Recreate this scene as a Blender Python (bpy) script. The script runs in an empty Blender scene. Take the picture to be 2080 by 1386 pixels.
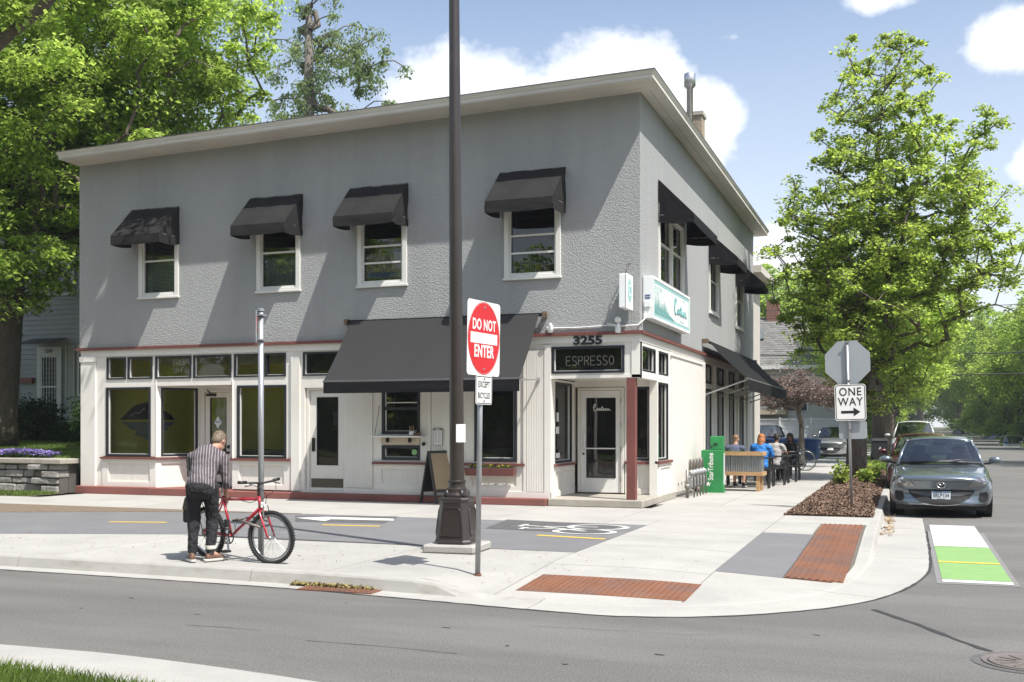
import bpy, bmesh, math, random
import numpy as np
from mathutils import Vector, Matrix, Quaternion, noise as mnoise

# ------------------------------------------------------------------ camera, sky, sun, exposure
scene = bpy.context.scene
R = math.radians
YAW, CAM_H, FOC = R(20.4), 1.52, 2154.0
CY, SY = math.cos(YAW), math.sin(YAW)
cam_data = bpy.data.cameras.new('camera')
cam_data.sensor_width = 36.0
cam_data.lens = FOC / 2080 * 36
cam_data.shift_y = (867 - 693) / 2080
cam_data.clip_start = 0.1
cam_data.clip_end = 3000
cam = bpy.data.objects.new('camera', cam_data)
scene.collection.objects.link(cam)
cam.location = (0, 0, CAM_H)
cam.rotation_euler = (R(90), 0, YAW)
scene.camera = cam

SUN_TO = Vector((0.53, -0.27, 1.0)).normalized()          # towards the sun
sun_el = math.asin(SUN_TO.z)
sun_rot = math.atan2(SUN_TO.x, SUN_TO.y)
world = bpy.data.worlds.new('World')
scene.world = world
world.use_nodes = True
def build_world():
    nt = world.node_tree; N = nt.nodes; L = nt.links
    N.clear()
    out = N.new('ShaderNodeOutputWorld'); bg = N.new('ShaderNodeBackground')
    sky = N.new('ShaderNodeTexSky'); sky.sky_type = 'NISHITA'; sky.sun_disc = False
    sky.sun_elevation = sun_el; sky.sun_rotation = sun_rot
    sky.air_density = 1.0; sky.dust_density = 2.2; sky.ozone_density = 2.0
    bg.inputs['Strength'].default_value = 0.125
    co = N.new('ShaderNodeTexCoord')
    sep = N.new('ShaderNodeSeparateXYZ'); L.new(co.outputs['Generated'], sep.inputs[0])
    def M(op, a, b=None, c=None):
        n = N.new('ShaderNodeMath'); n.operation = op
        for i, v in enumerate((a, b, c)):
            if v is None: continue
            if isinstance(v, (int, float)): n.inputs[i].default_value = v
            else: L.new(v, n.inputs[i])
        return n.outputs[0]
    # directions -> azimuth (0 = +Y, clockwise positive) and elevation, in radians
    az = M('ARCTAN2', sep.outputs['X'], sep.outputs['Y'])
    hyp = M('SQRT', M('ADD', M('MULTIPLY', sep.outputs['X'], sep.outputs['X']), M('MULTIPLY', sep.outputs['Y'], sep.outputs['Y'])))
    el = M('ARCTAN2', sep.outputs['Z'], hyp)
    comb = N.new('ShaderNodeCombineXYZ'); L.new(az, comb.inputs[0]); L.new(M('MULTIPLY', el, 1.3), comb.inputs[1])
    nz = N.new('ShaderNodeTexNoise'); nz.inputs['Scale'].default_value = 10; nz.inputs['Detail'].default_value = 12
    nz.inputs['Roughness'].default_value = 0.6; L.new(comb.outputs[0], nz.inputs['Vector'])
    nz2 = N.new('ShaderNodeTexNoise'); nz2.inputs['Scale'].default_value = 3.2; nz2.inputs['Detail'].default_value = 9
    nz2.inputs['Roughness'].default_value = 0.62; L.new(comb.outputs[0], nz2.inputs['Vector'])
    n1 = M('SUBTRACT', nz.outputs['Fac'], 0.5)
    # cumulus banks: (azimuth, elevation, half-width, half-height, softness, weight)
    banks = [(-22.3, 17.3, 6.6, 3.2, 1.3), (-15, 17.6, 5.4, 3.6, 1.4), (-10.8, 15.6, 3.2, 2.9, 1.2), (-18, 14.5, 9, 3.2, 1.2),
             (4.8, 18.0, 3.0, 2.2, 1.1), (8.5, 17.5, 3.6, 2.8, 1), (5.6, 12.6, 2.0, 1.7, .8), (-6.2, 8.6, 2.8, 2.4, 1.0), (0, 4.5, 8, 2.2, .8), (-1.6, 20.9, 2.4, .9, .55), (-8.6, 19.8, 1.6, .6, .35),
             (60, 22, 16, 7, 1), (110, 30, 20, 8, 1), (170, 18, 24, 7, 1), (-120, 24, 20, 8, 1), (-70, 15, 12, 5, 1), (-38, 30, 9, 4, 1), (18, 28, 9, 4, 1)]
    acc = None
    for a, e, w, h, wt in banks:
        dx = M('DIVIDE', M('SUBTRACT', az, R(a)), R(w)); dy = M('DIVIDE', M('SUBTRACT', el, R(e)), R(h))
        d = M('SQRT', M('ADD', M('MULTIPLY', dx, dx), M('MULTIPLY', dy, dy)))
        v = M('MULTIPLY', M('SUBTRACT', 1.0, d), wt)
        acc = v if acc is None else M('MAXIMUM', acc, v)
    dens = M('ADD', M('MAXIMUM', acc, -0.6), M('MULTIPLY', n1, 1.9))
    ss = N.new('ShaderNodeMapRange'); ss.interpolation_type = 'SMOOTHSTEP'
    ss.inputs['From Min'].default_value = 0.0; ss.inputs['From Max'].default_value = 0.6; L.new(dens, ss.inputs['Value'])
    wis = N.new('ShaderNodeMapRange'); wis.interpolation_type = 'SMOOTHSTEP'; wis.inputs['From Min'].default_value = .56
    wis.inputs['From Max'].default_value = .85; wis.inputs['To Max'].default_value = .5; L.new(nz2.outputs['Fac'], wis.inputs['Value'])
    hz = N.new('ShaderNodeMapRange'); hz.inputs['From Min'].default_value = R(24); hz.inputs['From Max'].default_value = R(-1)
    hz.inputs['To Min'].default_value = .04; hz.inputs['To Max'].default_value = .72; L.new(el, hz.inputs['Value'])
    fac = M('MINIMUM', M('MAXIMUM', M('MAXIMUM', ss.outputs[0], wis.outputs[0]), hz.outputs[0]), 0.97)
    shade = N.new('ShaderNodeMixRGB'); L.new(nz2.outputs['Fac'], shade.inputs['Fac'])
    shade.inputs['Color1'].default_value = (5.6, 5.9, 6.4, 1); shade.inputs['Color2'].default_value = (7.0, 7.0, 7.0, 1)
    mix = N.new('ShaderNodeMixRGB'); L.new(fac, mix.inputs['Fac']); L.new(sky.outputs[0], mix.inputs['Color1'])
    L.new(shade.outputs[0], mix.inputs['Color2'])
    L.new(mix.outputs[0], bg.inputs['Color']); L.new(bg.outputs[0], out.inputs['Surface'])
build_world()
sun_data = bpy.data.lights.new('sun', 'SUN'); sun_data.energy = 4.4; sun_data.angle = R(0.53); sun_data.color = (1.0, 0.968, 0.915)
sun = bpy.data.objects.new('sun', sun_data); scene.collection.objects.link(sun)
sun.rotation_euler = SUN_TO.to_track_quat('Z', 'Y').to_euler(); sun.location = (20, -10, 40)
vs = scene.view_settings
vs.view_transform = 'Standard'; vs.look = 'None'; vs.gamma = 1; vs.use_curve_mapping = False; vs.exposure = 0.66
scene.cycles.max_bounces = 7; scene.cycles.diffuse_bounces = 4; scene.cycles.glossy_bounces = 4
scene.cycles.transparent_max_bounces = 12; scene.cycles.transmission_bounces = 6
scene.cycles.caustics_reflective = False; scene.cycles.caustics_refractive = False

# ------------------------------------------------------------------ helpers
COL = scene.collection
def ground_at(x, y, z=0.0):
    """photo pixel -> world point on the horizontal plane z"""
    d = FOC * (CAM_H - z) / (y - 867); u = (x - 1040) / FOC
    return Vector((d * (-SY + u * CY), d * (CY + u * SY), z))
def tag(o, label=None, cat=None, group=None, kind=None):
    if label: o['label'] = label
    if cat: o['category'] = cat
    if group: o['group'] = group
    if kind: o['kind'] = kind
    return o
def thing(name, label, cat, loc=(0, 0, 0), rotz=0.0, group=None):
    o = bpy.data.objects.new(name, None); COL.objects.link(o)
    o.empty_display_size = .2
    o.location = loc; o.rotation_euler = (0, 0, rotz)
    return tag(o, label, cat, group)
def copy_tree(o, parent=None, loc=None, rotz=None, label=None):
    c = o.copy(); COL.objects.link(c)
    if parent is not None: c.parent = parent
    if loc is not None: c.location = loc
    if rotz is not None: c.rotation_euler = (0, 0, rotz)
    if label: c['label'] = label
    for ch in KIDS.get(o.name, []):
        k = copy_tree(ch, c); KIDS.setdefault(c.name, []).append(k)
    return c
KIDS = {}
class MB:
    """collects shapes, then links them as ONE mesh object (coordinates local to the parent thing)"""
    def __init__(s): s.v = []; s.f = []; s.m = []; s.k = 0; s.T = None
    def add(s, vs, fs):
        n = len(s.v)
        if s.T is not None: vs = [s.T @ Vector(p) for p in vs]
        s.v += [tuple(p) for p in vs]; s.f += [tuple(i + n for i in f) for f in fs]; s.m += [s.k] * len(fs)
        return s
    def box(s, x0, x1, y0, y1, z0, z1):
        x0, x1 = sorted((x0, x1)); y0, y1 = sorted((y0, y1)); z0, z1 = sorted((z0, z1))
        return s.add([(x0, y0, z0), (x1, y0, z0), (x1, y1, z0), (x0, y1, z0), (x0, y0, z1), (x1, y0, z1), (x1, y1, z1), (x0, y1, z1)],
                     [(0, 3, 2, 1), (4, 5, 6, 7), (0, 1, 5, 4), (1, 2, 6, 5), (2, 3, 7, 6), (3, 0, 4, 7)])
    def beam(s, a, b, w, h, up=(0, 0, 1)):
        a = Vector(a); b = Vector(b); d = (b - a).normalized(); up = Vector(up)
        if abs(d.dot(up)) > .98: up = Vector((1, 0, 0))
        r = d.cross(up).normalized() * (w / 2); u = r.cross(d).normalized() * (h / 2)
        p = [a - r - u, a + r - u, a + r + u, a - r + u]; q = [x + (b - a) for x in p]
        return s.add(p + q, [(3, 2, 1, 0), (4, 5, 6, 7), (0, 1, 5, 4), (1, 2, 6, 5), (2, 3, 7, 6), (3, 0, 4, 7)])
    def poly(s, pts): return s.add(pts, [tuple(range(len(pts)))])
    def prism(s, pts, vec):
        """pts: a planar polygon; vec: extrusion"""
        n = len(pts); vec = Vector(vec); P = [Vector(p) for p in pts]
        nrm = Vector((0, 0, 0))
        for i in range(n): nrm += P[i].cross(P[(i + 1) % n])
        if nrm.dot(vec) < 0: P.reverse()
        return s.add(P + [p + vec for p in P], [tuple(range(n - 1, -1, -1)), tuple(range(n, 2 * n))] +
                     [(i, (i + 1) % n, n + (i + 1) % n, n + i) for i in range(n)])
    def tube(s, pts, r, n=8, caps=True, closed=False, ry=None):
        P = [Vector(p) for p in pts]; m = len(P)
        rs = r if isinstance(r, (list, tuple)) else [r] * m
        vs, fs = [], []; ref = None
        for i, p in enumerate(P):
            if closed: d = P[(i + 1) % m] - P[(i - 1) % m]
            else: d = P[min(i + 1, m - 1)] - P[max(i - 1, 0)]
            d = d.normalized() if d.length > 1e-9 else Vector((0, 0, 1))
            if ref is None: ref = Vector((0, 0, 1)) if abs(d.z) < .9 else Vector((1, 0, 0))
            a = d.cross(ref)
            if a.length < 1e-6: a = d.orthogonal()
            a.normalize(); b = a.cross(d).normalized(); ref = b
            for j in range(n):
                t = 2 * math.pi * j / n
                vs.append(p + a * (math.cos(t) * rs[i]) + b * (math.sin(t) * (rs[i] if ry is None else ry)))
        for i in range(m if closed else m - 1):
            k = (i + 1) % m
            for j in range(n):
                fs.append((i * n + j, i * n + (j + 1) % n, k * n + (j + 1) % n, k * n + j))
        if caps and not closed:
            fs.append(tuple(range(n - 1, -1, -1))); fs.append(tuple((m - 1) * n + j for j in range(n)))
        return s.add(vs, fs)
    def lathe(s, prof, c=(0, 0, 0), n=20, axis='z', caps=True):
        vs, fs = [], []
        for (r, h) in prof:
            for j in range(n):
                t = 2 * math.pi * j / n; a, b = r * math.cos(t), r * math.sin(t)
                p = (a, b, h) if axis == 'z' else ((h, a, b) if axis == 'x' else (b, h, a))
                vs.append((c[0] + p[0], c[1] + p[1], c[2] + p[2]))
        for i in range(len(prof) - 1):
            for j in range(n): fs.append((i * n + j, i * n + (j + 1) % n, (i + 1) * n + (j + 1) % n, (i + 1) * n + j))
        if caps: fs.append(tuple(range(n - 1, -1, -1))); fs.append(tuple((len(prof) - 1) * n + j for j in range(n)))
        return s.add(vs, fs)
    def ball(s, c, r, n=12, m=8):
        rx, ry, rz = (r, r, r) if isinstance(r, (int, float)) else r
        vs = [(c[0], c[1], c[2] - rz)]; fs = []
        for i in range(1, m):
            ph = math.pi * i / m - math.pi / 2
            for j in range(n):
                t = 2 * math.pi * j / n
                vs.append((c[0] + rx * math.cos(ph) * math.cos(t), c[1] + ry * math.cos(ph) * math.sin(t), c[2] + rz * math.sin(ph)))
        vs.append((c[0], c[1], c[2] + rz)); top = len(vs) - 1
        for j in range(n): fs.append((0, 1 + (j + 1) % n, 1 + j)); fs.append((top, top - n + j, top - n + (j + 1) % n))
        for i in range(m - 2):
            for j in range(n):
                a = 1 + i * n; fs.append((a + j, a + (j + 1) % n, a + n + (j + 1) % n, a + n + j))
        return s.add(vs, fs)
    def text(s, txt, T, size, depth=.003, sx=1.0, bold=0.0, align='CENTER', shear=0.0, space=1.0, font=None):
        """flat lettering: T maps local (x right, y up, z out) to the parent's space"""
        cu = bpy.data.curves.new('tmp', 'FONT'); cu.body = txt; cu.size = size; cu.extrude = depth; cu.offset = bold
        cu.align_x = align; cu.align_y = 'CENTER'; cu.shear = shear; cu.space_character = space; cu.resolution_u = 4
        ob = bpy.data.objects.new('tmp', cu); COL.objects.link(ob)
        dg = bpy.context.evaluated_depsgraph_get(); ev = ob.evaluated_get(dg); me = ev.to_mesh()
        vs_ = [T @ Vector((v.co.x * sx, v.co.y, v.co.z)) for v in me.vertices]; fs_ = [tuple(p.vertices) for p in me.polygons]
        s.add(vs_, fs_); ev.to_mesh_clear(); bpy.data.objects.remove(ob); bpy.data.curves.remove(cu)
        return s
    def build(s, name, mats, parent=None, smooth=False, bevel=0.0, world=False, kind=None, label=None, sub=0, seg=1, solid=0.0):
        vs_ = s.v
        if world and parent is not None:
            root = parent; M = Matrix.Identity(4)
            while root is not None:
                M = root.matrix_basis @ M; root = root.parent
            Mi = M.inverted(); vs_ = [tuple(Mi @ Vector(p)) for p in vs_]
        me = bpy.data.meshes.new(name); me.from_pydata(vs_, [], s.f)
        for m in (mats if isinstance(mats, (list, tuple)) else [mats]): me.materials.append(m)
        if any(s.m): me.polygons.foreach_set('material_index', s.m)
        if smooth: me.polygons.foreach_set('use_smooth', [True] * len(me.polygons))
        me.update()
        o = bpy.data.objects.new(name, me); COL.objects.link(o)
        if parent is not None: o.parent = parent; KIDS.setdefault(parent.name, []).append(o)
        if bevel:
            b = o.modifiers.new('bevel', 'BEVEL'); b.width = bevel; b.segments = seg; b.limit_method = 'ANGLE'; b.angle_limit = R(35)
        if solid:
            b = o.modifiers.new('solid', 'SOLIDIFY'); b.thickness = solid; b.offset = 0
        if sub:
            b = o.modifiers.new('sub', 'SUBSURF'); b.levels = sub; b.render_levels = sub
        if kind: o['kind'] = kind
        if label: o['label'] = label
        return o
def frameT(o, x, y):
    """matrix with origin o, x axis, y axis"""
    o = Vector(o); x = Vector(x).normalized(); y = Vector(y).normalized(); z = x.cross(y)
    return Matrix(((x.x, y.x, z.x, o.x), (x.y, y.y, z.y, o.y), (x.z, y.z, z.z, o.z), (0, 0, 0, 1)))
def part(name, mat, parent, fn, **kw):
    m = MB(); fn(m); return m.build(name, mat, parent, **kw)
rnd = random.Random(7)

# ------------------------------------------------------------------ materials
MATS = {}
def pm(name, col, rough=.6, metal=0.0, var=.08, vscale=3.0, bump=0.0, bscale=40.0, bdist=.005, spec=.5, coat=0.0, speck=0.0, sscale=120.0,
       col2=None, c2scale=1.5, c2amt=.5, c2pos=.5, coords='Object', island=0.0, streak=None, detail=6, emit=None, sheen=0, objrand=0):
    """one procedural principled material: base colour with noise variation, a second stain colour, fine specks and a bump"""
    m = bpy.data.materials.new(name); m.use_nodes = True; nt = m.node_tree; N = nt.nodes; L = nt.links
    b = N['Principled BSDF']; b.inputs['Roughness'].default_value = rough; b.inputs['Metallic'].default_value = metal
    b.inputs['Specular IOR Level'].default_value = spec; b.inputs['Coat Weight'].default_value = coat; b.inputs['Coat Roughness'].default_value = .04
    if sheen: b.inputs['Sheen Weight'].default_value = sheen
    tc = N.new('ShaderNodeTexCoord'); vec = tc.outputs[coords]
    if streak:
        mp = N.new('ShaderNodeMapping'); mp.inputs['Scale'].default_value = streak; L.new(vec, mp.inputs['Vector']); svec = mp.outputs[0]
    else: svec = vec
    def nz(scale, det=5.0, rg=.6, v=None):
        n = N.new('ShaderNodeTexNoise'); n.inputs['Scale'].default_value = scale; n.inputs['Detail'].default_value = det
        n.inputs['Roughness'].default_value = rg; L.new(v if v is not None else vec, n.inputs['Vector']); return n.outputs['Fac']
    cur = None
    rgb = N.new('ShaderNodeRGB'); rgb.outputs[0].default_value = (*col, 1); cur = rgb.outputs[0]
    if col2 is not None:
        mr = N.new('ShaderNodeMapRange'); mr.interpolation_type = 'SMOOTHSTEP'
        mr.inputs['From Min'].default_value = c2pos - .12; mr.inputs['From Max'].default_value = c2pos + .16; mr.inputs['To Max'].default_value = c2amt
        L.new(nz(c2scale, 8, .65, svec), mr.inputs['Value'])
        mx = N.new('ShaderNodeMixRGB'); L.new(mr.outputs[0], mx.inputs['Fac']); L.new(cur, mx.inputs['Color1'])
        mx.inputs['Color2'].default_value = (*col2, 1); cur = mx.outputs[0]
    def scalecol(cur, facsock, amt):
        mr = N.new('ShaderNodeMapRange'); mr.inputs['From Min'].default_value = .25; mr.inputs['From Max'].default_value = .75
        mr.inputs['To Min'].default_value = 1 - amt; mr.inputs['To Max'].default_value = 1 + amt; L.new(facsock, mr.inputs['Value'])
        mx = N.new('ShaderNodeVectorMath'); mx.operation = 'SCALE'; L.new(cur, mx.inputs[0]); L.new(mr.outputs[0], mx.inputs['Scale'])
        return mx.outputs[0]
    if var: cur = scalecol(cur, nz(vscale, detail, .62, svec), var)
    if speck: cur = scalecol(cur, nz(sscale, 2, .5), speck)
    if objrand:
        oi = N.new('ShaderNodeObjectInfo'); mr = N.new('ShaderNodeMapRange'); mr.inputs['To Min'].default_value = 1 - objrand; mr.inputs['To Max'].default_value = 1 + objrand
        L.new(oi.outputs['Random'], mr.inputs['Value']); mx = N.new('ShaderNodeVectorMath'); mx.operation = 'SCALE'; L.new(cur, mx.inputs[0]); L.new(mr.outputs[0], mx.inputs['Scale']); cur = mx.outputs[0]
    if island:
        g = N.new('ShaderNodeNewGeometry'); mr = N.new('ShaderNodeMapRange'); mr.inputs['To Min'].default_value = 1 - island
        mr.inputs['To Max'].default_value = 1 + island; L.new(g.outputs['Random Per Island'], mr.inputs['Value'])
        mx = N.new('ShaderNodeVectorMath'); mx.operation = 'SCALE'; L.new(cur, mx.inputs[0]); L.new(mr.outputs[0], mx.inputs['Scale']); cur = mx.outputs[0]
    L.new(cur, b.inputs['Base Color'])
    if bump:
        bp = N.new('ShaderNodeBump'); bp.inputs['Strength'].default_value = bump; bp.inputs['Distance'].default_value = bdist
        L.new(nz(bscale, 4, .6), bp.inputs['Height']); L.new(bp.outputs[0], b.inputs['Normal'])
    if emit:
        b.inputs['Emission Color'].default_value = (*emit[:3], 1); b.inputs['Emission Strength'].default_value = emit[3]
    MATS[name] = m
    return m
def glass(name, tint=(.9, .93, .92), refl=.12, dirty=.012):
    """window pane: see-through with a mirror reflection that grows at grazing angles"""
    m = bpy.data.materials.new(name); m.use_nodes = True; nt = m.node_tree; N = nt.nodes; L = nt.links; N.clear()
    o = N.new('ShaderNodeOutputMaterial'); tr = N.new('ShaderNodeBsdfTransparent'); tr.inputs[0].default_value = (*tint, 1)
    gl = N.new('ShaderNodeBsdfGlossy'); gl.inputs['Roughness'].default_value = 0.0
    nzn = N.new('ShaderNodeTexNoise'); nzn.inputs['Scale'].default_value = 1.3; bp = N.new('ShaderNodeBump')
    bp.inputs['Strength'].default_value = .012; bp.inputs['Distance'].default_value = .3
    L.new(nzn.outputs['Fac'], bp.inputs['Height']); L.new(bp.outputs[0], gl.inputs['Normal'])
    fr = N.new('ShaderNodeFresnel'); fr.inputs['IOR'].default_value = 1.5
    mr = N.new('ShaderNodeMapRange'); mr.inputs['To Min'].default_value = refl; L.new(fr.outputs[0], mr.inputs['Value'])
    mx = N.new('ShaderNodeMixShader'); L.new(mr.outputs[0], mx.inputs['Fac']); L.new(tr.outputs[0], mx.inputs[1]); L.new(gl.outputs[0], mx.inputs[2])
    df = N.new('ShaderNodeBsdfDiffuse'); df.inputs[0].default_value = (.5, .5, .5, 1)
    m2 = N.new('ShaderNodeMixShader'); m2.inputs['Fac'].default_value = dirty; L.new(mx.outputs[0], m2.inputs[1]); L.new(df.outputs[0], m2.inputs[2])
    L.new(m2.outputs[0], o.inputs['Surface']); MATS[name] = m
    return m
def leafmat(name, col, trans, island=.3, var=.35, vscale=.9, mixf=.42):
    m = bpy.data.materials.new(name); m.use_nodes = True; nt = m.node_tree; N = nt.nodes; L = nt.links; N.clear()
    o = N.new('ShaderNodeOutputMaterial'); df = N.new('ShaderNodeBsdfPrincipled'); df.inputs['Roughness'].default_value = .5
    df.inputs['Specular IOR Level'].default_value = .35
    tl = N.new('ShaderNodeBsdfTranslucent'); mx = N.new('ShaderNodeMixShader'); mx.inputs[0].default_value = mixf
    tc = N.new('ShaderNodeTexCoord'); nzn = N.new('ShaderNodeTexNoise'); nzn.inputs['Scale'].default_value = vscale; nzn.inputs['Detail'].default_value = 4
    L.new(tc.outputs['Object'], nzn.inputs['Vector']); g = N.new('ShaderNodeNewGeometry')
    a = N.new('ShaderNodeMapRange'); a.inputs['From Min'].default_value = .3; a.inputs['From Max'].default_value = .7
    a.inputs['To Min'].default_value = 1 - var; a.inputs['To Max'].default_value = 1 + var; L.new(nzn.outputs['Fac'], a.inputs['Value'])
    b = N.new('ShaderNodeMapRange'); b.inputs['To Min'].default_value = 1 - island; b.inputs['To Max'].default_value = 1 + island
    L.new(g.outputs['Random Per Island'], b.inputs['Value'])
    mu = N.new('ShaderNodeMath'); mu.operation = 'MULTIPLY'; L.new(a.outputs[0], mu.inputs[0]); L.new(b.outputs[0], mu.inputs[1])
    for c, sock in ((col, df.inputs['Base Color']), (trans, tl.inputs['Color'])):
        v = N.new('ShaderNodeVectorMath'); v.operation = 'SCALE'; v.inputs[0].default_value = c; L.new(mu.outputs[0], v.inputs['Scale']); L.new(v.outputs[0], sock)
    L.new(df.outputs[0], mx.inputs[1]); L.new(tl.outputs[0], mx.inputs[2]); L.new(mx.outputs[0], o.inputs['Surface']); MATS[name] = m
    return m
ASPHALT = pm('asphalt', (.118, .113, .104), .85, var=.13, vscale=.7, bump=.5, bscale=160, bdist=.008, speck=.42, sscale=70, col2=(.155, .148, .136), c2scale=.55, c2amt=.8, streak=(.35, 1.6, 1))
ASPHALT_N = pm('asphalt_path', (.15, .149, .152), .85, var=.10, vscale=1.1, bump=.4, bscale=180, bdist=.004, speck=.16, sscale=110, col2=(.18, .18, .18), c2scale=1.2, c2amt=.35)
CONC = pm('concrete', (.365, .352, .322), .8, objrand=.05, var=.09, vscale=1.3, bump=.3, bscale=90, bdist=.004, speck=.09, sscale=60, col2=(.31, .30, .278), c2scale=.8, c2amt=.7, c2pos=.54)
CONC_D = pm('concrete_joint', (.13, .12, .10), .9, var=.15)
CONC_K = pm('concrete_kerb', (.36, .348, .32), .85, var=.08, vscale=2, bump=.4, bscale=60, bdist=.006, col2=(.27, .25, .21), c2scale=3.5, c2amt=.65, c2pos=.58, streak=(1, 1, 3))
CONC_STEP = pm('concrete_step', (.36, .33, .28), .85, var=.12, vscale=3, bump=.4, bscale=70, col2=(.26, .24, .2), c2scale=2.5, c2amt=.5)
DIRT = pm('dirt', (.17, .13, .09), .95, var=.3, vscale=9, bump=.8, bscale=45, bdist=.02, speck=.3, sscale=60)
MULCHG = pm('mulch_bed', (.10, .068, .048), .95, var=.4, vscale=20, bump=1, bscale=50, bdist=.03)
WHITE = pm('white_paint', (.78, .77, .74), .55, var=.03, vscale=2, bump=.08, bscale=30)
ROADW = pm('road_white', (.55, .55, .52), .7, var=.06, vscale=9, col2=(.33, .33, .31), c2scale=9, c2amt=.5, c2pos=.62)
ROADY = pm('road_yellow', (.72, .47, .05), .7, var=.08, vscale=9, col2=(.45, .36, .12), c2scale=16, c2amt=.4, c2pos=.6)
ROADG = pm('road_green', (.20, .345, .115), .7, var=.08, vscale=6, col2=(.19, .33, .13), c2scale=5, c2amt=.4)
RUST = pm('rust_iron', (.20, .082, .04), .8, var=.25, vscale=4, bump=.3, bscale=80, speck=.2, sscale=60, col2=(.12, .07, .055), c2scale=2, c2amt=.85, objrand=.08)
IRON = pm('grey_iron', (.18, .155, .14), .6, metal=.3, var=.15, vscale=6, bump=.2)
# ------------------------------------------------------------------ ground
def terr(Y):
    """the street falls gently beyond the corner building, then rises again"""
    if Y < 42: return 0.0
    if Y < 110: return -0.0118 * (Y - 42)
    if Y < 150: return -0.80
    if Y < 260: return -0.80 + (Y - 150) * .0165
    return 1.0
def smooth(t): t = max(0., min(1., t)); return t * t * (3 - 2 * t)
EDGE = [(-60, 9.5), (-20, 9.46), (-9.82, 9.42), (-7.71, 9.4), (-5.82, 9.33), (-4.64, 9.2), (-3.56, 9.06), (-2.9, 8.99), (-2.37, 8.97), (-1.77, 9.13), (-1.38, 9.36),
        (-.91, 9.77), (-.52, 10.25), (-.23, 10.81), (.0, 11.55), (.17, 12.5), (.25, 13.49), (.28, 16.39), (.28, 20), (.26, 26), (.26, 42), (.26, 300)]
KERB = [(-60, 9.74), (-20, 9.70), (-9.8, 9.66), (-7.7, 9.64), (-5.8, 9.58), (-4.6, 9.48), (-3.6, 9.4), (-2.9, 9.4), (-2.37, 9.45), (-1.85, 9.62), (-1.5, 9.85),
        (-1.15, 10.2), (-.85, 10.7), (-.62, 11.3), (-.47, 12.1), (-.4, 13.2), (-.38, 14.2), (-.38, 16.5), (-.38, 20), (-.36, 26), (-.33, 42), (-.33, 300)]
def dense(P, step=.25):
    out = [Vector((*P[0], 0))]
    n = len(P)
    for i in range(n - 1):
        p0 = Vector((*P[max(i - 1, 0)], 0)); p1 = Vector((*P[i], 0)); p2 = Vector((*P[i + 1], 0)); p3 = Vector((*P[min(i + 2, n - 1)], 0))
        seg = (p2 - p1).length
        k = max(1, int(seg / step)) if seg < 5 else int(seg / 2.5)
        for j in range(1, k + 1):
            t = j / k
            if seg < 3.5 and (p1 - p0).length < 5 and (p3 - p2).length < 5:
                q = .5 * ((2 * p1) + (p2 - p0) * t + (2 * p0 - 5 * p1 + 4 * p2 - p3) * t * t + (3 * p1 - p0 - 3 * p2 + p3) * t ** 3)
            else: q = p1.lerp(p2, t)
            out.append(q)
    return out
KD = dense(KERB); ED = dense(EDGE)
KNP = np.array([(p.x, p.y) for p in KD])
def kdist(X, Y):
    a = KNP[:-1]; b = KNP[1:]; p = np.array([X, Y]); ab = b - a
    t = np.clip(((p - a) * ab).sum(1) / (ab * ab).sum(1), 0, 1)
    return float(np.sqrt(((a + ab * t[:, None] - p) ** 2).sum(1)).min())
def rampmask(X, Y): return smooth((X + 4.55) / .8) * max(0., min(1., (16.2 - Y) / 3.4))
def gh(X, Y):
    """height of the pavement surface"""
    z = terr(Y)
    if -5 < X < .3 and Y < 17: z -= .122 * max(0., 1 - kdist(X, Y) / 2.2) * rampmask(X, Y)
    return z
def kerbline(off):
    """KERB curve moved inwards (away from the road) by off"""
    out = []
    for i, p in enumerate(KD):
        d = (KD[min(i + 1, len(KD) - 1)] - KD[max(i - 1, 0)]).normalized()
        out.append(p + Vector((-d.y, d.x, 0)) * off)
    return out
BACK = kerbline(.17)
INSIDE = [(p.x, p.y) for p in BACK] + [(-60, 300)]
def clip_rect(poly, x0, x1, y0, y1):
    for ax, lim, sgn in ((0, x0, 1), (0, x1, -1), (1, y0, 1), (1, y1, -1)):
        out = []
        for i in range(len(poly)):
            a, b = poly[i - 1], poly[i]
            ia, ib = (a[ax] - lim) * sgn >= 0, (b[ax] - lim) * sgn >= 0
            if ia != ib:
                t = (lim - a[ax]) / (b[ax] - a[ax]); out.append((a[0] + (b[0] - a[0]) * t, a[1] + (b[1] - a[1]) * t))
            if ib: out.append(b)
        poly = out
        if not poly: break
    return poly
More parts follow.
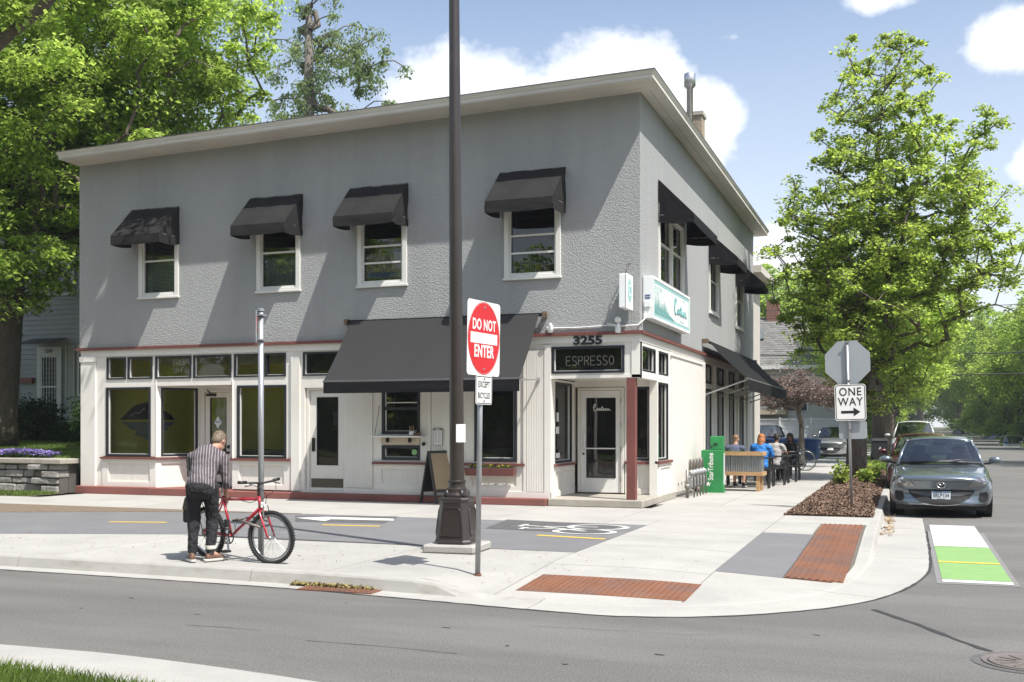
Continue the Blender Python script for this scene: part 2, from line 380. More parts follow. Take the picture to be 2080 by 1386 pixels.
def sheet(poly, dz=0.0, thick=.05, step=None, hf=gh):
    """a slab that follows the ground: bmesh with top subdivided where the ground bends"""
    bm = bmesh.new()
    P = []
    for p in poly:
        if not P or (abs(P[-1][0] - p[0]) + abs(P[-1][1] - p[1])) > 1e-4: P.append(p)
    if len(P) > 2 and abs(P[0][0] - P[-1][0]) + abs(P[0][1] - P[-1][1]) < 1e-4: P.pop()
    if len(P) < 3: return None
    f = bm.faces.new([bm.verts.new((p[0], p[1], 0)) for p in P])
    if f.normal.z < 0: f.normal_flip()
    xs = [p[0] for p in P]; ys = [p[1] for p in P]
    if step is None: step = .3 if (max(xs) > -4.8 and min(ys) < 16.5) else None
    if step:
        for ax, lo, hi in ((0, min(xs), max(xs)), (1, min(ys), max(ys))):
            if step < 1: lo = max(lo, (-5.1, -1)[ax] if ax == 0 else -1); hi = min(hi, (.4, 17)[ax])
            k = math.floor(lo / step) + 1
            while k * step < hi:
                co = [0, 0, 0]; no = [0, 0, 0]; co[ax] = k * step; no[ax] = 1
                bmesh.ops.bisect_plane(bm, geom=bm.verts[:] + bm.edges[:] + bm.faces[:], plane_co=co, plane_no=no); k += 1
    elif max(ys) > 44:
        for yy in range(42, 262, 10):
            bmesh.ops.bisect_plane(bm, geom=bm.verts[:] + bm.edges[:] + bm.faces[:], plane_co=(0, yy, 0), plane_no=(0, 1, 0))
    if thick:
        r = bmesh.ops.extrude_face_region(bm, geom=bm.faces[:])
        top = [v for v in r['geom'] if isinstance(v, bmesh.types.BMVert)]
        tops = set(top)
        for v in bm.verts: v.co.z = hf(v.co.x, v.co.y) + (dz if v in tops else dz - thick)
    else:
        for v in bm.verts: v.co.z = hf(v.co.x, v.co.y) + dz
    bmesh.ops.recalc_face_normals(bm, faces=bm.faces[:])
    if not thick:
        for f in bm.faces:
            if f.normal.z < 0: f.normal_flip()
    return bm
def sheet_obj(name, poly, mat, dz=0., thick=.05, parent=None, kind=None, hf=gh, step=None):
    bm = sheet(poly, dz, thick, step, hf)
    if bm is None: return None
    me = bpy.data.meshes.new(name); bm.to_mesh(me); bm.free(); me.materials.append(mat)
    o = bpy.data.objects.new(name, me); COL.objects.link(o)
    if parent is not None: o.parent = parent
    if kind: o['kind'] = kind
    return o
road_h = lambda X, Y: terr(Y) - .13
# terrain: one sheet to the horizon, with the streets cut as sheets just above it
def terrain():
    m = MB(); xs = [-900, -300, -120, -60, -20, .26, 9.2, 25, 60, 150, 400, 900]; ys = [-400, -100, -30, 0, 10, 20, 42, 60, 80, 95, 110, 130, 150, 170, 200, 230, 260, 320, 500, 1200]
    for y in ys:
        for x in xs: m.v.append((x, y, terr(y) - .16))
    w = len(xs)
    for j in range(len(ys) - 1):
        for i in range(w - 1): m.f.append((j * w + i, j * w + i + 1, (j + 1) * w + i + 1, (j + 1) * w + i)); m.m.append(0)
    return m.build('ground', pm('ground_soil', (.07, .085, .035), .95, var=.3, vscale=.4, bump=.6, bscale=20, bdist=.03), kind='structure')
terrain()
# asphalt: near one-way street with the intersection, and the street going away
def asphalt():
    edge = [(p.x, p.y) for p in ED]
    near = [(-60, 6.25), (-20, 6.22), (-6.43, 6.17), (-5.54, 6.2), (-4.61, 6.13), (-3.58, 5.98), (-2.4, 5.7), (-1.2, 5.2), (-.2, 4.3), (.3, 3), (.4, -20)]
    i0 = next(i for i, p in enumerate(edge) if p[1] > 11.5)
    a = edge[:i0 + 1] + [(60, edge[i0][1]), (60, -20)] + near[::-1]
    sheet_obj('near_street_asphalt', a, ASPHALT, -.0, .02, kind='structure', hf=lambda X, Y: -.13, step=None if 0 else 50)
    b = edge[i0:] + [(8.9, 300), (8.9, 14), (10.5, 12.2), (60, 11.9), (60, edge[i0][1])]
    b = [edge[i0]] + [p for p in edge[i0 + 1:]] + [(8.9, 300), (8.9, edge[i0][1])]
    o = sheet_obj('side_street_asphalt', b, ASPHALT, 0., .02, kind='structure', hf=road_h)
    # near kerb, gutter and verge at the bottom left
    g = MB(); nn = [Vector((*p, 0)) for p in near]
    nn = dense([tuple(p)[:2] for p in nn], .3)
    offs = [(0, -.126), (.55, -.10), (.66, -.03), (.70, 0.0), (1.04, .004), (1.06, -.1)]
    rows = []
    for i, p in enumerate(nn):
        d = (nn[min(i + 1, len(nn) - 1)] - nn[max(i - 1, 0)]).normalized(); no = Vector((d.y, -d.x, 0))
        rows.append([p + no * a_ + Vector((0, 0, z)) for a_, z in offs])
    for i in range(len(rows) - 1):
        for j in range(len(offs) - 1): g.add([rows[i][j], rows[i][j + 1], rows[i + 1][j + 1], rows[i + 1][j]], [(3, 2, 1, 0)])
    g.build('near_kerb_gutter', CONC, kind='structure', smooth=False)
    vp = [(r[4].x, r[4].y) for r in rows if r[4].x < -2.5]
    sheet_obj('near_verge_soil', [(p[0], p[1] - .02) for p in vp] + [(-2.5, -12), (-60, -12)], DIRT, -.015, .0, kind='structure', hf=lambda X, Y: -.0, step=50)
    sheet_obj('near_pavement', [(-2.47, -12), (-2.47, 4.6), (-2.4, 4.55), (-1.6, 4.1), (-1.0, 3.4), (-.62, 2.4), (-.6, -12)], CONC, -.01, .1, kind='structure', hf=lambda X, Y: 0, step=50)
    return vp
VERGE = asphalt()
# the raised kerb + gutter round the corner, joints cut at intervals as separate pieces
def kerb():
    root = bpy.data.objects.new('kerb', None); COL.objects.link(root); root['kind'] = 'structure'
    B = BACK; F_ = kerbline(.05); rows = []
    # gutter's outer edge: nearest ED point by arc length fraction
    EA = np.array([(p.x, p.y) for p in ED])
    for i, p in enumerate(KD):
        d = (KD[min(i + 1, len(KD) - 1)] - KD[max(i - 1, 0)]).normalized(); no = Vector((d.y, -d.x, 0))
        best = None
        for k in range(len(ED) - 1):           # hit of the outward normal with the asphalt edge
            a, b = ED[k], ED[k + 1]; ab = b - a; den = no.x * ab.y - no.y * ab.x
            if abs(den) < 1e-9: continue
            t = ((a.x - p.x) * ab.y - (a.y - p.y) * ab.x) / den; s = ((a.x - p.x) * no.y - (a.y - p.y) * no.x) / den
            if -.01 <= s <= 1.01 and 0 < t < 3 and (best is None or t < best): best = t
        e = p + no * (best or .25); t0 = terr(p.y)
        hb = gh(B[i].x, B[i].y); hf_ = gh(F_[i].x, F_[i].y)
        zr = t0 - .126; up = max(0, hf_ - zr)
        rows.append([B[i] + Vector((0, 0, hb - .08)), B[i] + Vector((0, 0, hb)), F_[i] + Vector((0, 0, max(zr + .004, hf_))), F_[i] - (F_[i] - p) * .35 + Vector((0, 0, max(zr + .002, hf_ - .02))),
                     p + Vector((0, 0, zr)) , e + Vector((0, 0, t0 - .128)), e + Vector((0, 0, t0 - .2))])
    lens = [0]
    for i in range(1, len(KD)): lens.append(lens[-1] + (KD[i] - KD[i - 1]).length)
    start = 0; piece = []; mb = None; nextj = lens[0]
    joints = []
    cur = [rows[0]]; acc = 0
    def flush(cur):
        if len(cur) < 2: return
        m = MB(); c2 = [list(r) for r in cur]
        for a, b in ((0, 1), (-1, -2)):        # pull the ends back 5 mm: an open joint
            for j in range(len(c2[a])):
                d = (c2[b][j] - c2[a][j]); c2[a][j] = c2[a][j] + d.normalized() * .005
        w = len(c2[0]); vs_ = [p for r in c2 for p in r]; fs_ = []
        for i in range(len(c2) - 1):
            for j in range(w - 1): fs_.append((i * w + j, (i + 1) * w + j, (i + 1) * w + j + 1, i * w + j + 1))
        m.add(vs_, fs_)
        for r_ in (c2[0], c2[-1]):
            zb = min(p.z for p in r_)
            for j in range(1, w - 2): m.add([r_[j], r_[j + 1], Vector((r_[j + 1].x, r_[j + 1].y, zb)), Vector((r_[j].x, r_[j].y, zb))], [(0, 1, 2, 3)])
        m.build('kerb_stone', CONC_K if c2[0][0].x < -3.9 or c2[0][0].y > 15.5 else CONC, root)
    for i in range(1, len(rows)):
        cur.append(rows[i]); acc += lens[i] - lens[i - 1]
        if acc > (3.0 if KD[i].y < 60 else 30) and True:
            flush(cur); cur = [rows[i]]; acc = 0
    flush(cur)
    # dark bed under the joints
    m = MB()
    for i in range(len(rows) - 1):
        for j in range(5):
            q = [rows[i][j + 0], rows[i + 1][j + 0], rows[i + 1][j + 1], rows[i][j + 1]]
            m.add([p + Vector((0, 0, -.02)) for p in q], [(0, 1, 2, 3)])
    m.build('kerb_bed', CONC_D, root)
kerb()
sidewalk = bpy.data.objects.new('sidewalk', None); COL.objects.link(sidewalk); sidewalk['kind'] = 'structure'
sheet_obj('sidewalk_bed', clip_rect(INSIDE, -45, .5, 9, 120), CONC_D, -.018, 0, sidewalk, step=None)
def slab(x0, x1, y0, y1, mat=CONC, dz=0.0, name='slab', gap=.006, poly=None):
    P = clip_rect(poly or INSIDE, x0 + gap, x1 - gap, y0 + gap, y1 - gap)
    if len(P) > 2: return sheet_obj(name, P, mat, dz, .03, sidewalk)
PATH_L = [(-9.42, 12.45), (-12.09, 11.6), (-18, 9.9)]; PATH_T = [(-9.77, 16.05), (-12.03, 15.72), (-15.07, 14.47), (-21, 11.6)]
# strip between building and path
xs = [-4.45, -6.4, -8.25, -10.1, -11.95, -13.8, -15.65, -17.5]
for a, b in zip(xs[1:], xs[:-1]): slab(a, b, 16.08, 19.4)
for k in range(10): slab(-17.5 - 1.85 * (k + 1), -17.5 - 1.85 * k, 16.15, 17.95)
slab(-60, -36, 16.15, 17.95)
# south strip between kerb and path
xs = [-3.75, -5.72, -7.7, -9.45]
for a, b in zip(xs[1:], xs[:-1]): slab(a, b, 9, 12.28)
SOUTH = [(p.x, p.y) for p in BACK if -40 < p.x < -9.45] + [(-9.45, 9.84), (-9.45, 12.44), (-12.09, 11.58), (-16.5, 10.3), (-18.5, 9.9)]
for k in range(4): slab(-9.45 - 2 * (k + 1), -9.45 - 2 * k, 9, 13, poly=SOUTH)
# corner field
ys = [9, 11.3, 13.2, 15.1, 16.9, 18.65, 20.5]
for a, b in zip(ys[:-1], ys[1:]):
    slab(-3.75 if b <= 16.9 else -4.45, -1.95, a if a != 15.1 else 15.1, b)
slab(-4.45, -3.75, 16.08, 16.9)
slab(-1.95, -.35, 9, 11.55); slab(-1.95, -.35, 15.62, 17.2) if False else None
slab(-.58, .0, 11.55, 17.25); slab(-1.95, .0, 17.25, 18.7); slab(-1.95, -1.25, 15.62, 17.25)
# pavement beside the building going away
k = 20.5
while k < 60:
    slab(-3.35, -1.95, k, k + 1.75); slab(-4.66, -3.35, k, k + 1.75); k += 1.75
k = 60
while k < 118: slab(-4.4, -2.1, k, k + 6); k += 6
# bicycle path and its stub
sheet_obj('bicycle_path', [(-3.75, 12.28), (-3.75, 16.08)] + PATH_T + [(-24, 9.95)] + PATH_L[::-1], ASPHALT_N, .002, .04, kind='structure')
slab(-1.95, -1.23, 11.55, 15.62, ASPHALT_N, .001, 'path_stub')
# dirt strip between sidewalk and path at the left
sheet_obj('dirt_strip', [(-9.9, 16.07), (-12.03, 15.74), (-15.07, 14.49), (-21, 11.62), (-34, 11.6), (-34, 16.13), (-17, 16.13)], DIRT, .006, .03, kind='structure')
# painted marks
def mark(poly, mat, name, dz, hf=gh): return sheet_obj(name, poly, mat, dz, 0, kind='structure', hf=hf)
def dash(x0, y0, x1, y1, w=.1):
    d = Vector((x1 - x0, y1 - y0)).normalized(); n = Vector((-d.y, d.x)) * (w / 2)
    mark([(x0 - n.x, y0 - n.y), (x1 - n.x, y1 - n.y), (x1 + n.x, y1 + n.y), (x0 + n.x, y0 + n.y)], ROADY, 'yellow_dash', .006)
for (ax, ay), (bx, by) in (((222, 1061), (338, 1062)), ((655, 1067), (771, 1070)), ((1091, 1088), (1229, 1096))):
    a = ground_at(ax, ay); b = ground_at(bx, by); dash(a.x, a.y, b.x, b.y)
# dark pads under the white arrow and bicycle
PAD = pm('marking_pad', (.09, .088, .088), .85, var=.2, vscale=6, speck=.2, sscale=60)
def px_poly(P, z=0.0): return [tuple(ground_at(x, y, z))[:2] for x, y in P]
mark(px_poly([(600, 1048), (810, 1050), (780, 1064), (600, 1060)]), PAD, 'marking_pad', .005)
mark(px_poly([(1030, 1056), (1262, 1068), (1222, 1086), (985, 1074)]), PAD, 'marking_pad', .005)
mark(px_poly([(600, 1053), (665, 1051), (800, 1055), (800, 1059), (672, 1056), (660, 1060)]), ROADW, 'white_arrow', .009)
def flatring(cx, cy, rx, ry, w, name):
    m = MB(); n = 36
    for j in range(n):
        a, b = 2 * math.pi * j / n, 2 * math.pi * (j + 1) / n
        m.add([(cx + (rx - w) * math.cos(a), cy + (ry - w) * math.sin(a), .009), (cx + rx * math.cos(a), cy + ry * math.sin(a), .009),
               (cx + rx * math.cos(b), cy + ry * math.sin(b), .009), (cx + (rx - w) * math.cos(b), cy + (ry - w) * math.sin(b), .009)], [(0, 1, 2, 3)])
    return m
def bikemark():
    m = flatring(-4.35, 14.75, .48, .58, .1, ''); n = flatring(-4.35, 13.75, .48, .50, .1, '')
    m.v = m.v; m.add(n.v, n.f)
    def bar(a, b, w=.09):
        d = Vector((b[0] - a[0], b[1] - a[1])).normalized(); q = Vector((-d.y, d.x)) * w / 2
        m.add([(a[0] - q.x, a[1] - q.y, .0095), (b[0] - q.x, b[1] - q.y, .0095), (b[0] + q.x, b[1] + q.y, .0095), (a[0] + q.x, a[1] + q.y, .0095)], [(0, 1, 2, 3)])
    bar((-4.35, 14.75), (-5.2, 14.5)); bar((-5.2, 14.5), (-4.35, 13.8)); bar((-5.2, 14.5), (-5.5, 14.62)); bar((-4.9, 14.1), (-5.35, 14.0)); bar((-5.35, 13.85), (-5.35, 14.2)); bar((-5.5, 14.35), (-5.5, 14.85))
    m.v = [(x, 15.05 + (y - 14.25) * .72, z) for x, y, z in m.v]
    m.build('bicycle_marking', ROADW, kind='structure')
bikemark()
# green crossing block on the road
def rd(p, name, mat, dz): return mark(p, mat, name, dz, road_h)
rd([(.30, 12.0), (1.1, 12.02), (1.12, 19.45), (.30, 19.45)], 'block_border', pm('ground_asphalt', (.19, .185, .18), .85, var=.1, speck=.2), .004)
rd([(.36, 15.75), (1.05, 15.75), (1.05, 19.25), (.36, 19.25)], 'white_block', ROADW, .008)
rd([(.36, 12.35), (1.05, 12.35), (1.05, 15.72), (.36, 15.72)], 'green_block', ROADG, .008)
rd([(.36, 12.13), (1.05, 12.13), (1.05, 12.33), (.36, 12.33)], 'white_edge_strip', ROADW, .008)
rd([(.36, 13.85), (1.05, 13.85), (1.05, 13.95), (.36, 13.95)], 'yellow_dash', ROADY, .012)
rd([tuple(ground_at(*p, -.13))[:2] for p in ((2008, 1043), (2080, 1052), (2140, 1062), (2140, 1068), (2080, 1058), (2006, 1047))], 'stop_line', ROADW, .008)
rd([tuple(ground_at(*p, -.13))[:2] for p in ((2058, 1045), (2150, 1047), (2150, 1051), (2062, 1048))], 'stop_line', ROADW, .008)
# tar seams
TAR = pm('tar_seam', (.035, .034, .033), .8, var=.2)
def seam(P, w, seed=1):
    r_ = random.Random(seed); m = MB(); pts = []
    for a, b in zip(P[:-1], P[1:]):
        a = Vector(a); b = Vector(b); k = max(2, int((b - a).length / .12))
        for i in range(k): pts.append(a.lerp(b, i / k) + Vector((r_.uniform(-1, 1), r_.uniform(-1, 1))) * .008)
    L_, R_ = [], []
    for i, p in enumerate(pts):
        d = (pts[min(i + 1, len(pts) - 1)] - pts[max(i - 1, 0)]).normalized(); n = Vector((-d.y, d.x)) * w * r_.uniform(.25, .6)
        L_.append(p + n); R_.append(p - n)
    for i in range(len(pts) - 1):
        m.add([(*q, road_h(*q) + .004) for q in (R_[i], R_[i + 1], L_[i + 1], L_[i])], [(0, 1, 2, 3)])
    m.build('tar_seam', TAR, kind='structure')
gp = lambda x, y: tuple(ground_at(x, y, -.13))[:2]
seam([(p.x, p.y - .012) if p.y < 9.6 else (p.x + .015, p.y) for p in ED if -20 < p.x and p.y < 42 and (p.y < 20 or abs(p.y % 2.5) < 9)], .035, 31)
seam([gp(1775, 1239), gp(1860, 1268), gp(1950, 1303), gp(2033, 1331)], .055, 3)
seam([gp(380, 1270), gp(560, 1283)], .008, 4); seam([gp(620, 1302), gp(800, 1316), gp(960, 1332)], .009, 6); seam([gp(1080, 1232 + 40), gp(1400, 1290), gp(1500, 1288)], .006, 7)
for i_, (x_, y_) in enumerate(((160, 1236), (262, 1215), (395, 1248), (1025, 1312), (1140, 1350), (1330, 1330), (700, 1225), (1650, 1290), (900, 1275))):
    q_ = gp(x_, y_); seam([q_, (q_[0] + .07 + .03 * (i_ % 3), q_[1] - .004 * (i_ % 4))], .022, 20 + i_)
# rusty detectable plates
def plate(x0, x1, y0, y1, bars, kids=8):
    name = 'tactile_plate'
    root = thing(name, 'rusty iron plate with rows of raised domes at the near street ramp' if not bars else
                 'rusty iron plate with long raised bars beside the side street kerb', 'tactile plate')
    n = 5 if not bars else 1
    if not bars:
        w = (x1 - x0) / n
        for i in range(n):
            P = [(x0 + i * w + .003, y0), (x0 + (i + 1) * w - .003, y0 + .0), (x0 + (i + 1) * w - .003, y1), (x0 + i * w + .003, y1)]
            sheet_obj('panel', P, RUST, .004, .02, root, step=.15)
        m = MB(); y = y0 + .05
        while y < y1 - .03:
            x = x0 + .05
            while x < x1 - .03:
                z = gh(x, y) + .003
                a = [(x + .02 * math.cos(t), y + .02 * math.sin(t), z) for t in np.arange(0, 6.2, math.pi / 3)]
                b = [(x + .011 * math.cos(t), y + .011 * math.sin(t), z + .009) for t in np.arange(0, 6.2, math.pi / 3)]
                m.add(a[:6] + b[:6], [(i, (i + 1) % 6, 6 + (i + 1) % 6, 6 + i) for i in range(6)] + [tuple(range(6, 12))])
                x += .062
            y += .062
        m.build('dome_field', RUST, root, kind='stuff')
    else:
        n = 4; h = (y1 - y0) / n
        for i in range(n):
            P = [(x0, y0 + i * h + .003), (x1, y0 + i * h + .003), (x1, y0 + (i + 1) * h - .003), (x0, y0 + (i + 1) * h - .003)]
            sheet_obj('panel', P, RUST, .004, .02, root, step=.2)
        for i in range(8):
            x = x0 + (x1 - x0) * (i + .5) / 8; m = MB(); y = y0 + .02
            while y < y1 - .1:
                y2 = min(y + .3, y1 - .02)
                z1_, z2_ = gh(x, y) + .003, gh(x, y2) + .003
                m.beam((x, y, z1_ + .002), (x, y2, z2_ + .002), .034, .016); y = y2 + (.0 if True else .01)
            m.build('guide_bar', RUST, root)
plate(-3.62, -1.93, 9.83, 10.68, False)
plate(-1.22, -.62, 11.6, 17.2, True)
# storm drain, manhole
def drain():
    a = ground_at(580, 1196, -.126); root = thing('storm_drain', 'rusty slotted storm drain grate in the gutter below the kerb', 'drain grate', (-5.35, 9.44, -.124))
    part('rim', RUST, root, lambda m: (m.box(-.42, .42, -.16, -.13, -.02, .008), m.box(-.42, .42, .13, .16, -.02, .008), m.box(-.42, -.39, -.13, .13, -.02, .008), m.box(.39, .42, -.13, .13, -.02, .008)))
    part('pit', pm('pit_black', (.01, .01, .01), 1), root, lambda m: m.box(-.39, .39, -.13, .13, -.019, -.001))
    for i in range(13): part('bar', RUST, root, lambda m: m.box(-.37 + i * .06, -.34 + i * .06, -.13, .13, 0, .009))
    root2 = thing('manhole_cover', 'round grey iron manhole cover set in the near street asphalt', 'manhole cover', (.80, 8.18, -.13))
    def rim(m):
        m.lathe([(.27, -.01), (.27, .008), (.28, .012), (.305, .012), (.31, -.01)], n=40, caps=False)
    part('rim', IRON, root2, rim)
    def lid(m):
        m.lathe([(.26, .003), (.26, .012), (.25, .014), (.23, .010), (.02, .010)], n=40)
        for i in range(12):
            t = i * math.pi / 6; m.beam((.08 * math.cos(t), .08 * math.sin(t), .013), (.21 * math.cos(t), .21 * math.sin(t), .012), .02, .006)
    part('lid', IRON, root2, lid)
    part('collar', pm('collar_tar', (.10, .098, .094), .85, var=.25, vscale=8, speck=.2), root2, lambda m: m.lathe([(.305, .004), (.37, .004)], n=40, caps=False))
drain()
# ------------------------------------------------------------------ the corner building
YF, XR, XL, YB = 19.42, -4.67, -17.85, 35.1
STUCCO = pm('stucco_grey', (.352, .356, .350), .9, var=.06, vscale=.6, bump=.9, bscale=34, bdist=.03, speck=.08, sscale=55, col2=(.27, .28, .28), c2scale=1.1, c2amt=.28, c2pos=.55, streak=(1.7, 1.7, .2))
CREAM = pm('cream_paint', (.73, .70, .645), .55, var=.04, vscale=1.2, bump=.12, bscale=22, col2=(.5, .46, .40), c2scale=1.6, c2amt=.35, c2pos=.62, streak=(1, 1, .4))
TRIM = pm('eave_paint', (.60, .57, .51), .6, var=.05, vscale=1, bump=.1, col2=(.42, .38, .31), c2scale=1.2, c2amt=.45, streak=(.3, .3, 1))
MAROON = pm('maroon_paint', (.17, .055, .045), .6, var=.12, vscale=3, bump=.15, col2=(.11, .04, .035), c2scale=4, c2amt=.4)
PLINTH = pm('plinth_paint', (.24, .085, .07), .75, var=.12, vscale=4, bump=.25, bscale=60, col2=(.17, .075, .06), c2scale=2, c2amt=.6)
BLACK = pm('black_frame', (.018, .02, .026), .4, var=.05)
WINW = pm('window_white', (.70, .69, .65), .5, var=.04, col2=(.5, .48, .43), c2scale=3, c2amt=.3)
GLASS = glass('window_glass', (.96, .98, .97), .035)
GLASSU = glass('window_glass_upper', (.75, .78, .78), .05)
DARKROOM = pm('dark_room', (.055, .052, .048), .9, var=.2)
YELLOWW = pm('yellow_wall', (.80, .76, .09), .8, var=.06)
METAL = pm('brushed_metal', (.55, .55, .56), .35, metal=.9, var=.06)
BRONZE = pm('dark_hardware', (.03, .026, .022), .45, metal=.6)
ROOFM = pm('roof_membrane', (.12, .12, .115), .9, var=.2)
bld = thing('corner_building', 'two-storey grey stucco corner building with cream wooden storefront and wide flat eaves', 'building', (-11.2, 27, 0))
TF = frameT((0, YF, 0), (1, 0, 0), (0, 1, 0))                      # s = world X
TR = frameT((XR, 0, 0), (0, 1, 0), (-1, 0, 0))                     # s = world Y, d inward
def B(name, mat, fn, T=None, parent=None, **kw):
    m = MB(); m.T = T; fn(m); return m.build(name, mat, parent or bld, world=True, **kw)
def holes_wall(m, s0, s1, z0, z1, d0, d1, holes):
    ss = sorted({s0, s1} | {h[0] for h in holes} | {h[1] for h in holes}); zs = sorted({z0, z1} | {h[2] for h in holes} | {h[3] for h in holes})
    for i in range(len(ss) - 1):
        run = None
        for j in range(len(zs) - 1):
            cs, cz = (ss[i] + ss[i + 1]) / 2, (zs[j] + zs[j + 1]) / 2
            solid = not any(h[0] < cs < h[1] and h[2] < cz < h[3] for h in holes)
            if solid: run = (zs[j] if run is None else run[0], zs[j + 1])
            if run and (not solid or j == len(zs) - 2): m.box(ss[i], ss[i + 1], d0, d1, run[0], run[1]); run = None
# --- walls of the upper floor
upF = [(-7.33, -6.27, 4.42, 5.95), (-10.57, -9.54, 4.42, 5.95), (-13.01, -12.03, 4.42, 5.95), (-16.11, -15.13, 4.42, 5.95)]
upR = [(21.02, 23.45, 4.42, 5.95), (26.85, 28.1, 4.42, 5.95), (31.3, 32.6, 4.42, 5.95)]
def ez(x): return -.27 * max(0, min(1, (XR - x) / 13.2))
def wall_front(m):
    holes_wall(m, XL, XR, 3.2, 7.3, 0, .25, upF)
    m.prism([(XL, 0, 7.3), (XR, 0, 7.3), (XR, 0, 7.79), (XL, 0, 7.79 + ez(XL))], (0, .25, 0))
B('wall', STUCCO, wall_front, TF)
def wall_right(m):
    holes_wall(m, YF + .25, YB, 3.2, 7.79, 0, .25, upR)
B('wall', STUCCO, wall_right, TR)
B('wall', STUCCO, lambda m: (m.box(XL, XL + .25, YF + .25, YB, 0, 7.49), m.box(XL + .25, XR - .25, YB - .25, YB, 0, 7.49)))
# --- eaves and roof
def eave(m):
    x0, x1, y0, y1 = XL + .02, XR + .40, YF - .68, YB + .5
    zz = lambda x: 7.80 + ez(x)
    def ring(e, h): return [(x0 - e, y0 - e, zz(x0) + h), (x1 + e, y0 - e, zz(x1) + h), (x1 + e, y1 + e, zz(x1) + h), (x0 - e, y1 + e, zz(x0) + h)]
    m.add([(x0, y0, zz(x0)), (x1, y0, zz(x1)), (x1, y1, zz(x1)), (x0, y1, zz(x0))], [(0, 3, 2, 1)])
    prof = [(0, 0), (0, .07), (.010, .07), (.02, .10), (.035, .118), (.035, .138)]
    L_ = [ring(e, h) for e, h in prof]
    for a, b in zip(L_[:-1], L_[1:]):
        for i in range(4): m.add([a[i], a[(i + 1) % 4], b[(i + 1) % 4], b[i]], [(0, 1, 2, 3)])
    m.add(L_[-1], [(0, 1, 2, 3)])
B('eave', TRIM, eave)
def soffit(m):   # soffit boards, their joints a hair apart
    y = YF - .7 + .03
    for i in range(4):
        a = YF - .68 + i * .17; zz = lambda x: 7.792 + ez(x)
        m.prism([(XL + .03, a, zz(XL)), (XR + .38, a, zz(XR)), (XR + .38, a + .165, zz(XR)), (XL + .03, a + .165, zz(XL))], (0, 0, -.012))
    for i in range(2):
        a = XR + .01 + i * .19; m.box(a, a + .18, YF + .01, YB + .45, 7.778, 7.792)
B('soffit', TRIM, soffit)
def drip(m):
    x0, x1, y0, y1 = XL - .03, XR + .445, YF - .725, YB + .56
    m.prism([(x0, y0, 7.941 + ez(XL)), (x1, y0, 7.941), (x1, y0 + .08, 7.941), (x0, y0 + .08, 7.941 + ez(XL))], (0, 0, .014))
    m.box(x1 - .08, x1, y0 + .08, y1, 7.941, 7.955)
B('drip_edge', pm('drip_metal', (.16, .14, .12), .5, metal=.4, var=.2), drip)
B('roof', ROOFM, lambda m: m.prism([(XL + .1, YF, 7.945 + ez(XL)), (XR, YF, 7.945), (XR, YB, 7.945), (XL + .1, YB, 7.945 + ez(XL))], (0, 0, .03)))
def wing(m):
    m.box(-12, -4.85, YB + .002, 38.2, 0, 6.55)
B('rear_wing', pm('wing_paint', (.50, .47, .42), .7, var=.05), wing)
B('rear_eave', TRIM, lambda m: m.box(-12.2, -4.42, YB + .02, 38.6, 6.55, 6.78))
# --- chimney and vent on the roof
ch = B('chimney', pm('chimney_mortar', (.33, .30, .26), .9), lambda m: m.box(-5.63, -5.22, 28.82, 29.28, 7.98, 10.0))
BRK = pm('tan_brick', (.36, .29, .22), .85, var=.12, vscale=5, island=.3, bump=.3)
bm_ = MB(); bm_.box(0, .135, -.008, 0, 0, .062); brick_me = None
for r_i in range(11):
    for c in range(3):
        x = -5.63 + c * .14 + (0 if r_i % 2 else -.03) + .003
        z = 9.22 + r_i * .07
        if r_i % 2 == 0 and c == 0: x += .03
        b = MB(); b.box(x, min(x + .13, -5.222), 28.808, 28.82, z, z + .06)
        b.build('brick', BRK, ch, world=True)
        b = MB(); b.box(-5.22, -5.208, 28.83 + c * .15, 28.96 + c * .15, z, z + .06); b.build('brick', BRK, ch, world=True)
B('chimney_cap', pm('cap_concrete', (.38, .35, .30), .85, var=.1), lambda m: m.box(-5.68, -5.17, 28.77, 29.33, 10.0, 10.1), parent=bld)
B('vent_pipe', METAL, lambda m: m.lathe([(.085, 7.98), (.085, 10.62), (.12, 10.62), (.12, 10.65), (.155, 10.66), (.155, 10.98), (.13, 11.0)], (-5.45, 28.35, 0), 18), smooth=True)
# --- trim band between the storeys
B('trim_band', MAROON, lambda m: (m.box(XL - .05, XR + .08, YF - .085, YF, 3.262, 3.318), m.box(XR, XR + .08, YF, YB, 3.262, 3.318)))
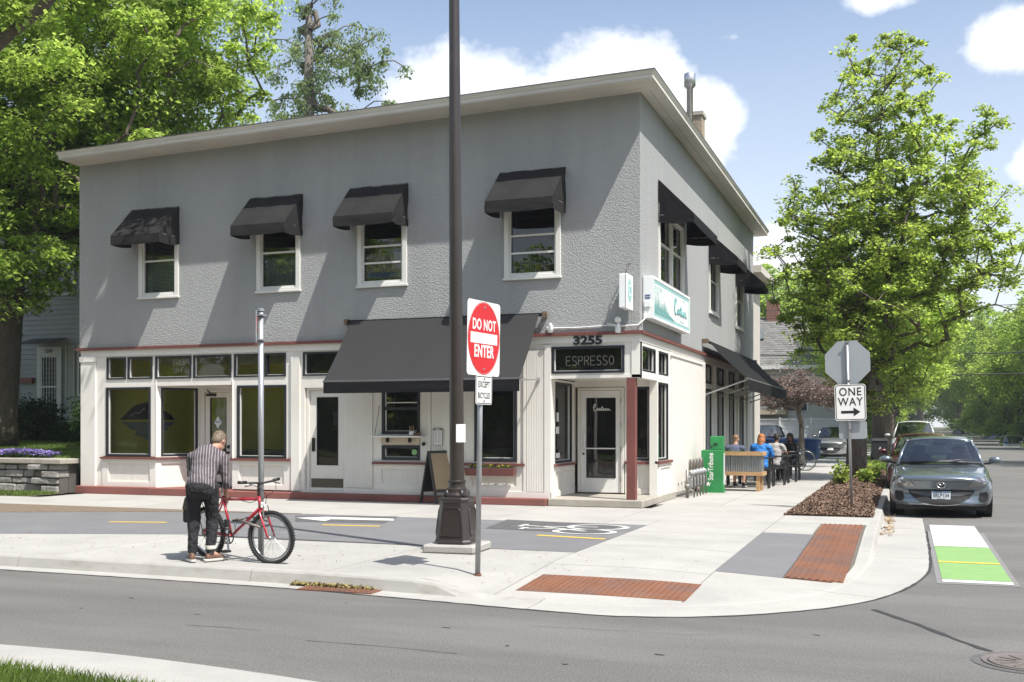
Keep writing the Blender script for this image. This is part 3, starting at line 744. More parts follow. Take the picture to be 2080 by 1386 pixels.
# --- windows of the upper floor
def updown_window(T, s0, s1, z0, z1, rails, mull=None, wide=.09, blind=None, sash=WINW):
    w = B('window', sash, lambda m: (
        m.box(s0 - .05, s0 + wide * .55, -.035, .1, z0, z1), m.box(s1 - wide * .55, s1 + .05, -.035, .1, z0, z1),
        m.box(s0 + wide * .55, s1 - wide * .55, -.035, .1, z1 - .06, z1), m.box(s0 + wide * .55, s1 - wide * .55, -.034, .1, z0, z0 + .05),
        [m.box(c - .05, c + .05, -.03, .1, z0 + .05, z1 - .06) for c in ([mull] if mull else [])]), T, bevel=.005)
    bays = [(s0 + wide * .55, s1 - wide * .55)] if not mull else [(s0 + wide * .55, mull - .05), (mull + .05, s1 - wide * .55)]
    for a, b in bays:
        def sashm(m):
            m.box(a, a + .035, .005, .04, z0 + .05, z1 - .06); m.box(b - .035, b, .005, .04, z0 + .05, z1 - .06)
            m.box(a + .035, b - .035, .005, .04, z0 + .05, z0 + .095); m.box(a + .035, b - .035, .005, .04, z1 - .1, z1 - .06)
            for r_ in rails: m.box(a + .035, b - .035, .003, .045, r_ - .018, r_ + .018)
        B('sash', sash, sashm, T, parent=w)
        B('pane', GLASSU, lambda m: m.poly([(a + .03, .05, z0 + .06), (b - .03, .05, z0 + .06), (b - .03, .05, z1 - .08), (a + .03, .05, z1 - .08)]), T, parent=w)
        B('sash_rebate', BLACK, lambda m: (m.box(a - .001, a + .03, .055, .2, z0 + .05, z1 - .06), m.box(b - .03, b + .001, .055, .2, z0 + .05, z1 - .06)), T, parent=w)
    B('sill', sash, lambda m: m.box(s0 - .07, s1 + .07, -.06, .1, z0 - .045, z0 - .001), T, parent=w, bevel=.005)
    if blind:
        blind(w, bays[0][0] + .03, bays[-1][1] - .03)
    return w
BLINDM = pm('blind_white', (.42, .44, .46), .6, var=.05)
CURT = pm('curtain_tan', (.30, .26, .21), .9, var=.1, streak=(14, 14, .5), vscale=2)
def blinds(T, z0, z1):
    def f(w, a, b):
        m = MB(); m.T = T; z = z0
        while z < z1: m.add([(a, .12, z), (b, .12, z), (b, .135, z + .018), (a, .135, z + .018)], [(0, 1, 2, 3)]); z += .03
        m.build('blind', BLINDM, w, world=True)
    return f
def curtain(T, z0, z1, mat, wav=.02):
    def f(w, a, b):
        m = MB(); m.T = T; n = 40
        for i in range(n):
            s, t = a + (b - a) * i / n, a + (b - a) * (i + 1) / n
            p, q = .14 + wav * math.sin(i * 1.1), .14 + wav * math.sin((i + 1) * 1.1)
            m.add([(s, p, z0), (t, q, z0), (t, q, z1), (s, p, z1)], [(0, 1, 2, 3)])
        m.build('curtain', mat, w, world=True)
    return f
def blue_towel(w, a, b):
    curtain(TF, 4.6, 5.1, CURT)(w, a, b)
    B('towel', pm('towel_blue', (.04, .07, .26), .9, var=.1), lambda m: m.box(a + .04, b - .15, .11, .118, 4.58, 4.70), TF, parent=w)
updown_window(TF, *upF[0], [5.24, 4.9])
updown_window(TF, *upF[1], [5.22, 4.88], blind=blue_towel)
updown_window(TF, *upF[2], [5.23], blind=curtain(TF, 4.5, 5.15, pm('curtain_grey', (.16, .17, .19), .9)))
updown_window(TF, *upF[3], [5.22], blind=blinds(TF, 4.5, 5.9))
updown_window(TR, *upR[0], [5.25], mull=22.25, blind=curtain(TR, 4.5, 5.6, pm('screen_grey', (.09, .1, .105), .9), 0))
updown_window(TR, *upR[1], [5.25]); updown_window(TR, *upR[2], [5.25])
# rooms behind the upper windows (one dark box per window), floors and inner shell
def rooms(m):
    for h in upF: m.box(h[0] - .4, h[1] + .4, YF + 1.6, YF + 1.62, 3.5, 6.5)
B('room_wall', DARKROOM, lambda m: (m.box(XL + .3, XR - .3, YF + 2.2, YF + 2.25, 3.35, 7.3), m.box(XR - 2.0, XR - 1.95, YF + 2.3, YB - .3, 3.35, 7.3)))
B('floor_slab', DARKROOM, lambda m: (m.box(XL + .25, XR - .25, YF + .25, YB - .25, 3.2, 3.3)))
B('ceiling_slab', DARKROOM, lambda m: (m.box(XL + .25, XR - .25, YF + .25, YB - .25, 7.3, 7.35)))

# --- storefront ------------------------------------------------------------
def bead(m, s0, s1, z0, z1, d=.0, pitch=.05):
    """beadboard: tongue boards with a groove between"""
    n = max(1, round((s1 - s0) / pitch)); w = (s1 - s0) / n
    m.box(s0, s1, d + .006, d + .03, z0, z1)
    for i in range(n): m.box(s0 + i * w + .004, s0 + (i + 1) * w - .004, d, d + .0058, z0, z1)
def kick(T, s0, s1, z0, z1, beads=True, st=.16):
    """kick panel: rails and stiles round a sunk beadboard field"""
    def f(m):
        m.box(s0, s0 + st, 0, .06, z0, z1); m.box(s1 - st, s1, 0, .06, z0, z1)
        m.box(s0 + st, s1 - st, 0, .06, z0, z0 + .10); m.box(s0 + st, s1 - st, 0, .06, z1 - .09, z1)
        e = .02
        m.box(s0 + st, s0 + st + e, .012, .05, z0 + .10, z1 - .09); m.box(s1 - st - e, s1 - st, .012, .05, z0 + .10, z1 - .09)
        m.box(s0 + st + e, s1 - st - e, .012, .05, z0 + .10, z0 + .10 + e); m.box(s0 + st + e, s1 - st - e, .012, .05, z1 - .09 - e, z1 - .09)
    k = B('kick_panel', CREAM, f, T)
    B('beadboard', CREAM, lambda m: bead(m, s0 + st + .02, s1 - st - .02, z0 + .12, z1 - .11, .035), T, parent=k)
    return k
def shopwin(T, s0, s1, z0, z1, fw=.05, depth=.10, glassd=.07, gm=None, mulls=(), mat=None, name='window'):
    mat = mat or BLACK
    def f(m):
        m.box(s0, s0 + fw, 0, depth, z0, z1); m.box(s1 - fw, s1, 0, depth, z0, z1)
        m.box(s0 + fw, s1 - fw, 0, depth, z0, z0 + fw); m.box(s0 + fw, s1 - fw, 0, depth, z1 - fw, z1)
        for c in mulls: m.box(c - .02, c + .02, 0, depth, z0 + fw, z1 - fw)
    w = B(name, mat, f, T)
    B('glazing_bead', WINW, lambda m: (m.box(s0 + fw, s0 + fw + .018, .04, depth - .03, z0 + fw, z1 - fw), m.box(s1 - fw - .018, s1 - fw, .04, depth - .03, z0 + fw, z1 - fw),
       m.box(s0 + fw + .018, s1 - fw - .018, .04, depth - .03, z0 + fw, z0 + fw + .012)), T, parent=w)
    B('pane', gm or GLASS, lambda m: m.poly([(s0 + fw, glassd, z0 + fw), (s1 - fw, glassd, z0 + fw), (s1 - fw, glassd, z1 - fw), (s0 + fw, glassd, z1 - fw)]), T, parent=w)
    return w
FW = .0
# front plane fillers: everything that is not a window, as boxes butting each other (cream)
HOLES = [(-17.08, -16.54, 2.59, 3.09), (-16.49, -15.81, 2.59, 3.09), (-15.73, -14.76, 2.59, 3.09), (-14.71, -13.72, 2.59, 3.09), (-13.65, -12.35, 2.59, 3.09),
         (-17.10, -15.86, .85, 2.41), (-13.57, -12.34, .84, 2.41), (-15.71, -13.68, 0, 2.43), (-11.93, -10.92, 2.59, 3.09), (-11.9, -10.95, 0, 2.34),
         (-10.07, -9.21, 1.37, 2.45), (-10.07, -9.21, .84, 1.14), (-8.02, -7.12, .83, 2.32), (-6.41, -4.97, 2.54, 3.055), (-6.42, XR, 0, 2.44),
         (-17.20, -15.71, 0, .85), (-13.68, -12.23, 0, .84), (-10.25, -9.02, 0, .77), (-8.25, -6.97, 0, .79)]
B('storefront_frame', CREAM, lambda m: holes_wall(m, XL + .05, XR, .17, 3.165, .02, .16, HOLES), TF)
for h in HOLES[:5]: shopwin(TF, *h, fw=.035, glassd=.08, mulls=((-12.84,) if h[1] > -12.5 else ()))
w1 = shopwin(TF, *HOLES[5]); w3 = shopwin(TF, *HOLES[6])
shopwin(TF, *HOLES[8], fw=.035)
kick(TF, -17.20, -15.71, .17, .79); kick(TF, -13.68, -12.23, .17, .79)
def pil(m, x0, x1, z0=.17, z1=3.0): m.box(x0, x1, -.03, .019, z0, z1)
B('pilaster', CREAM, lambda m: (pil(m, XL + .06, -17.38), m.box(XL + .04, -17.36, -.05, .019, 3.0, 3.12)), TF)
B('pilaster', CREAM, lambda m: (pil(m, -12.2, -12.0), ), TF)
B('cornice_board', CREAM, lambda m: m.box(XL + .05, XR + .012, -.012, .019, 3.12, 3.26), TF)
B('cornice_board', CREAM, lambda m: m.box(YF + .02, YB, -.012, .019, 3.12, 3.26), TR)
for a, b in ((-17.22, -15.66), (-13.72, -12.2), (-10.27, -9.0), (-8.24, -6.95)):
    B('window_sill', MAROON, lambda m: m.box(a, b, -.06, .06, .79 if a < -12 else .755, .835 if a < -12 else .80), TF, bevel=.004)
# plinth
def plinth(m):
    m.box(XL + .05, -15.71, YF - .2, YF + .16, 0, .17); m.box(-13.68, -6.46, YF - .2, YF + .16, 0, .14)
    m.prism([(-15.71, YF - .2, 0), (-13.68, YF - .2, 0), (-13.68, YF + .16, 0), (-14.3, YF + 1.0, 0), (-15.2, YF + 1.0, 0), (-15.71, YF + .16, 0)], (0, 0, .16))
B('plinth', PLINTH, plinth, bevel=.012)
# left shop: recessed angled entrance
def ang(a, b):
    a = Vector((*a, 0)); b = Vector((*b, 0)); d = (b - a).normalized(); return frameT(a, d, Vector((-d.y, d.x, 0))), (b - a).length
TA, LA = ang((-15.71, YF), (-15.2, YF + .95)); TB, LB = ang((-14.3, YF + .95), (-13.69, YF)); TD = frameT((0, YF + .95, 0), (1, 0, 0), (0, 1, 0))
for T_, L_ in ((TA, LA), (TB, LB)):
    B('entry_frame', CREAM, lambda m: holes_wall(m, 0, L_, .16, 2.56, 0, .1, [(.12, L_ - .08, .85, 2.40), (.0, L_, .16, .79)]), T_)
    shopwin(T_, .12, L_ - .08, .85, 2.40, glassd=.06); kick(T_, 0, L_, .16, .79, st=.12)
    B('window_sill', MAROON, lambda m: m.box(0, L_, -.05, .05, .79, .835), T_)
B('entry_ceiling', CREAM, lambda m: m.prism([(-15.71, YF + .16, 2.44), (-13.68, YF + .16, 2.44), (-14.3, YF + 1.05, 2.44), (-15.2, YF + 1.05, 2.44)], (0, 0, .05)))
def door(T, s0, s1, z0, z1, mat, gl=(.13, .13, .26, .12), glassmat=None, depth=.05, framew=.07, panel=None):
    """a glazed door: leaf > pane, plus its frame"""
    B('door_frame', CREAM, lambda m: (m.box(s0 - framew, s0 - .004, -.02, .1, z0, z1 + framew), m.box(s1 + .004, s1 + framew, -.02, .1, z0, z1 + framew), m.box(s0 - .004, s1 + .004, -.02, .1, z1 + .005, z1 + framew)), T, bevel=.004)
    l, r, bt, tp = gl
    d = B('door', mat, lambda m: (m.box(s0, s0 + l, .02, .02 + depth, z0, z1), m.box(s1 - r, s1, .02, .02 + depth, z0, z1), m.box(s0 + l, s1 - r, .02, .02 + depth, z0, z0 + bt), m.box(s0 + l, s1 - r, .02, .02 + depth, z1 - tp, z1)), T, bevel=.004)
    B('glazing_bead', BLACK, lambda m: (m.box(s0 + l, s0 + l + .012, .012, .05, z0 + bt, z1 - tp), m.box(s1 - r - .012, s1 - r, .012, .05, z0 + bt, z1 - tp), m.box(s0 + l + .012, s1 - r - .012, .012, .05, z0 + bt, z0 + bt + .012), m.box(s0 + l + .012, s1 - r - .012, .012, .05, z1 - tp - .012, z1 - tp)), T, parent=d)
    B('pane', glassmat or GLASS, lambda m: m.poly([(s0 + l, .045, z0 + bt), (s1 - r, .045, z0 + bt), (s1 - r, .045, z1 - tp), (s0 + l, .045, z1 - tp)]), T, parent=d)
    return d
d1 = door(TD, -15.1, -14.4, .17, 2.3, CREAM)
B('handle', BRONZE, lambda m: (m.box(-14.47, -14.44, -.04, .02, 1.02, 1.1), m.lathe([(.0, -.05), (.03, -.05), (.03, .0)], (-14.455, 0, .93), 12, 'y')), TD, parent=d1)
B('door_closer', BRONZE, lambda m: (m.box(-15.05, -14.8, -.03, .02, 2.22, 2.27), m.beam((-14.9, -.02, 2.24), (-14.95, -.12, 2.36), .02, .02)), TD)
B('entry_frame', CREAM, lambda m: (m.box(-15.2, -14.3, 0, .1, 2.37, 2.56), m.box(-15.2, -15.17, 0, .1, .16, 2.37), m.box(-14.33, -14.3, 0, .1, .16, 2.37)), TD)
def canteen_strokes(m, T, w, h, r):
    """script lettering as tubes: Canteen"""
    S_ = [[(.13, .78), (.10, .9), (.045, .98), (.0, .82), (-.02, .5), (.01, .16), (.07, .0), (.14, .08), (.17, .22)], [(.045, .98), (.09, 1.06), (.11, .9), (.07, .6), (-.03, .45)],
          [(.27, .36), (.22, .42), (.19, .25), (.22, .08), (.27, .2), (.28, .42), (.28, .12), (.32, .08)],
          [(.32, .08), (.345, .42), (.345, .08), (.37, .36), (.41, .4), (.42, .12), (.45, .08)],
          [(.45, .08), (.50, .45), (.51, .72), (.49, .4), (.49, .12), (.54, .08)], [(.45, .5), (.55, .52)],
          [(.54, .16), (.60, .26), (.62, .38), (.58, .42), (.56, .25), (.60, .07), (.66, .14)],
          [(.66, .16), (.72, .26), (.74, .38), (.70, .42), (.68, .25), (.72, .07), (.78, .14)],
          [(.78, .1), (.81, .42), (.81, .08), (.84, .36), (.88, .4), (.89, .12), (.94, .08), (1.0, .2)]]
    for st in S_:
        P = [Vector((p[0] * w, p[1] * h, 0)) for p in st]; m.tube([T @ p for p in P], r, 5)
def quatre(m):
    c = (-14.77, -.0, 1.62)
    P = []
    for i in range(32):
        t = i * 2 * math.pi / 32; r_ = .09 * (1 + .22 * math.cos(4 * t) ); P.append((c[0] + .9 * r_ * math.cos(t), .038, c[2] + 1.2 * r_ * math.sin(t)))
    m.prism(P, (0, -.002, 0))
B('door_sticker', pm('sticker_white', (.72, .78, .80), .6), quatre, TD, parent=d1)
B('sticker_lettering', BLACK, lambda m: m.text('brandfu', frameT((-14.77, YF + .95 + .034, 1.63), (1, 0, 0), (0, 0, 1)), .045, .001, bold=.001), parent=d1)
# middle door 3253 with kick plate
TM = frameT((0, YF + .10, 0), (1, 0, 0), (0, 1, 0))
d2 = door(TM, -11.82, -11.0, .18, 2.28, CREAM, (.16, .15, .53, .14))
B('kick_plate', pm('kick_bronze', (.11, .09, .07), .45, metal=.5, var=.1), lambda m: m.box(-11.79, -11.03, .012, .02, .24, .43), TM, parent=d2)
B('handle', BRONZE, lambda m: (m.box(-11.77, -11.70, -.004, .02, 1.0, 1.28), m.beam((-11.735, -.05, 1.14), (-11.66, -.05, 1.14), .02, .02), m.tube([(-11.735, .0, 1.14), (-11.735, -.05, 1.14)], .012)), TM, parent=d2)
B('notice', BLACK, lambda m: m.box(-11.29, -11.17, .05, .055, 1.55, 1.85), TM, parent=d2)
B('door_frame', CREAM, lambda m: m.box(-11.9, -10.95, -.1, .12, .14, .178), TM)
B('house_number', BLACK, lambda m: m.text('3253', frameT((-11.24, YF - .0, 2.455), (1, 0, 0), (0, 0, 1)), .16, .006, sx=1.05, bold=.003, shear=.1))
# serving window, beadboard wall
def beadfield(s0, s1, z0, z1): B('beadboard', CREAM, lambda m: bead(m, s0, s1, z0, z1, -.012), TF)
beadfield(-10.9, -10.28, .26, 2.5); beadfield(-8.95, -8.3, .26, 2.5); beadfield(-6.92, -6.56, .26, 3.0)
B('corner_board', CREAM, lambda m: (m.box(-9.02, -8.96, -.02, .02, .14, 3.1), m.box(-8.28, -8.22, -.02, .02, .14, 3.1), m.box(-6.98, -6.93, -.02, .02, .14, 3.1), m.box(-6.55, -6.42, -.025, .02, .14, 3.1), m.box(-10.94, -6.42, -.024, .019, .14, .25)), TF)
kick(TF, -10.25, -9.02, .25, .755); kick(TF, -8.25, -6.97, .25, .755)
sw = shopwin(TF, *HOLES[10], fw=.06); B('meeting_rail', BLACK, lambda m: m.box(-10.01, -9.27, .02, .08, 1.86, 1.92), TF, parent=sw)
B('sash_bar', WINW, lambda m: (m.box(-10.0, -9.28, .03, .06, 2.0, 2.02), m.box(-10.0, -9.98, .03, .06, 1.42, 1.86), m.box(-10.0, -9.28, .03, .06, 1.42, 1.44)), TF, parent=sw)
shopwin(TF, *HOLES[11], fw=.06); shopwin(TF, *HOLES[12], fw=.07, depth=.14, glassd=.1)
cn = B('serving_counter', CREAM, lambda m: m.box(-10.2, -9.1, -.22, .02, 1.30, 1.335), TF, bevel=.004)
B('counter_board', pm('counter_tan', (.52, .45, .35), .7, var=.05), lambda m: m.box(-10.07, -9.21, -.03, .02, 1.16, 1.29), TF)
B('bracket', BRONZE, lambda m: [m.box(x, x + .015, -.15, -.03, 1.2, 1.3) for x in (-9.9, -9.4)], TF, parent=cn)
B('stay_chain', BRONZE, lambda m: m.tube([(-10.18, -.1, 1.32), (-10.12, -.0, 1.95)], .006, 5), TF, parent=cn)
B('round_sticker', pm('sticker_green', (.25, .5, .2), .6), lambda m: m.lathe([(.01, .068), (.062, .068), (.062, .066)], (-9.36, 0, 1.0), 20, 'y'), TF)
B('doorbell', BRONZE, lambda m: m.prism([(-9.12, -.035, 1.13), (-9.08, -.035, 1.17), (-9.12, -.035, 1.21), (-9.16, -.035, 1.17)], (0, .06, 0)), TF)
# corner entrance
B('corner_header', CREAM, lambda m: m.box(-6.42, XR, .0, .019, 2.444, 2.5), TF)
esp = shopwin(TF, *HOLES[13], fw=.045)
TL = frameT((-6.42, 0, 0), (0, 1, 0), (-1, 0, 0))                  # left jamb wall of the recess, faces +X
B('entry_frame', CREAM, lambda m: holes_wall(m, YF + .16, 21.1, .15, 2.44, 0, .1, [(19.68, 20.80, .80, 2.40), (YF + .16, 21.1, .15, .74)]), TL)
kk = kick(TL, YF + .17, 21.0, .15, .74, st=.12)
sl = shopwin(TL, 19.68, 20.80, .80, 2.40, glassd=.07)
B('window_sill', MAROON, lambda m: m.box(YF + .165, 20.95, -.05, .05, .745, .79), TL)
TE = frameT((0, 21.0, 0), (1, 0, 0), (0, 1, 0))
B('entry_frame', CREAM, lambda m: (m.box(-6.42, XR - .1, 0, .1, 2.33, 2.46), m.box(-5.37, -5.2, 0, .1, .765, 2.33), m.box(-4.83, XR - .1, 0, .1, .765, 2.33), m.box(-5.2, -4.83, 0, .1, .765, .83)), TE)
shopwin(TE, -5.2, -4.83, .83, 2.33, glassd=.05)
B('window_sill', MAROON, lambda m: m.box(-5.36, XR - .0, -.05, .02, .76, .82), TE)
kick(TE, -5.36, XR - .0, .15, .76, st=.07)
B('entry_ceiling', CREAM, lambda m: m.box(-6.42, XR - .16, YF + .16, 21.0, 2.46, 2.5))
dM = door(TE, -6.30, -5.44, .17, 2.26, WHITE, (.12, .12, .30, .15), framew=.06)
B('handle', WHITE, lambda m: (m.tube([(-6.23, .0, 1.36), (-6.23, -.07, 1.36), (-6.20, -.07, 1.36), (-6.20, -.07, 1.06), (-6.23, -.07, 1.06), (-6.23, .0, 1.06)], .013, 8), m.box(-6.18, -5.56, .0, .02, 1.06, 1.085)), TE, parent=dM)
B('hinge', BRONZE, lambda m: [m.tube([(-5.435, -.01, z), (-5.435, -.01, z + .12)], .01, 6) for z in (.4, 1.0, 1.5, 2.0)], TE, parent=dM)
B('lock', BRONZE, lambda m: m.lathe([(.0, .0), (.022, .0), (.022, .03)], (-6.24, 0, .96), 12, 'y'), TE, parent=dM)
B('door_lettering', WHITE, lambda m: canteen_strokes(m, frameT((-6.03, 21.03, 1.84), (1, 0, 0), (0, 0, 1)), .36, .14, .0075), parent=dM)
B('window_notice', WHITE, lambda m: (m.box(19.95, 20.08, .055, .062, 1.62, 1.80), m.box(19.86, 20.1, .055, .062, 1.38, 1.52), m.box(19.8, 20.15, .055, .062, .9, 1.0)), TL, parent=sl)
B('window_notice', pm('notice_red', (.45, .12, .1), .6), lambda m: m.box(19.78, 19.9, .055, .062, 1.08, 1.2), TL, parent=sl)
step = B('entry_step', CONC_STEP, lambda m: m.box(-6.45, XR + .08, YF - .13, 21.0, .0, .145), bevel=.015)
B('entry_step', CONC_STEP, lambda m: m.box(XR - .0, XR + .08, 21.002, 22.35, .0, .145), bevel=.01)
B('corner_post', MAROON, lambda m: m.box(-4.93, -4.76, YF + .0, YF + .16, .145, 2.44), bevel=.006)
# side storefront
HS = [(19.62, 20.76, 2.57, 3.05), (21.02, 21.95, 2.57, 3.05), (20.98, 21.95, .83, 2.42), (22.2, 25.8, .1, 3.08)]
cols = [(26.12, 27.2), (28.05, 29.15), (30.0, 31.05), (32.0, 32.95)]
for a, b in cols: HS += [(a, b, 2.6, 3.08), (a, b, .75, 2.47)]
B('storefront_frame', CREAM, lambda m: holes_wall(m, YF + .16, YB, .05, 3.165, 0, .16, HS + [(YF, 20.9, 0, 2.44)]), TR)
for h in HS[:3]: shopwin(TR, *h, fw=.04, glassd=.09)
for a, b in cols: shopwin(TR, a, b, 2.6, 3.08, fw=.05, glassd=.12, depth=.15); shopwin(TR, a, b, .75, 2.47, fw=.05, glassd=.12, depth=.15)
B('blank_panel', pm('panel_cream', (.68, .65, .60), .6, var=.03, bump=.05), lambda m: (m.box(22.2, 25.8, -.02, .1, .1, 3.02),), TR)
B('panel_cap', CREAM, lambda m: m.box(22.12, 25.86, -.045, .1, 3.02, 3.08), TR)
B('pilaster', CREAM, lambda m: m.box(25.9, 26.04, -.05, -.0, .1, 3.1), TR)
for p in (27.5, 29.5, 31.4, 33.4, 34.9): B('pilaster', CREAM, lambda m: m.box(p, p + .14, -.05, -.0, .1, 3.1), TR)
kick(frameT((XR + .021, 0, 0), (0, 1, 0), (-1, 0, 0)), 20.98, 22.18, .145, .77, st=.13)
B('window_sill', MAROON, lambda m: m.box(20.9, 22.15, -.06, .05, .775, .825), TR)
B('foundation', CONC_STEP, lambda m: m.box(22.36, YB, -.03, .16, 0, .05), TR)
# ground floor interiors
FLOORW = pm('shop_floor', (.52, .48, .40), .5, var=.15)
def interior():
    B('shop_floor', FLOORW, lambda m: (m.box(XL + .25, -12.1, YF + .17, YF + 5, .02, .13), m.box(-12.0, XR - .17, YF + .17, YF + 7, .02, .12)))
    B('shop_wall', YELLOWW, lambda m: (m.box(XL + .26, -12.1, YF + 3.6, YF + 3.65, .14, 3.19), m.box(XL + .26, XL + .3, YF + .2, YF + 3.6, .14, 3.19)))
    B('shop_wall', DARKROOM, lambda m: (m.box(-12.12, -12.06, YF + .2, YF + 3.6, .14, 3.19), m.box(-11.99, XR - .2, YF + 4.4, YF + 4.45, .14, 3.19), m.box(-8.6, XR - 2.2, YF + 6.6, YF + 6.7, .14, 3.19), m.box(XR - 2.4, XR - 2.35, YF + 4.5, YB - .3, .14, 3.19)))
    xx = XL + .30
    def PFm(x, y):
        u = (x - 1040) / FOC; k = xx / (-SY + u * CY); return (k * (CY + u * SY), CAM_H + (867 - y) * k / FOC)
    def shape(name, mat, pts, off):
        B(name, mat, lambda m: m.prism([(xx + .004 + off, PFm(x, y)[0], PFm(x, y)[1]) for x, y in pts], (.003, 0, 0)))
    sc_ = lambda P: [(x / 3.3, 620 + y / 3.3) for x, y in P]
    shape('mural_mountain', BLACK, sc_([(805, 768), (860, 710), (905, 672), (965, 655), (1000, 650), (1040, 680), (1070, 700), (1110, 712), (1145, 735), (1172, 768)]), .0)
    shape('mural_reflection', pm('mural_blue', (.30, .38, .34), .8), sc_([(805, 782), (1172, 782), (1150, 805), (1110, 815), (1125, 835), (1060, 850), (1030, 900), (1000, 920), (950, 880), (895, 870), (925, 845), (870, 830), (850, 805)]), .0)
    shape('mural_highlight', WHITE, sc_([(866, 745), (905, 718), (925, 724), (965, 690), (968, 694), (926, 730), (906, 724), (868, 750)]), .004)
    B('shop_ceiling', WHITE, lambda m: m.box(XL + .3, -12.15, YF + .2, YF + 3.6, 3.12, 3.19))
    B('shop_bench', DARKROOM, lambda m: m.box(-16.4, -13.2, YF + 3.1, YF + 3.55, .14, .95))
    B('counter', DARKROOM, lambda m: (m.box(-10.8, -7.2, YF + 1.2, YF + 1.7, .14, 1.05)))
    # tray of neon letters hung inside, unlit
NEON = pm('neon_tube', (.92, .80, .68), .4)
interior()
def neon(name, txt, T, size, label, cat='sign'):
    o = thing(name, label, cat, T.translation)
    m = MB(); m.text(txt, frameT((0, 0, 0), (1, 0, 0), (0, 0, 1)), size, .003, bold=-.012 * size / .2, space=1.05)
    return o, m
def neonline(name, words, c, h, w, label):
    """letters drawn as thin glass tubes, each letter a part"""
    G = {'F': [[(0, 0), (0, 1), (.6, 1)], [(0, .52), (.5, .52)]], 'R': [[(0, 0), (0, 1), (.45, 1), (.6, .78), (.45, .52), (0, .5)], [(.3, .5), (.62, 0)]],
         'E': [[(.6, 0), (0, 0), (0, 1), (.6, 1)], [(0, .52), (.5, .52)]], 'W': [[(0, 1), (.18, 0), (.38, .8), (.58, 0), (.76, 1)]], 'I': [[(.1, 0), (.1, 1)]],
         '-': [[(.05, .5), (.35, .5)]], 'S': [[(.58, .88), (.4, 1), (.15, 1), (.02, .8), (.12, .56), (.48, .44), (.6, .22), (.45, 0), (.15, 0), (0, .12)]],
         'P': [[(0, 0), (0, 1), (.45, 1), (.6, .75), (.45, .5), (0, .5)]], 'O': [[(.32, 0), (.1, .14), (0, .5), (.1, .86), (.32, 1), (.54, .86), (.64, .5), (.54, .14), (.32, 0)]], ' ': []}
    o = thing(name, label, 'neon sign', c)
    for row, wd in enumerate(words):
        adv = {'I': .34, '-': .5, 'W': .98}
        tot = sum(adv.get(q, .84) for q in wd) - .2; x = -tot / 2 * w
        for q in wd:
            m = MB()
            for st in G[q]: m.tube([(x + p[0] * w, 0, p[1] * h - row * h * 1.45) for p in st], .009, 5)
            if m.v: m.build('letter', NEON, o)
            x += adv.get(q, .84) * w
    part('tube_stand', BLACK, o, lambda m: m.box(-.3, .3, .015, .022, -.02 - (len(words) - 1) * h * 1.45, -.01 - (len(words) - 1) * h * 1.45))
    return o
neonline('neon_sign', ['FREE', 'WI-FI'], (-15.16, YF + .13, 2.89), .115, .11, 'unlit neon tubes spelling free wi-fi behind the transom window of the left shop')
es = neonline('neon_sign', ['ESPRESSO'], (-5.68, YF + .13, 2.70), .17, .145, 'unlit neon tubes spelling espresso above the corner entrance door')
part('tube_stand', BLACK, es, lambda m: m.box(-.55, .55, .015, .022, -.05, -.035))
B('house_number', BLACK, lambda m: m.text('3255', frameT((-5.68, YF - .02, 3.155), (1, 0, 0), (0, 0, 1)), .215, .007, sx=1.35, bold=.010))
# ------------------------------------------------------------------ awnings
CANVAS = pm('awning_canvas', (.022, .0215, .0215), .85, var=.12, vscale=2.5, bump=.3, bscale=14, bdist=.02, spec=.15, col2=(.031, .030, .029), c2scale=1.5, c2amt=.5)
CANVAS_B = pm('awning_canvas_black', (.010, .010, .011), .85, spec=.2, var=.1, bump=.3, bscale=14, bdist=.02)
CANVAS_G = pm('awning_canvas_large', (.022, .021, .022), .85, var=.08, vscale=2, bump=.15, bscale=10, bdist=.01)
ALU = pm('aluminium', (.42, .42, .42), .4, metal=.7, var=.1)
def cloth_grid(m, fn, nu, nv, seed, amp=.012, flip=False):
    """fn(u,v) -> point; small wrinkles pushed along the surface normal, none at the top edge"""
    P = [[Vector(fn(i / nu, j / nv)) for i in range(nu + 1)] for j in range(nv + 1)]
    nrm = (P[0][nu] - P[0][0]).cross(P[nv][0] - P[0][0]).normalized()
    vs_ = []
    for j in range(nv + 1):
        for i in range(nu + 1):
            u, v = i / nu, j / nv
            w = amp * (mnoise.noise(Vector((u * 5 + seed, v * 2.2, seed))) + .5 * mnoise.noise(Vector((u * 16 + v * 5, v * 3, seed + 3)))) * math.sin(math.pi * min(1, v * .96 + .02)) ** .5
            vs_.append(P[j][i] + nrm * w)
    f = [(j * (nu + 1) + i, j * (nu + 1) + i + 1, (j + 1) * (nu + 1) + i + 1, (j + 1) * (nu + 1) + i) for j in range(nv) for i in range(nu)]
    m.add(vs_, f)
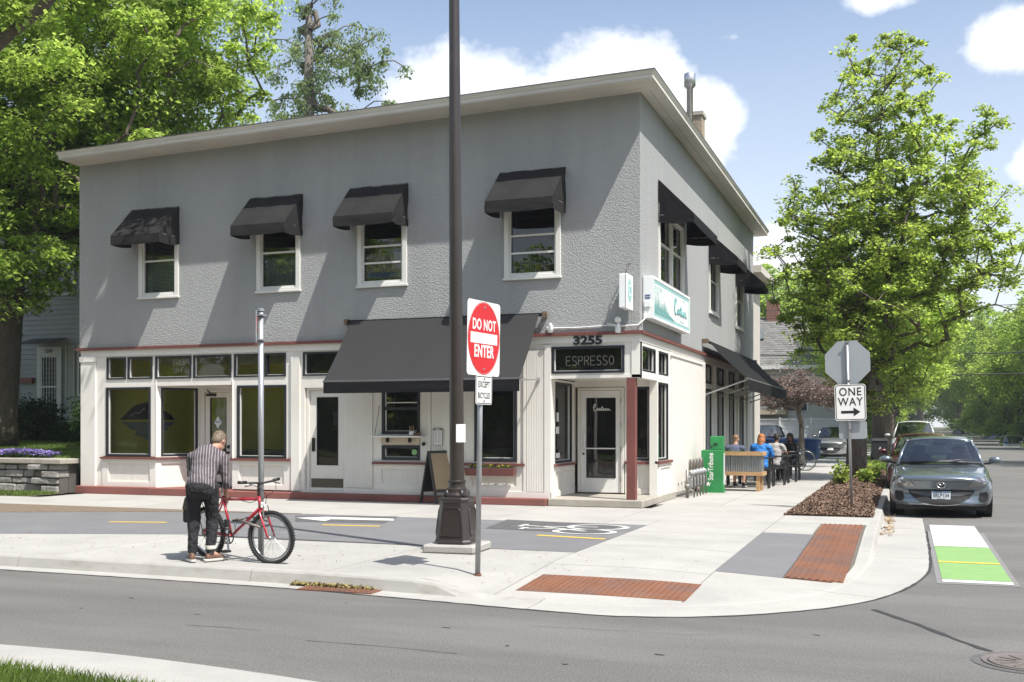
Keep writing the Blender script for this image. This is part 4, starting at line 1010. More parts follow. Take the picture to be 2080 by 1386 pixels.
def window_awning(T, s0, s1, top, fz, vb, proj, label, mat, group, seed):
    """wedge awning; T maps (s along wall, d inward, z)"""
    o = thing('window_awning', label, 'awning', T @ Vector(((s0 + s1) / 2, 0, fz)), 0, group)
    e = -.012
    def F(pt): return T @ Vector(pt)
    def W(name, fn, mt=None):
        m = MB(); fn(m); return m.build(name, mt or mat, o, world=True, smooth=True)
    W('canvas', lambda m: cloth_grid(m, lambda u, v: F((s0 + (s1 - s0) * u, e - (proj - .012) * v, top + (fz - top) * v)), 22, 14, seed, .016))
    W('valance', lambda m: cloth_grid(m, lambda u, v: F((s0 + (s1 - s0) * u, -proj - .004 * math.sin(v * 3), fz + (vb - fz) * v - .02 * v * math.sin(u * math.pi))), 26, 5, seed + 1, .010))
    for sd, s in ((0, s0), (1, s1)):
        def side(u, v, s=s):
            # u: from wall to front, v: from slope to hem
            d = e - (proj - .012) * u; zt = top + (fz - top) * u; zb = vb + .05 * (1 - u) - .03 * math.sin(u * math.pi)
            return F((s, d, zt + (zb - zt) * v))
        W('side_panel', lambda m: cloth_grid(m, side, 12, 14, seed + 5 + sd, .014))
    W('frame', lambda m: (m.tube([F((s0 + .01, -.02, fz)), F((s0 + .01, -proj + .02, fz - .01)), F((s1 - .01, -proj + .02, fz - .01)), F((s1 - .01, -.02, fz))], .011, 6),
                          m.tube([F((s0 + .01, -.02, vb + .06)), F((s0 + .01, -.02, top - .02)), F((s1 - .01, -.02, top - .02)), F((s1 - .01, -.02, vb + .06))], .011, 6)), ALU)
    return o
g_ = 'small window awnings on the front wall'
window_awning(TF, -16.35, -15.06, 6.40, 5.70, 5.50, .70, 'small black awning over the leftmost upper window dappled by leaf shade', CANVAS, g_, 1)
window_awning(TF, -13.22, -11.92, 6.43, 5.71, 5.50, .73, 'small black awning over the second upper window from the left', CANVAS, g_, 2)
window_awning(TF, -10.79, -9.46, 6.46, 5.74, 5.54, .72, 'small black awning over the upper window left of the lamp post', CANVAS, g_, 3)
window_awning(TF, -7.47, -6.12, 6.50, 5.78, 5.56, .82, 'small black awning over the upper window right of the lamp post', CANVAS, g_, 4)
g_ = 'black window awnings on the side wall'
window_awning(TR, 20.95, 23.75, 6.48, 5.76, 5.57, .72, 'wide black awning over the double upper window above the lit box sign', CANVAS_B, g_, 5)
window_awning(TR, 26.75, 28.4, 6.42, 5.76, 5.57, .72, 'black awning over the middle upper window of the side wall', CANVAS_B, g_, 6)
window_awning(TR, 31.2, 33.0, 6.40, 5.76, 5.57, .72, 'black awning farthest along the side wall upstairs', CANVAS_B, g_, 7)
def patio_awning(T, s0, s1, z0, z1, vb, proj, label, mat, arms, armz, seed, dark=None):
    o = thing('retractable_awning', label, 'awning', T @ Vector(((s0 + s1) / 2, 0, z1)))
    F = lambda p: T @ Vector(p)
    def W(name, fn, mt, **k):
        m = MB(); fn(m); return m.build(name, mt, o, world=True, **k)
    W('canvas', lambda m: cloth_grid(m, lambda u, v: F((s0 + (s1 - s0) * u, -.13 - (proj - .13) * v, z0 + (z1 - z0) * v - .05 * math.sin(v * math.pi))), 30, 12, seed, .012), mat, smooth=True)
    W('valance', lambda m: cloth_grid(m, lambda u, v: F((s0 + (s1 - s0) * u, -proj - .012, z1 - .03 + (vb - z1) * v)), 40, 4, seed + 2, .014), dark or CANVAS_B, smooth=True)
    W('front_bar', lambda m: m.box(s0 - .02, s1 + .02, -proj - .008, -proj + .045, z1 - .03, z1 + .012), pm('bar_grey', (.16, .16, .16), .5, metal=.3)) if False else None
    m = MB(); m.T = T; m.box(s0 - .02, s1 + .02, -proj - .006, -proj + .04, z1 - .035, z1 + .006); m.build('front_bar', MATS.get('bar_grey') or pm('bar_grey', (.16, .16, .16), .5, metal=.3), o, world=True)
    m = MB(); m.T = T; m.tube([(s0 - .08, -.1, z0 - .012), (s1 + .08, -.1, z0 - .012)], .036, 12); m.build('roller', CANVAS_B, o, world=True, smooth=True)
    for s in (s0 - .12, s1 + .1):
        m = MB(); m.T = T; m.box(s - .03, s + .03, -.16, 0, z0 - .07, z0 + .04); m.tube([(s, -.1, z0), (s + .05, -.1, z0)], .045, 10); m.build('bracket', pm('bracket_brown', (.16, .12, .08), .6, metal=.3) if 'bracket_brown' not in MATS else MATS['bracket_brown'], o, world=True)
    for s in arms:
        m = MB(); m.T = T; m.beam((s, -.01, armz), (s, -proj + .03, z1 - .04), .03, .03); m.lathe([(.03, 0), (.03, .05)], (s, -.03, armz - .02), 8); m.build('arm', ALU, o, world=True)
    return o
patio_awning(TF, -10.71, -6.62, 3.69, 2.42, 2.20, 1.22, 'large dark grey sloping awning over the serving window between the doors', CANVAS_G, (-10.6, -6.66), 2.43, 11, CANVAS_B)
side_aw = patio_awning(TR, 25.95, 34.6, 3.62, 2.70, 2.42, 1.08, 'long black awning over the patio tables along the side wall', CANVAS_B, (26.1, 28.2, 30.3, 32.4, 34.4), 2.30, 13)
# ------------------------------------------------------------------ building signs and fittings
SIGNW = pm('sign_white', (.80, .82, .81), .45, var=.02)
TEAL = pm('sign_teal', (.16, .34, .33), .5, var=.03)
TEAL2 = pm('sign_teal_pale', (.30, .50, .49), .5, var=.03)
def box_sign():
    X0, X1, y0, y1, z0, z1 = XR + .01, XR + .20, 19.62, 23.2, 3.56, 4.36
    o = thing('box_sign', 'long white and teal box sign with pine trees on the side wall', 'sign', (XR + .1, 21.4, z0))
    m = MB(); m.box(X0, X1, y0, y1, z0, z1); m.build('case', SIGNW, o, world=True, bevel=.008)
    m = MB(); a, b = X1 + .001, X1 + .012
    m.box(a, b, y0, y1, z0, z0 + .05); m.box(a, b, y0, y1, z1 - .05, z1); m.box(a, b, y0, y0 + .05, z0 + .05, z1 - .05); m.box(a, b, y1 - .05, y1, z0 + .05, z1 - .05)
    m.build('face_frame', WHITE, o, world=True)
    m = MB(); m.box(a, a + .002, y0 + .05, y1 - .05, z0 + .05, z1 - .05); m.build('border_print', TEAL2, o, world=True)
    m = MB(); m.box(a + .002, a + .0035, y0 + .13, y1 - .13, z0 + .12, z1 - .13); m.build('face_print', WHITE, o, world=True)
    ym = y0 + 1.72
    m = MB(); m.box(a + .003, a + .006, ym, ym + .015, z0 + .05, z1 - .05); m.build('face_seam', pm('seam_grey', (.3, .36, .35), .6), o, world=True)
    r_ = random.Random(5); m = MB(); x = a + .004
    for i in range(11):
        yy = y0 + .2 + i * .115 + r_.uniform(-.02, .02); h = r_.uniform(.22, .42) * (1 if i < 9 else .6); w = .085; zb = z0 + .14
        for k in range(5):
            f = k / 5; m.poly([(x, yy - w * (1 - f * .8), zb + h * f * .85), (x, yy + w * (1 - f * .8), zb + h * f * .85), (x, yy, zb + h * (f * .85 + .32))]); x += .00004
    m.poly([(x, y0 + .13, z0 + .12), (x, ym + .3, z0 + .12), (x, ym - .25, z0 + .2), (x, ym - .7, z0 + .25), (x, y0 + .13, z0 + .27)])
    m.build('pine_print', TEAL, o, world=True)
    m = MB(); r_ = random.Random(6)
    for i in range(60):
        yy = y0 + .16 + r_.random() ** 1.5 * .85; zz = z1 - .16 - r_.random() * .16; s = r_.uniform(.012, .03); x = a + .0045 + i * .00002
        m.poly([(x, yy - s, zz), (x, yy, zz - s), (x, yy + s, zz), (x, yy, zz + s)])
    m.build('leaf_print', TEAL2, o, world=True)
    T = frameT((a + .008, ym + .22, z0 + .27), (0, 1, 0), (0, 0, 1)); m = MB(); canteen_strokes(m, T, 1.28, .33, .017); m.build('lettering', TEAL, o, world=True)
    m = MB(); m.text('coffee & supplies', frameT((a + .005, ym + 1.0, z0 + .17), (0, 1, 0), (0, 0, 1)), .06, .001); m.text('FIRST AVE', frameT((a + .005, ym + 1.2, z0 + .62), (0, 1, 0), (0, 0, 1)), .05, .001); m.build('small_lettering', TEAL2, o, world=True)
    m = MB(); m.box(X0 + .04, X1 - .05, y0 - .006, y0, z0 + .42, z0 + .45); m.box(X0 + .04, X1 - .05, y0 - .006, y0, z0 + .37, z0 + .40); m.build('maker_label', pm('label_blue', (.1, .14, .25), .6), o, world=True)
    m = MB(); m.box(X0 + .03, X1 - .04, y0 - .03, y0, z0 + .22, z0 + .33); m.build('junction_cover', SIGNW, o, world=True)
    # conduit hanging to the floodlight
    m = MB(); m.tube([(XR + .07, y0 - .02, z0 + .12), (XR + .07, y0 - .12, z0 - .02), (XR - .02, YF - .05, z0 - .14), (XR - .3, YF - .06, z0 - .15), (XR - .62, YF - .05, z0 - .1)], .013, 6)
    m.build('conduit', SIGNW, o, world=True, smooth=True)
box_sign()
def blade_sign():
    o = thing('blade_sign', 'small white blade sign with a teal oval by the building corner', 'sign', (-4.86, YF - .3, 3.7))
    part('case', SIGNW, o, lambda m: m.box(-.075, .06, -.24, .24, 0, .62), bevel=.01)
    part('face_frame', WHITE, o, lambda m: m.box(.062, .07, -.25, .25, -.01, .63))
    def ov(m):
        m.prism([(.0705, .16 * math.cos(t), .33 + .22 * math.sin(t)) for t in np.arange(0, 6.28, .26)], (.002, 0, 0))
    part('oval_print', TEAL2, o, ov)
    part('lettering', WHITE, o, lambda m: m.text('C', frameT((.0745, 0, .33), (0, 1, 0), (0, 0, 1)), .3, .001))
    part('bracket', IRON, o, lambda m: m.tube([(0, .25, .3), (0, .31, .3)], .02, 8))
    part('bracket', IRON, o, lambda m: m.tube([(0, .05, .62), (0, .1, .85), (0, .3, .9)], .012, 6))
blade_sign()
BULB = pm('lamp_glass', (.75, .75, .73), .3)
def flood(px, py, label, big=False):
    u = (px - 1040) / FOC; k = (YF - .02) / (CY + u * SY); X = k * (-SY + u * CY); Z = CAM_H + (867 - py) * k / FOC
    o = thing('floodlight', label, 'light', (X, YF, Z))
    part('base', SIGNW, o, lambda m: m.box(-.05, .05, -.05, -.0, -.04, .04))
    def hd(m):
        m.T = Matrix.Translation((.03, -.1, -.02)) @ Matrix.Rotation(R(20), 4, 'Z') @ Matrix.Rotation(R(25), 4, 'X')
        m.lathe([(.02, .12), (.035, .08), (.04, .02), (.062, -.05)], n=14)
    part('lamp_head', SIGNW, o, hd, smooth=True)
    def gl(m):
        m.T = Matrix.Translation((.03, -.1, -.02)) @ Matrix.Rotation(R(20), 4, 'Z') @ Matrix.Rotation(R(25), 4, 'X')
        m.lathe([(.06, -.051), (.03, -.062)], n=14)
    part('lens', BULB, o, gl)
    if big: part('lamp_globe', BULB, o, lambda m: m.ball((.02, -.09, .16), .065, 14, 10), smooth=True)
flood(1118, 668, 'small white floodlight just right of the large front awning')
flood(1255, 668, 'white double floodlight with round lens under the blade sign', True)
def conduit():
    o = thing('electric_conduit', 'thin white conduit running along the wall between the two floodlights', 'conduit', (-5.8, YF, 3.42))
    m = MB(); m.tube([(-6.5, YF - .02, 3.42), (-5.9, YF - .02, 3.41), (-5.3, YF - .02, 3.43), (-4.95, YF - .03, 3.40)], .012, 6); m.build('pipe', SIGNW, o, world=True)
conduit()
# ------------------------------------------------------------------ lamp post
POLEB = pm('lamp_brown', (.028, .020, .017), .38, var=.12, vscale=2, spec=.6, coat=.25, col2=(.055, .04, .034), c2scale=3, c2amt=.35, c2pos=.6)
def lamp_post():
    o = thing('lamp_post', 'tall dark brown street lamp post on a square tapered base beside the bicycle path', 'street lamp', (-5.15, 11.93, 0), R(3)); o.rotation_euler = (0, R(-.35), R(3))
    part('footing', CONC_K, o, lambda m: m.prism([(-.33, -.33, 0), (.33, -.33, 0), (.33, .33, 0), (-.33, .33, 0)], (0, 0, .10)), bevel=.02)
    def base(m):
        def ring(w, z, c=.07): return [(sx * a, sy * b, z) for sx, sy, a, b in ((1, -1, w - c, w), (1, -1, w, w - c), (1, 1, w, w - c), (1, 1, w - c, w), (-1, 1, w - c, w), (-1, 1, w, w - c), (-1, -1, w, w - c), (-1, -1, w - c, w))]
        L_ = [ring(.235, .10), ring(.235, .13), ring(.225, .15), ring(.183, .60), ring(.195, .62), ring(.195, .65), ring(.17, .665)]
        vs_ = [p for r in L_ for p in r]; fs = []
        for i in range(len(L_) - 1):
            for j in range(8): fs.append((i * 8 + j, i * 8 + (j + 1) % 8, (i + 1) * 8 + (j + 1) % 8, (i + 1) * 8 + j))
        fs.append(tuple(range(7, -1, -1))); fs.append(tuple(len(vs_) - 8 + j for j in range(8))); m.add(vs_, fs)
    part('base', POLEB, o, base, bevel=.006)
    for k in range(4):
        a = k * math.pi / 2
        def pan(m):
            m.T = Matrix.Rotation(a, 4, 'Z')
            P = []
            for z, w in ((.20, .13), (.23, .145), (.50, .115), (.54, .095)): P.append((z, w))
            d = lambda z: -(.228 - (z - .15) * .0935) - .002
            loop = [(-P[0][1], P[0][0]), (P[0][1], P[0][0]), (P[1][1] + .0, P[1][0] + .02), (P[2][1], P[2][0]), (P[3][1] - .01, P[3][0]), (-P[3][1] + .01, P[3][0]), (-P[2][1], P[2][0]), (-P[1][1], P[1][0] + .02)]
            m.tube([(x, d(z), z) for x, z in loop], .006, 5, closed=True)
        part('base_panel', POLEB, o, pan, smooth=True)
    def collar(m):
        m.lathe([(.16, .665), (.165, .69), (.13, .72), (.135, .76), (.105, .78), (.10, .83), (.112, .84), (.112, .86), (.09, .87)], n=24)
    part('collar', POLEB, o, collar, smooth=False)
    def nut(m, a): m.lathe([(.035, .665), (.04, .70), (.028, .74), (.01, .755)], (.135 * math.cos(a), .135 * math.sin(a), 0), 10)
    for k in range(4): part('bolt_cover', pm('bolt_black', (.02, .018, .018), .4, spec=.6) if 'bolt_black' not in MATS else MATS['bolt_black'], o, lambda m: nut(m, R(45) + k * math.pi / 2), smooth=True)
    def pole(m):   # fluted shaft
        n = 32; zs = [.86, 1.6, 2.6, 3.8, 5.2, 6.8, 8.4]; rs = [.091, .088, .083, .078, .072, .064, .056]; vs_ = []; fs = []
        for z, r in zip(zs, rs):
            for j in range(n): rr = r * (1.0 if j % 2 else .965); t = 2 * math.pi * j / n; vs_.append((rr * math.cos(t), rr * math.sin(t), z))
        for i in range(len(zs) - 1):
            for j in range(n): fs.append((i * n + j, i * n + (j + 1) % n, (i + 1) * n + (j + 1) % n, (i + 1) * n + j))
        m.add(vs_, fs)
    part('pole', POLEB, o, pole, smooth=True)
    part('luminaire', POLEB, o, lambda m: m.lathe([(.05, 8.38), (.12, 8.45), (.2, 8.6), (.24, 8.95), (.18, 9.1), (.03, 9.25)], n=20), smooth=True)
    # taped paper notice wrapped on the pole's right side
    def paper(m):
        n = 8
        for i in range(n):
            a, b = R(-75) + i * R(95) / n, R(-75) + (i + 1) * R(95) / n; r = .0925 + .012 * max(0, i - 3) / 4; r2 = .0925 + .012 * max(0, i - 2) / 4
            m.add([(r * math.cos(a), r * math.sin(a), 1.33), (r2 * math.cos(b), r2 * math.sin(b), 1.33), (r2 * math.cos(b), r2 * math.sin(b), 1.55), (r * math.cos(a), r * math.sin(a), 1.55)], [(0, 1, 2, 3)])
    nt_ = thing('paper_notice', 'white paper flyer taped round the brown lamp post', 'notice', (-5.158, 11.93, 0), R(3))
    part('sheet', pm('paper', (.72, .71, .69), .8, var=.05, bump=.3, bscale=20), nt_, paper)
lamp_post()
# ------------------------------------------------------------------ signs on posts
GALV = pm('galvanised', (.36, .37, .38), .45, metal=.55, var=.18, vscale=9, streak=(3, 3, .6), col2=(.27, .28, .29), c2scale=6, c2amt=.5)
SIGNR = pm('sign_red', (.56, .012, .018), .45, var=.05, vscale=1.5)
SIGNB = pm('sign_back', (.36, .38, .40), .5, metal=.35, var=.05, vscale=3)
INK = pm('sign_ink', (.012, .012, .012), .5)
def rrect(w, h, r, n=5):
    P = []
    for cx, cy, a0 in ((w / 2 - r, h / 2 - r, 0), (-w / 2 + r, h / 2 - r, 90), (-w / 2 + r, -h / 2 + r, 180), (w / 2 - r, -h / 2 + r, 270)):
        for i in range(n + 1): t = R(a0 + 90 * i / n); P.append((cx + r * math.cos(t), cy + r * math.sin(t)))
    return P
def plate_on(o, name, T, outline, mat, t=.003, back=None):
    m = MB(); m.prism([T @ Vector((x, y, 0)) for x, y in outline], (T.to_3x3() @ Vector((0, 0, -t)))); 
    if back is None: return m.build(name, mat, o)
    m.m = [0] * len(m.m); ob = m.build(name, [mat, back], o)
    zax = T.to_3x3() @ Vector((0, 0, 1))
    for p in ob.data.polygons:
        if p.normal.dot(zax) < .5: p.material_index = 1
    return ob
def ringpoly(m, T, w, h, r, t, z=.0005):
    A = rrect(w, h, r); Bp = rrect(w - 2 * t, h - 2 * t, max(r - t, .004)); n = len(A)
    m.add([T @ Vector((*a, z)) for a in A] + [T @ Vector((*b, z)) for b in Bp], [(i, (i + 1) % n, n + (i + 1) % n, n + i) for i in range(n)])
def tube_post(o, h, r=.024, mat=None, holes=False):
    part('post', mat or GALV, o, lambda m: m.tube([(0, 0, 0), (0, 0, h)], r, 14), smooth=True)
def do_not_enter():
    o = thing('do_not_enter_sign', 'red and white do not enter sign over a small except bicycles plate', 'road sign', (-4.19, 10.24, gh(-4.19, 10.24)), 0)
    o.rotation_euler = (R(.0), R(.9), R(-7))
    tube_post(o, 2.86, .028); part('post_sleeve', RUST, o, lambda m: m.tube([(0, 0, -.0), (0, 0, .02)], .04, 10))
    Z = 2.47; T = frameT((.036, .0, Z), (0, 1, 0), (0, 0, 1))
    s = plate_on(o, 'sign_plate', T, rrect(.70, .77, .045), WHITE, back=SIGNB)
    T2 = frameT((.037, .0, Z), (0, 1, 0), (0, 0, 1))
    part('red_disc', SIGNR, s, lambda m: m.prism([T2 @ Vector((.33 * math.cos(t), .365 * math.sin(t), 0)) for t in np.arange(0, 2 * math.pi, math.pi / 30)], (.001, 0, 0)))
    def ring(m):
        n = 60; m.add([T2 @ Vector((.335 * math.cos(2 * math.pi * i / n), .37 * math.sin(2 * math.pi * i / n), .0012)) for i in range(n)] + [T2 @ Vector((.342 * math.cos(2 * math.pi * i / n), .377 * math.sin(2 * math.pi * i / n), .0012)) for i in range(n)], [(i, n + i, n + (i + 1) % n, (i + 1) % n) for i in range(n)])
    part('red_ring', SIGNR, s, ring)
    def letters(m):
        m.prism([T2 @ Vector((x, y, .0015)) for x, y in ((-.285, -.055), (.285, -.055), (.285, .055), (-.285, .055))], (.001, 0, 0))
    part('white_bar', WHITE, s, letters)
    part('lettering', WHITE, s, lambda m: m.text('DO NOT', T2 @ Matrix.Translation((0, .135, .0022)), .155, .0005, sx=.76, bold=.004, space=1.08))
    part('lettering', WHITE, s, lambda m: m.text('ENTER', T2 @ Matrix.Translation((0, -.14, .0022)), .175, .0005, sx=.76, bold=.005, space=1.08))
    for z in (.32, -.32): part('bolt', GALV, s, lambda m: m.lathe([(.012, .038), (.012, .044), (.002, .046)], (0, 0, Z + z), 8, 'x'))
    T3 = frameT((.036, .015, 1.935), (0, 1, 0), (0, 0, 1))
    s2 = plate_on(o, 'except_plate', T3, rrect(.35, .30, .025), WHITE, back=SIGNB)
    part('plate_border', INK, s2, lambda m: ringpoly(m, T3 @ Matrix.Translation((0, 0, .0006)), .335, .285, .02, .009))
    part('lettering', INK, s2, lambda m: m.text('EXCEPT', T3 @ Matrix.Translation((0, .055, .001)), .088, .0004, sx=.74, bold=.0025, space=1.12))
    part('lettering', INK, s2, lambda m: m.text('BICYCLES', T3 @ Matrix.Translation((0, -.06, .001)), .086, .0004, sx=.64, bold=.0022, space=1.1))
    for z in (.115, -.115): part('bolt', INK, s2, lambda m: m.lathe([(.01, .038), (.01, .043), (.002, .044)], (0, .015, 1.935 + z), 8, 'x'))
do_not_enter()
def stop_post():
    z0 = gh(-1.2, 20.2) + .06
    o = thing('stop_sign', 'octagonal sign seen from behind above a one way arrow sign in the mulch', 'road sign', (-.93, 20.2, z0), R(1.5))
    o.rotation_euler = (0, R(-1.6), R(2))
    tube_post(o, 3.0, .026)
    Z = 2.63
    T = frameT((.0, .034, Z), (-1, 0, 0), (0, 0, 1))                # faces +Y, away from the camera
    oct_ = [(.425 * math.cos(R(22.5 + 45 * i)), .425 * math.sin(R(22.5 + 45 * i))) for i in range(8)]
    s = plate_on(o, 'octagon_plate', T, oct_, SIGNR, back=SIGNB)
    part('lettering', WHITE, s, lambda m: m.text('STOP', T @ Matrix.Translation((0, 0, .001)), .36, .0006, sx=.8, bold=.006))
    for z in (.36, -.33): part('clamp', IRON, s, lambda m: m.box(-.045, .045, -.034, -.02, Z + z - .012, Z + z + .012))
    T2 = frameT((.03, -.035, 1.90), (1, 0, 0), (0, 0, 1))
    s2 = plate_on(o, 'one_way_plate', T2, rrect(.54, .66, .05), WHITE, back=SIGNB)
    part('plate_border', INK, s2, lambda m: ringpoly(m, T2 @ Matrix.Translation((0, 0, .0006)), .515, .635, .045, .014))
    part('lettering', INK, s2, lambda m: m.text('ONE', T2 @ Matrix.Translation((0, .185, .001)), .205, .0005, sx=.86, bold=.003, space=1.12))
    part('lettering', INK, s2, lambda m: m.text('WAY', T2 @ Matrix.Translation((0, .005, .001)), .205, .0005, sx=.86, bold=.003, space=1.12))
    part('arrow', INK, s2, lambda m: m.prism([T2 @ Vector((x, y, .001)) for x, y in ((-.165, -.20), (.05, -.20), (.05, -.255), (.17, -.175), (.05, -.095), (.05, -.15), (-.165, -.15))], (0, -.0006, 0)))
    T3 = frameT((.06, .034, 1.40), (-1, 0, 0), (0, 0, 1))
    s3 = plate_on(o, 'lower_plate', T3, rrect(.49, .33, .05), WHITE, back=SIGNB)
    part('clamp', IRON, s3, lambda m: m.box(-.05, .05, -.034, -.02, 1.40, 1.42))
stop_post()
def bike_post():
    o = thing('sign_post', 'galvanised pole with a sign seen edge-on, the red bicycle leans on it', 'sign post', (-6.84, 10.25, 0), R(-3))
    tube_post(o, 2.83, .032); part('post_cap', GALV, o, lambda m: m.lathe([(.04, 2.825), (.04, 2.85), (.01, 2.86)], n=14))
    T = frameT((-.05, -.0, 2.66), (0, -1, 0), (0, 0, 1))            # faces -X
    T = frameT((-.045, -.02, 2.66), (.50, -.87, 0), (0, 0, 1))
    T = Matrix.Translation((0, 0, 0)) @ frameT((-.05, -.0, 2.645), (.50, -.866, 0), (0, 0, 1))
    s = plate_on(o, 'sign_plate', T, rrect(.30, .36, .03), WHITE, back=SIGNB)
    part('symbol', SIGNR, s, lambda m: m.tube([T @ Vector((.08 * math.cos(t), .03 + .1 * math.sin(t), .002)) for t in np.arange(0, 6.28, .4)], .008, 5, closed=True))
    for z in (2.5, 2.78): part('clamp', GALV, s, lambda m: m.box(-.065, .045, -.045, .045, z - .008, z + .008))
    part('wire', IRON, o, lambda m: m.tube([(0, 0, 2.5)] + [(x, .1, 2.5 - .18 * math.sin(x / 1.2 * math.pi)) for x in (.2, .5, .8, 1.1)], .003, 4)) if False else None
bike_post()
# ------------------------------------------------------------------ things in front of the building
WOODL = pm('cedar_wood', (.45, .27, .13), .7, var=.2, vscale=5, streak=(1, 8, 8), bump=.2)
WOODD = pm('dark_frame_wood', (.03, .027, .025), .6)
def aframe():
    p = ground_at(893, 1022); z = 0
    o = thing('a_frame_sign', 'folding black chalkboard sandwich sign half hidden behind the lamp post', 'sandwich board', (p.x + .02, p.y, 0), R(62))
    for sgn in (1, -1):
        def leaf(m, inner=False):
            pass
        T = Matrix.Rotation(R(-13 * sgn), 4, 'X') if False else None
        ang_ = R(14) * sgn
        TT = Matrix.Translation((0, 0, 1.05)) @ Matrix.Rotation(-ang_, 4, 'X') @ Matrix.Translation((0, 0, -1.05))
        def fr(m):
            m.T = TT
            m.box(-.32, -.27, -.015, .015, -.02, 1.04); m.box(.27, .32, -.015, .015, -.02, 1.04); m.box(-.27, .27, -.015, .015, .99, 1.04); m.box(-.27, .27, -.015, .015, .2, .26)
        part('frame', WOODD, o, fr)
        def bd(m): m.T = TT; m.box(-.27, .27, -.004, .004, .26, .99)
        b = part('board', [pm('board_tan', (.33, .25, .15), .8) if 'board_tan' not in MATS else MATS['board_tan']][0], o, bd)
        def ck(m): m.T = TT; d = .0045 * (-1 if sgn < 0 else 1); m.box(-.27, .27, min(d, d * 1.6), max(d, d * 1.6), .26, .99)
        part('chalk_face', pm('chalkboard', (.015, .018, .022), .5) if 'chalkboard' not in MATS else MATS['chalkboard'], o, ck)
        if sgn < 0:
            def tx(m):
                m.text('canteen', TT @ frameT((0, -.009, .9), (1, 0, 0), (0, 0, 1)), .13, .0005); m.text('open', TT @ frameT((0.02, -.009, .72), (1, 0, 0), (0, 0, 1)), .11, .0005); m.text('7-6', TT @ frameT((0.02, -.009, .58), (1, 0, 0), (0, 0, 1)), .11, .0005)
            part('chalk_lettering', WHITE, o, tx)
aframe()
def clipboard():
    o = thing('clipboard_menu', 'clipboard with a printed menu hanging on the beadboard wall', 'clipboard', (-8.79, YF - .035, 1.32))
    part('board', pm('hardboard', (.12, .07, .045), .6), o, lambda m: m.box(-.105, .105, -.006, .0, -.17, .16))
    part('paper', pm('menu_paper', (.7, .69, .67), .8), o, lambda m: m.box(-.095, .095, -.009, -.0065, -.165, .13))
    part('clip', METAL, o, lambda m: m.box(-.04, .04, -.018, -.0065, .12, .165))
    part('print', INK, o, lambda m: [m.box(-.07 + .08 * c, -.01 + .08 * c, -.0098, -.0092, .1 - i * .02, .104 - i * .02) for c in range(2) for i in range(12)])
clipboard()
def mug():
    o = thing('coffee_mug', 'white mug holding wooden stir sticks on the serving counter', 'mug', (-9.33, YF - .13, 1.337))
    part('cup', WHITE, o, lambda m: (m.lathe([(.035, 0), (.05, .02), (.052, .095), (.047, .095), (.045, .03), (.01, .02)], n=16), m.tube([(.05, 0, .08), (.08, 0, .075), (.085, 0, .045), (.05, 0, .025)], .007, 6)), smooth=True)
    for i in range(7):
        a = rnd.uniform(0, 6.28); b_ = (.03 * math.cos(a), .03 * math.sin(a)); t = (b_[0] * rnd.uniform(1, 2.6), b_[1] * 1.5)
        part('stir_stick', WOODL, o, lambda m: m.beam((b_[0] * .5, b_[1] * .5, .03), (t[0], t[1], .2), .009, .004))
    b = thing('wooden_block', 'small brown wooden block on the counter right of the mug', 'block', (-9.2, YF - .12, 1.337))
    part('block', WOODD if False else pm('block_brown', (.14, .07, .04), .6), b, lambda m: m.box(-.05, .05, -.05, .05, 0, .06))
mug()
LEAFY = leafmat('flower_leaf', (.06, .12, .02), (.12, .22, .03))
PETALY = pm('petal_yellow', (.75, .55, .03), .6, island=.2)
PETALV = pm('petal_violet', (.35, .27, .62), .6, island=.25)
def tuft(m, rnd_, x0, x1, y0, y1, z, n, s, tilt=1.0, h=.08):
    for i in range(n):
        c = Vector((rnd_.uniform(x0, x1), rnd_.uniform(y0, y1), z + rnd_.random() * h)); a = rnd_.uniform(0, 6.28); q = s * rnd_.uniform(.6, 1.2)
        d = Vector((math.cos(a), math.sin(a), rnd_.uniform(-.3, .9) * tilt)).normalized(); w = d.cross(Vector((0, 0, 1))).normalized() * q * .35
        m.add([c, c + d * q * .5 + w, c + d * q, c + d * q * .5 - w], [(0, 1, 2, 3)])
def flower_box():
    o = thing('flower_box', 'maroon window box with small yellow flowers under the shop window', 'flower box', (-7.63, YF - .12, .56))
    part('trough', MAROON, o, lambda m: (m.prism([(-.5, -.09, .0), (.5, -.09, .0), (.5, .07, .0), (-.5, .07, .0)], (0, 0, .02)), m.prism([(-.5, -.09, .02), (.5, -.09, .02), (.52, -.11, .15), (-.52, -.11, .15)], (0, .012, 0)), m.prism([(-.5, -.09, .02), (-.5, .07, .02), (-.52, .07, .15), (-.52, -.11, .15)], (.012, 0, 0)), m.prism([(.5, -.09, .02), (.5, .07, .02), (.52, .07, .15), (.52, -.11, .15)], (-.012, 0, 0)), m.box(-.5, .5, -.09, .07, .02, .12)), bevel=.004)
    r_ = random.Random(4); m = MB(); tuft(m, r_, -.46, .46, -.08, .05, .13, 260, .05); m.build('foliage', LEAFY, o)
    m = MB()
    for i in range(15):
        c = (r_.uniform(-.46, .46), r_.uniform(-.1, .04), .17 + r_.random() * .05)
        m.ball(c, (.016, .016, .01), 6, 4)
    m.build('flowers', PETALY, o)
flower_box()
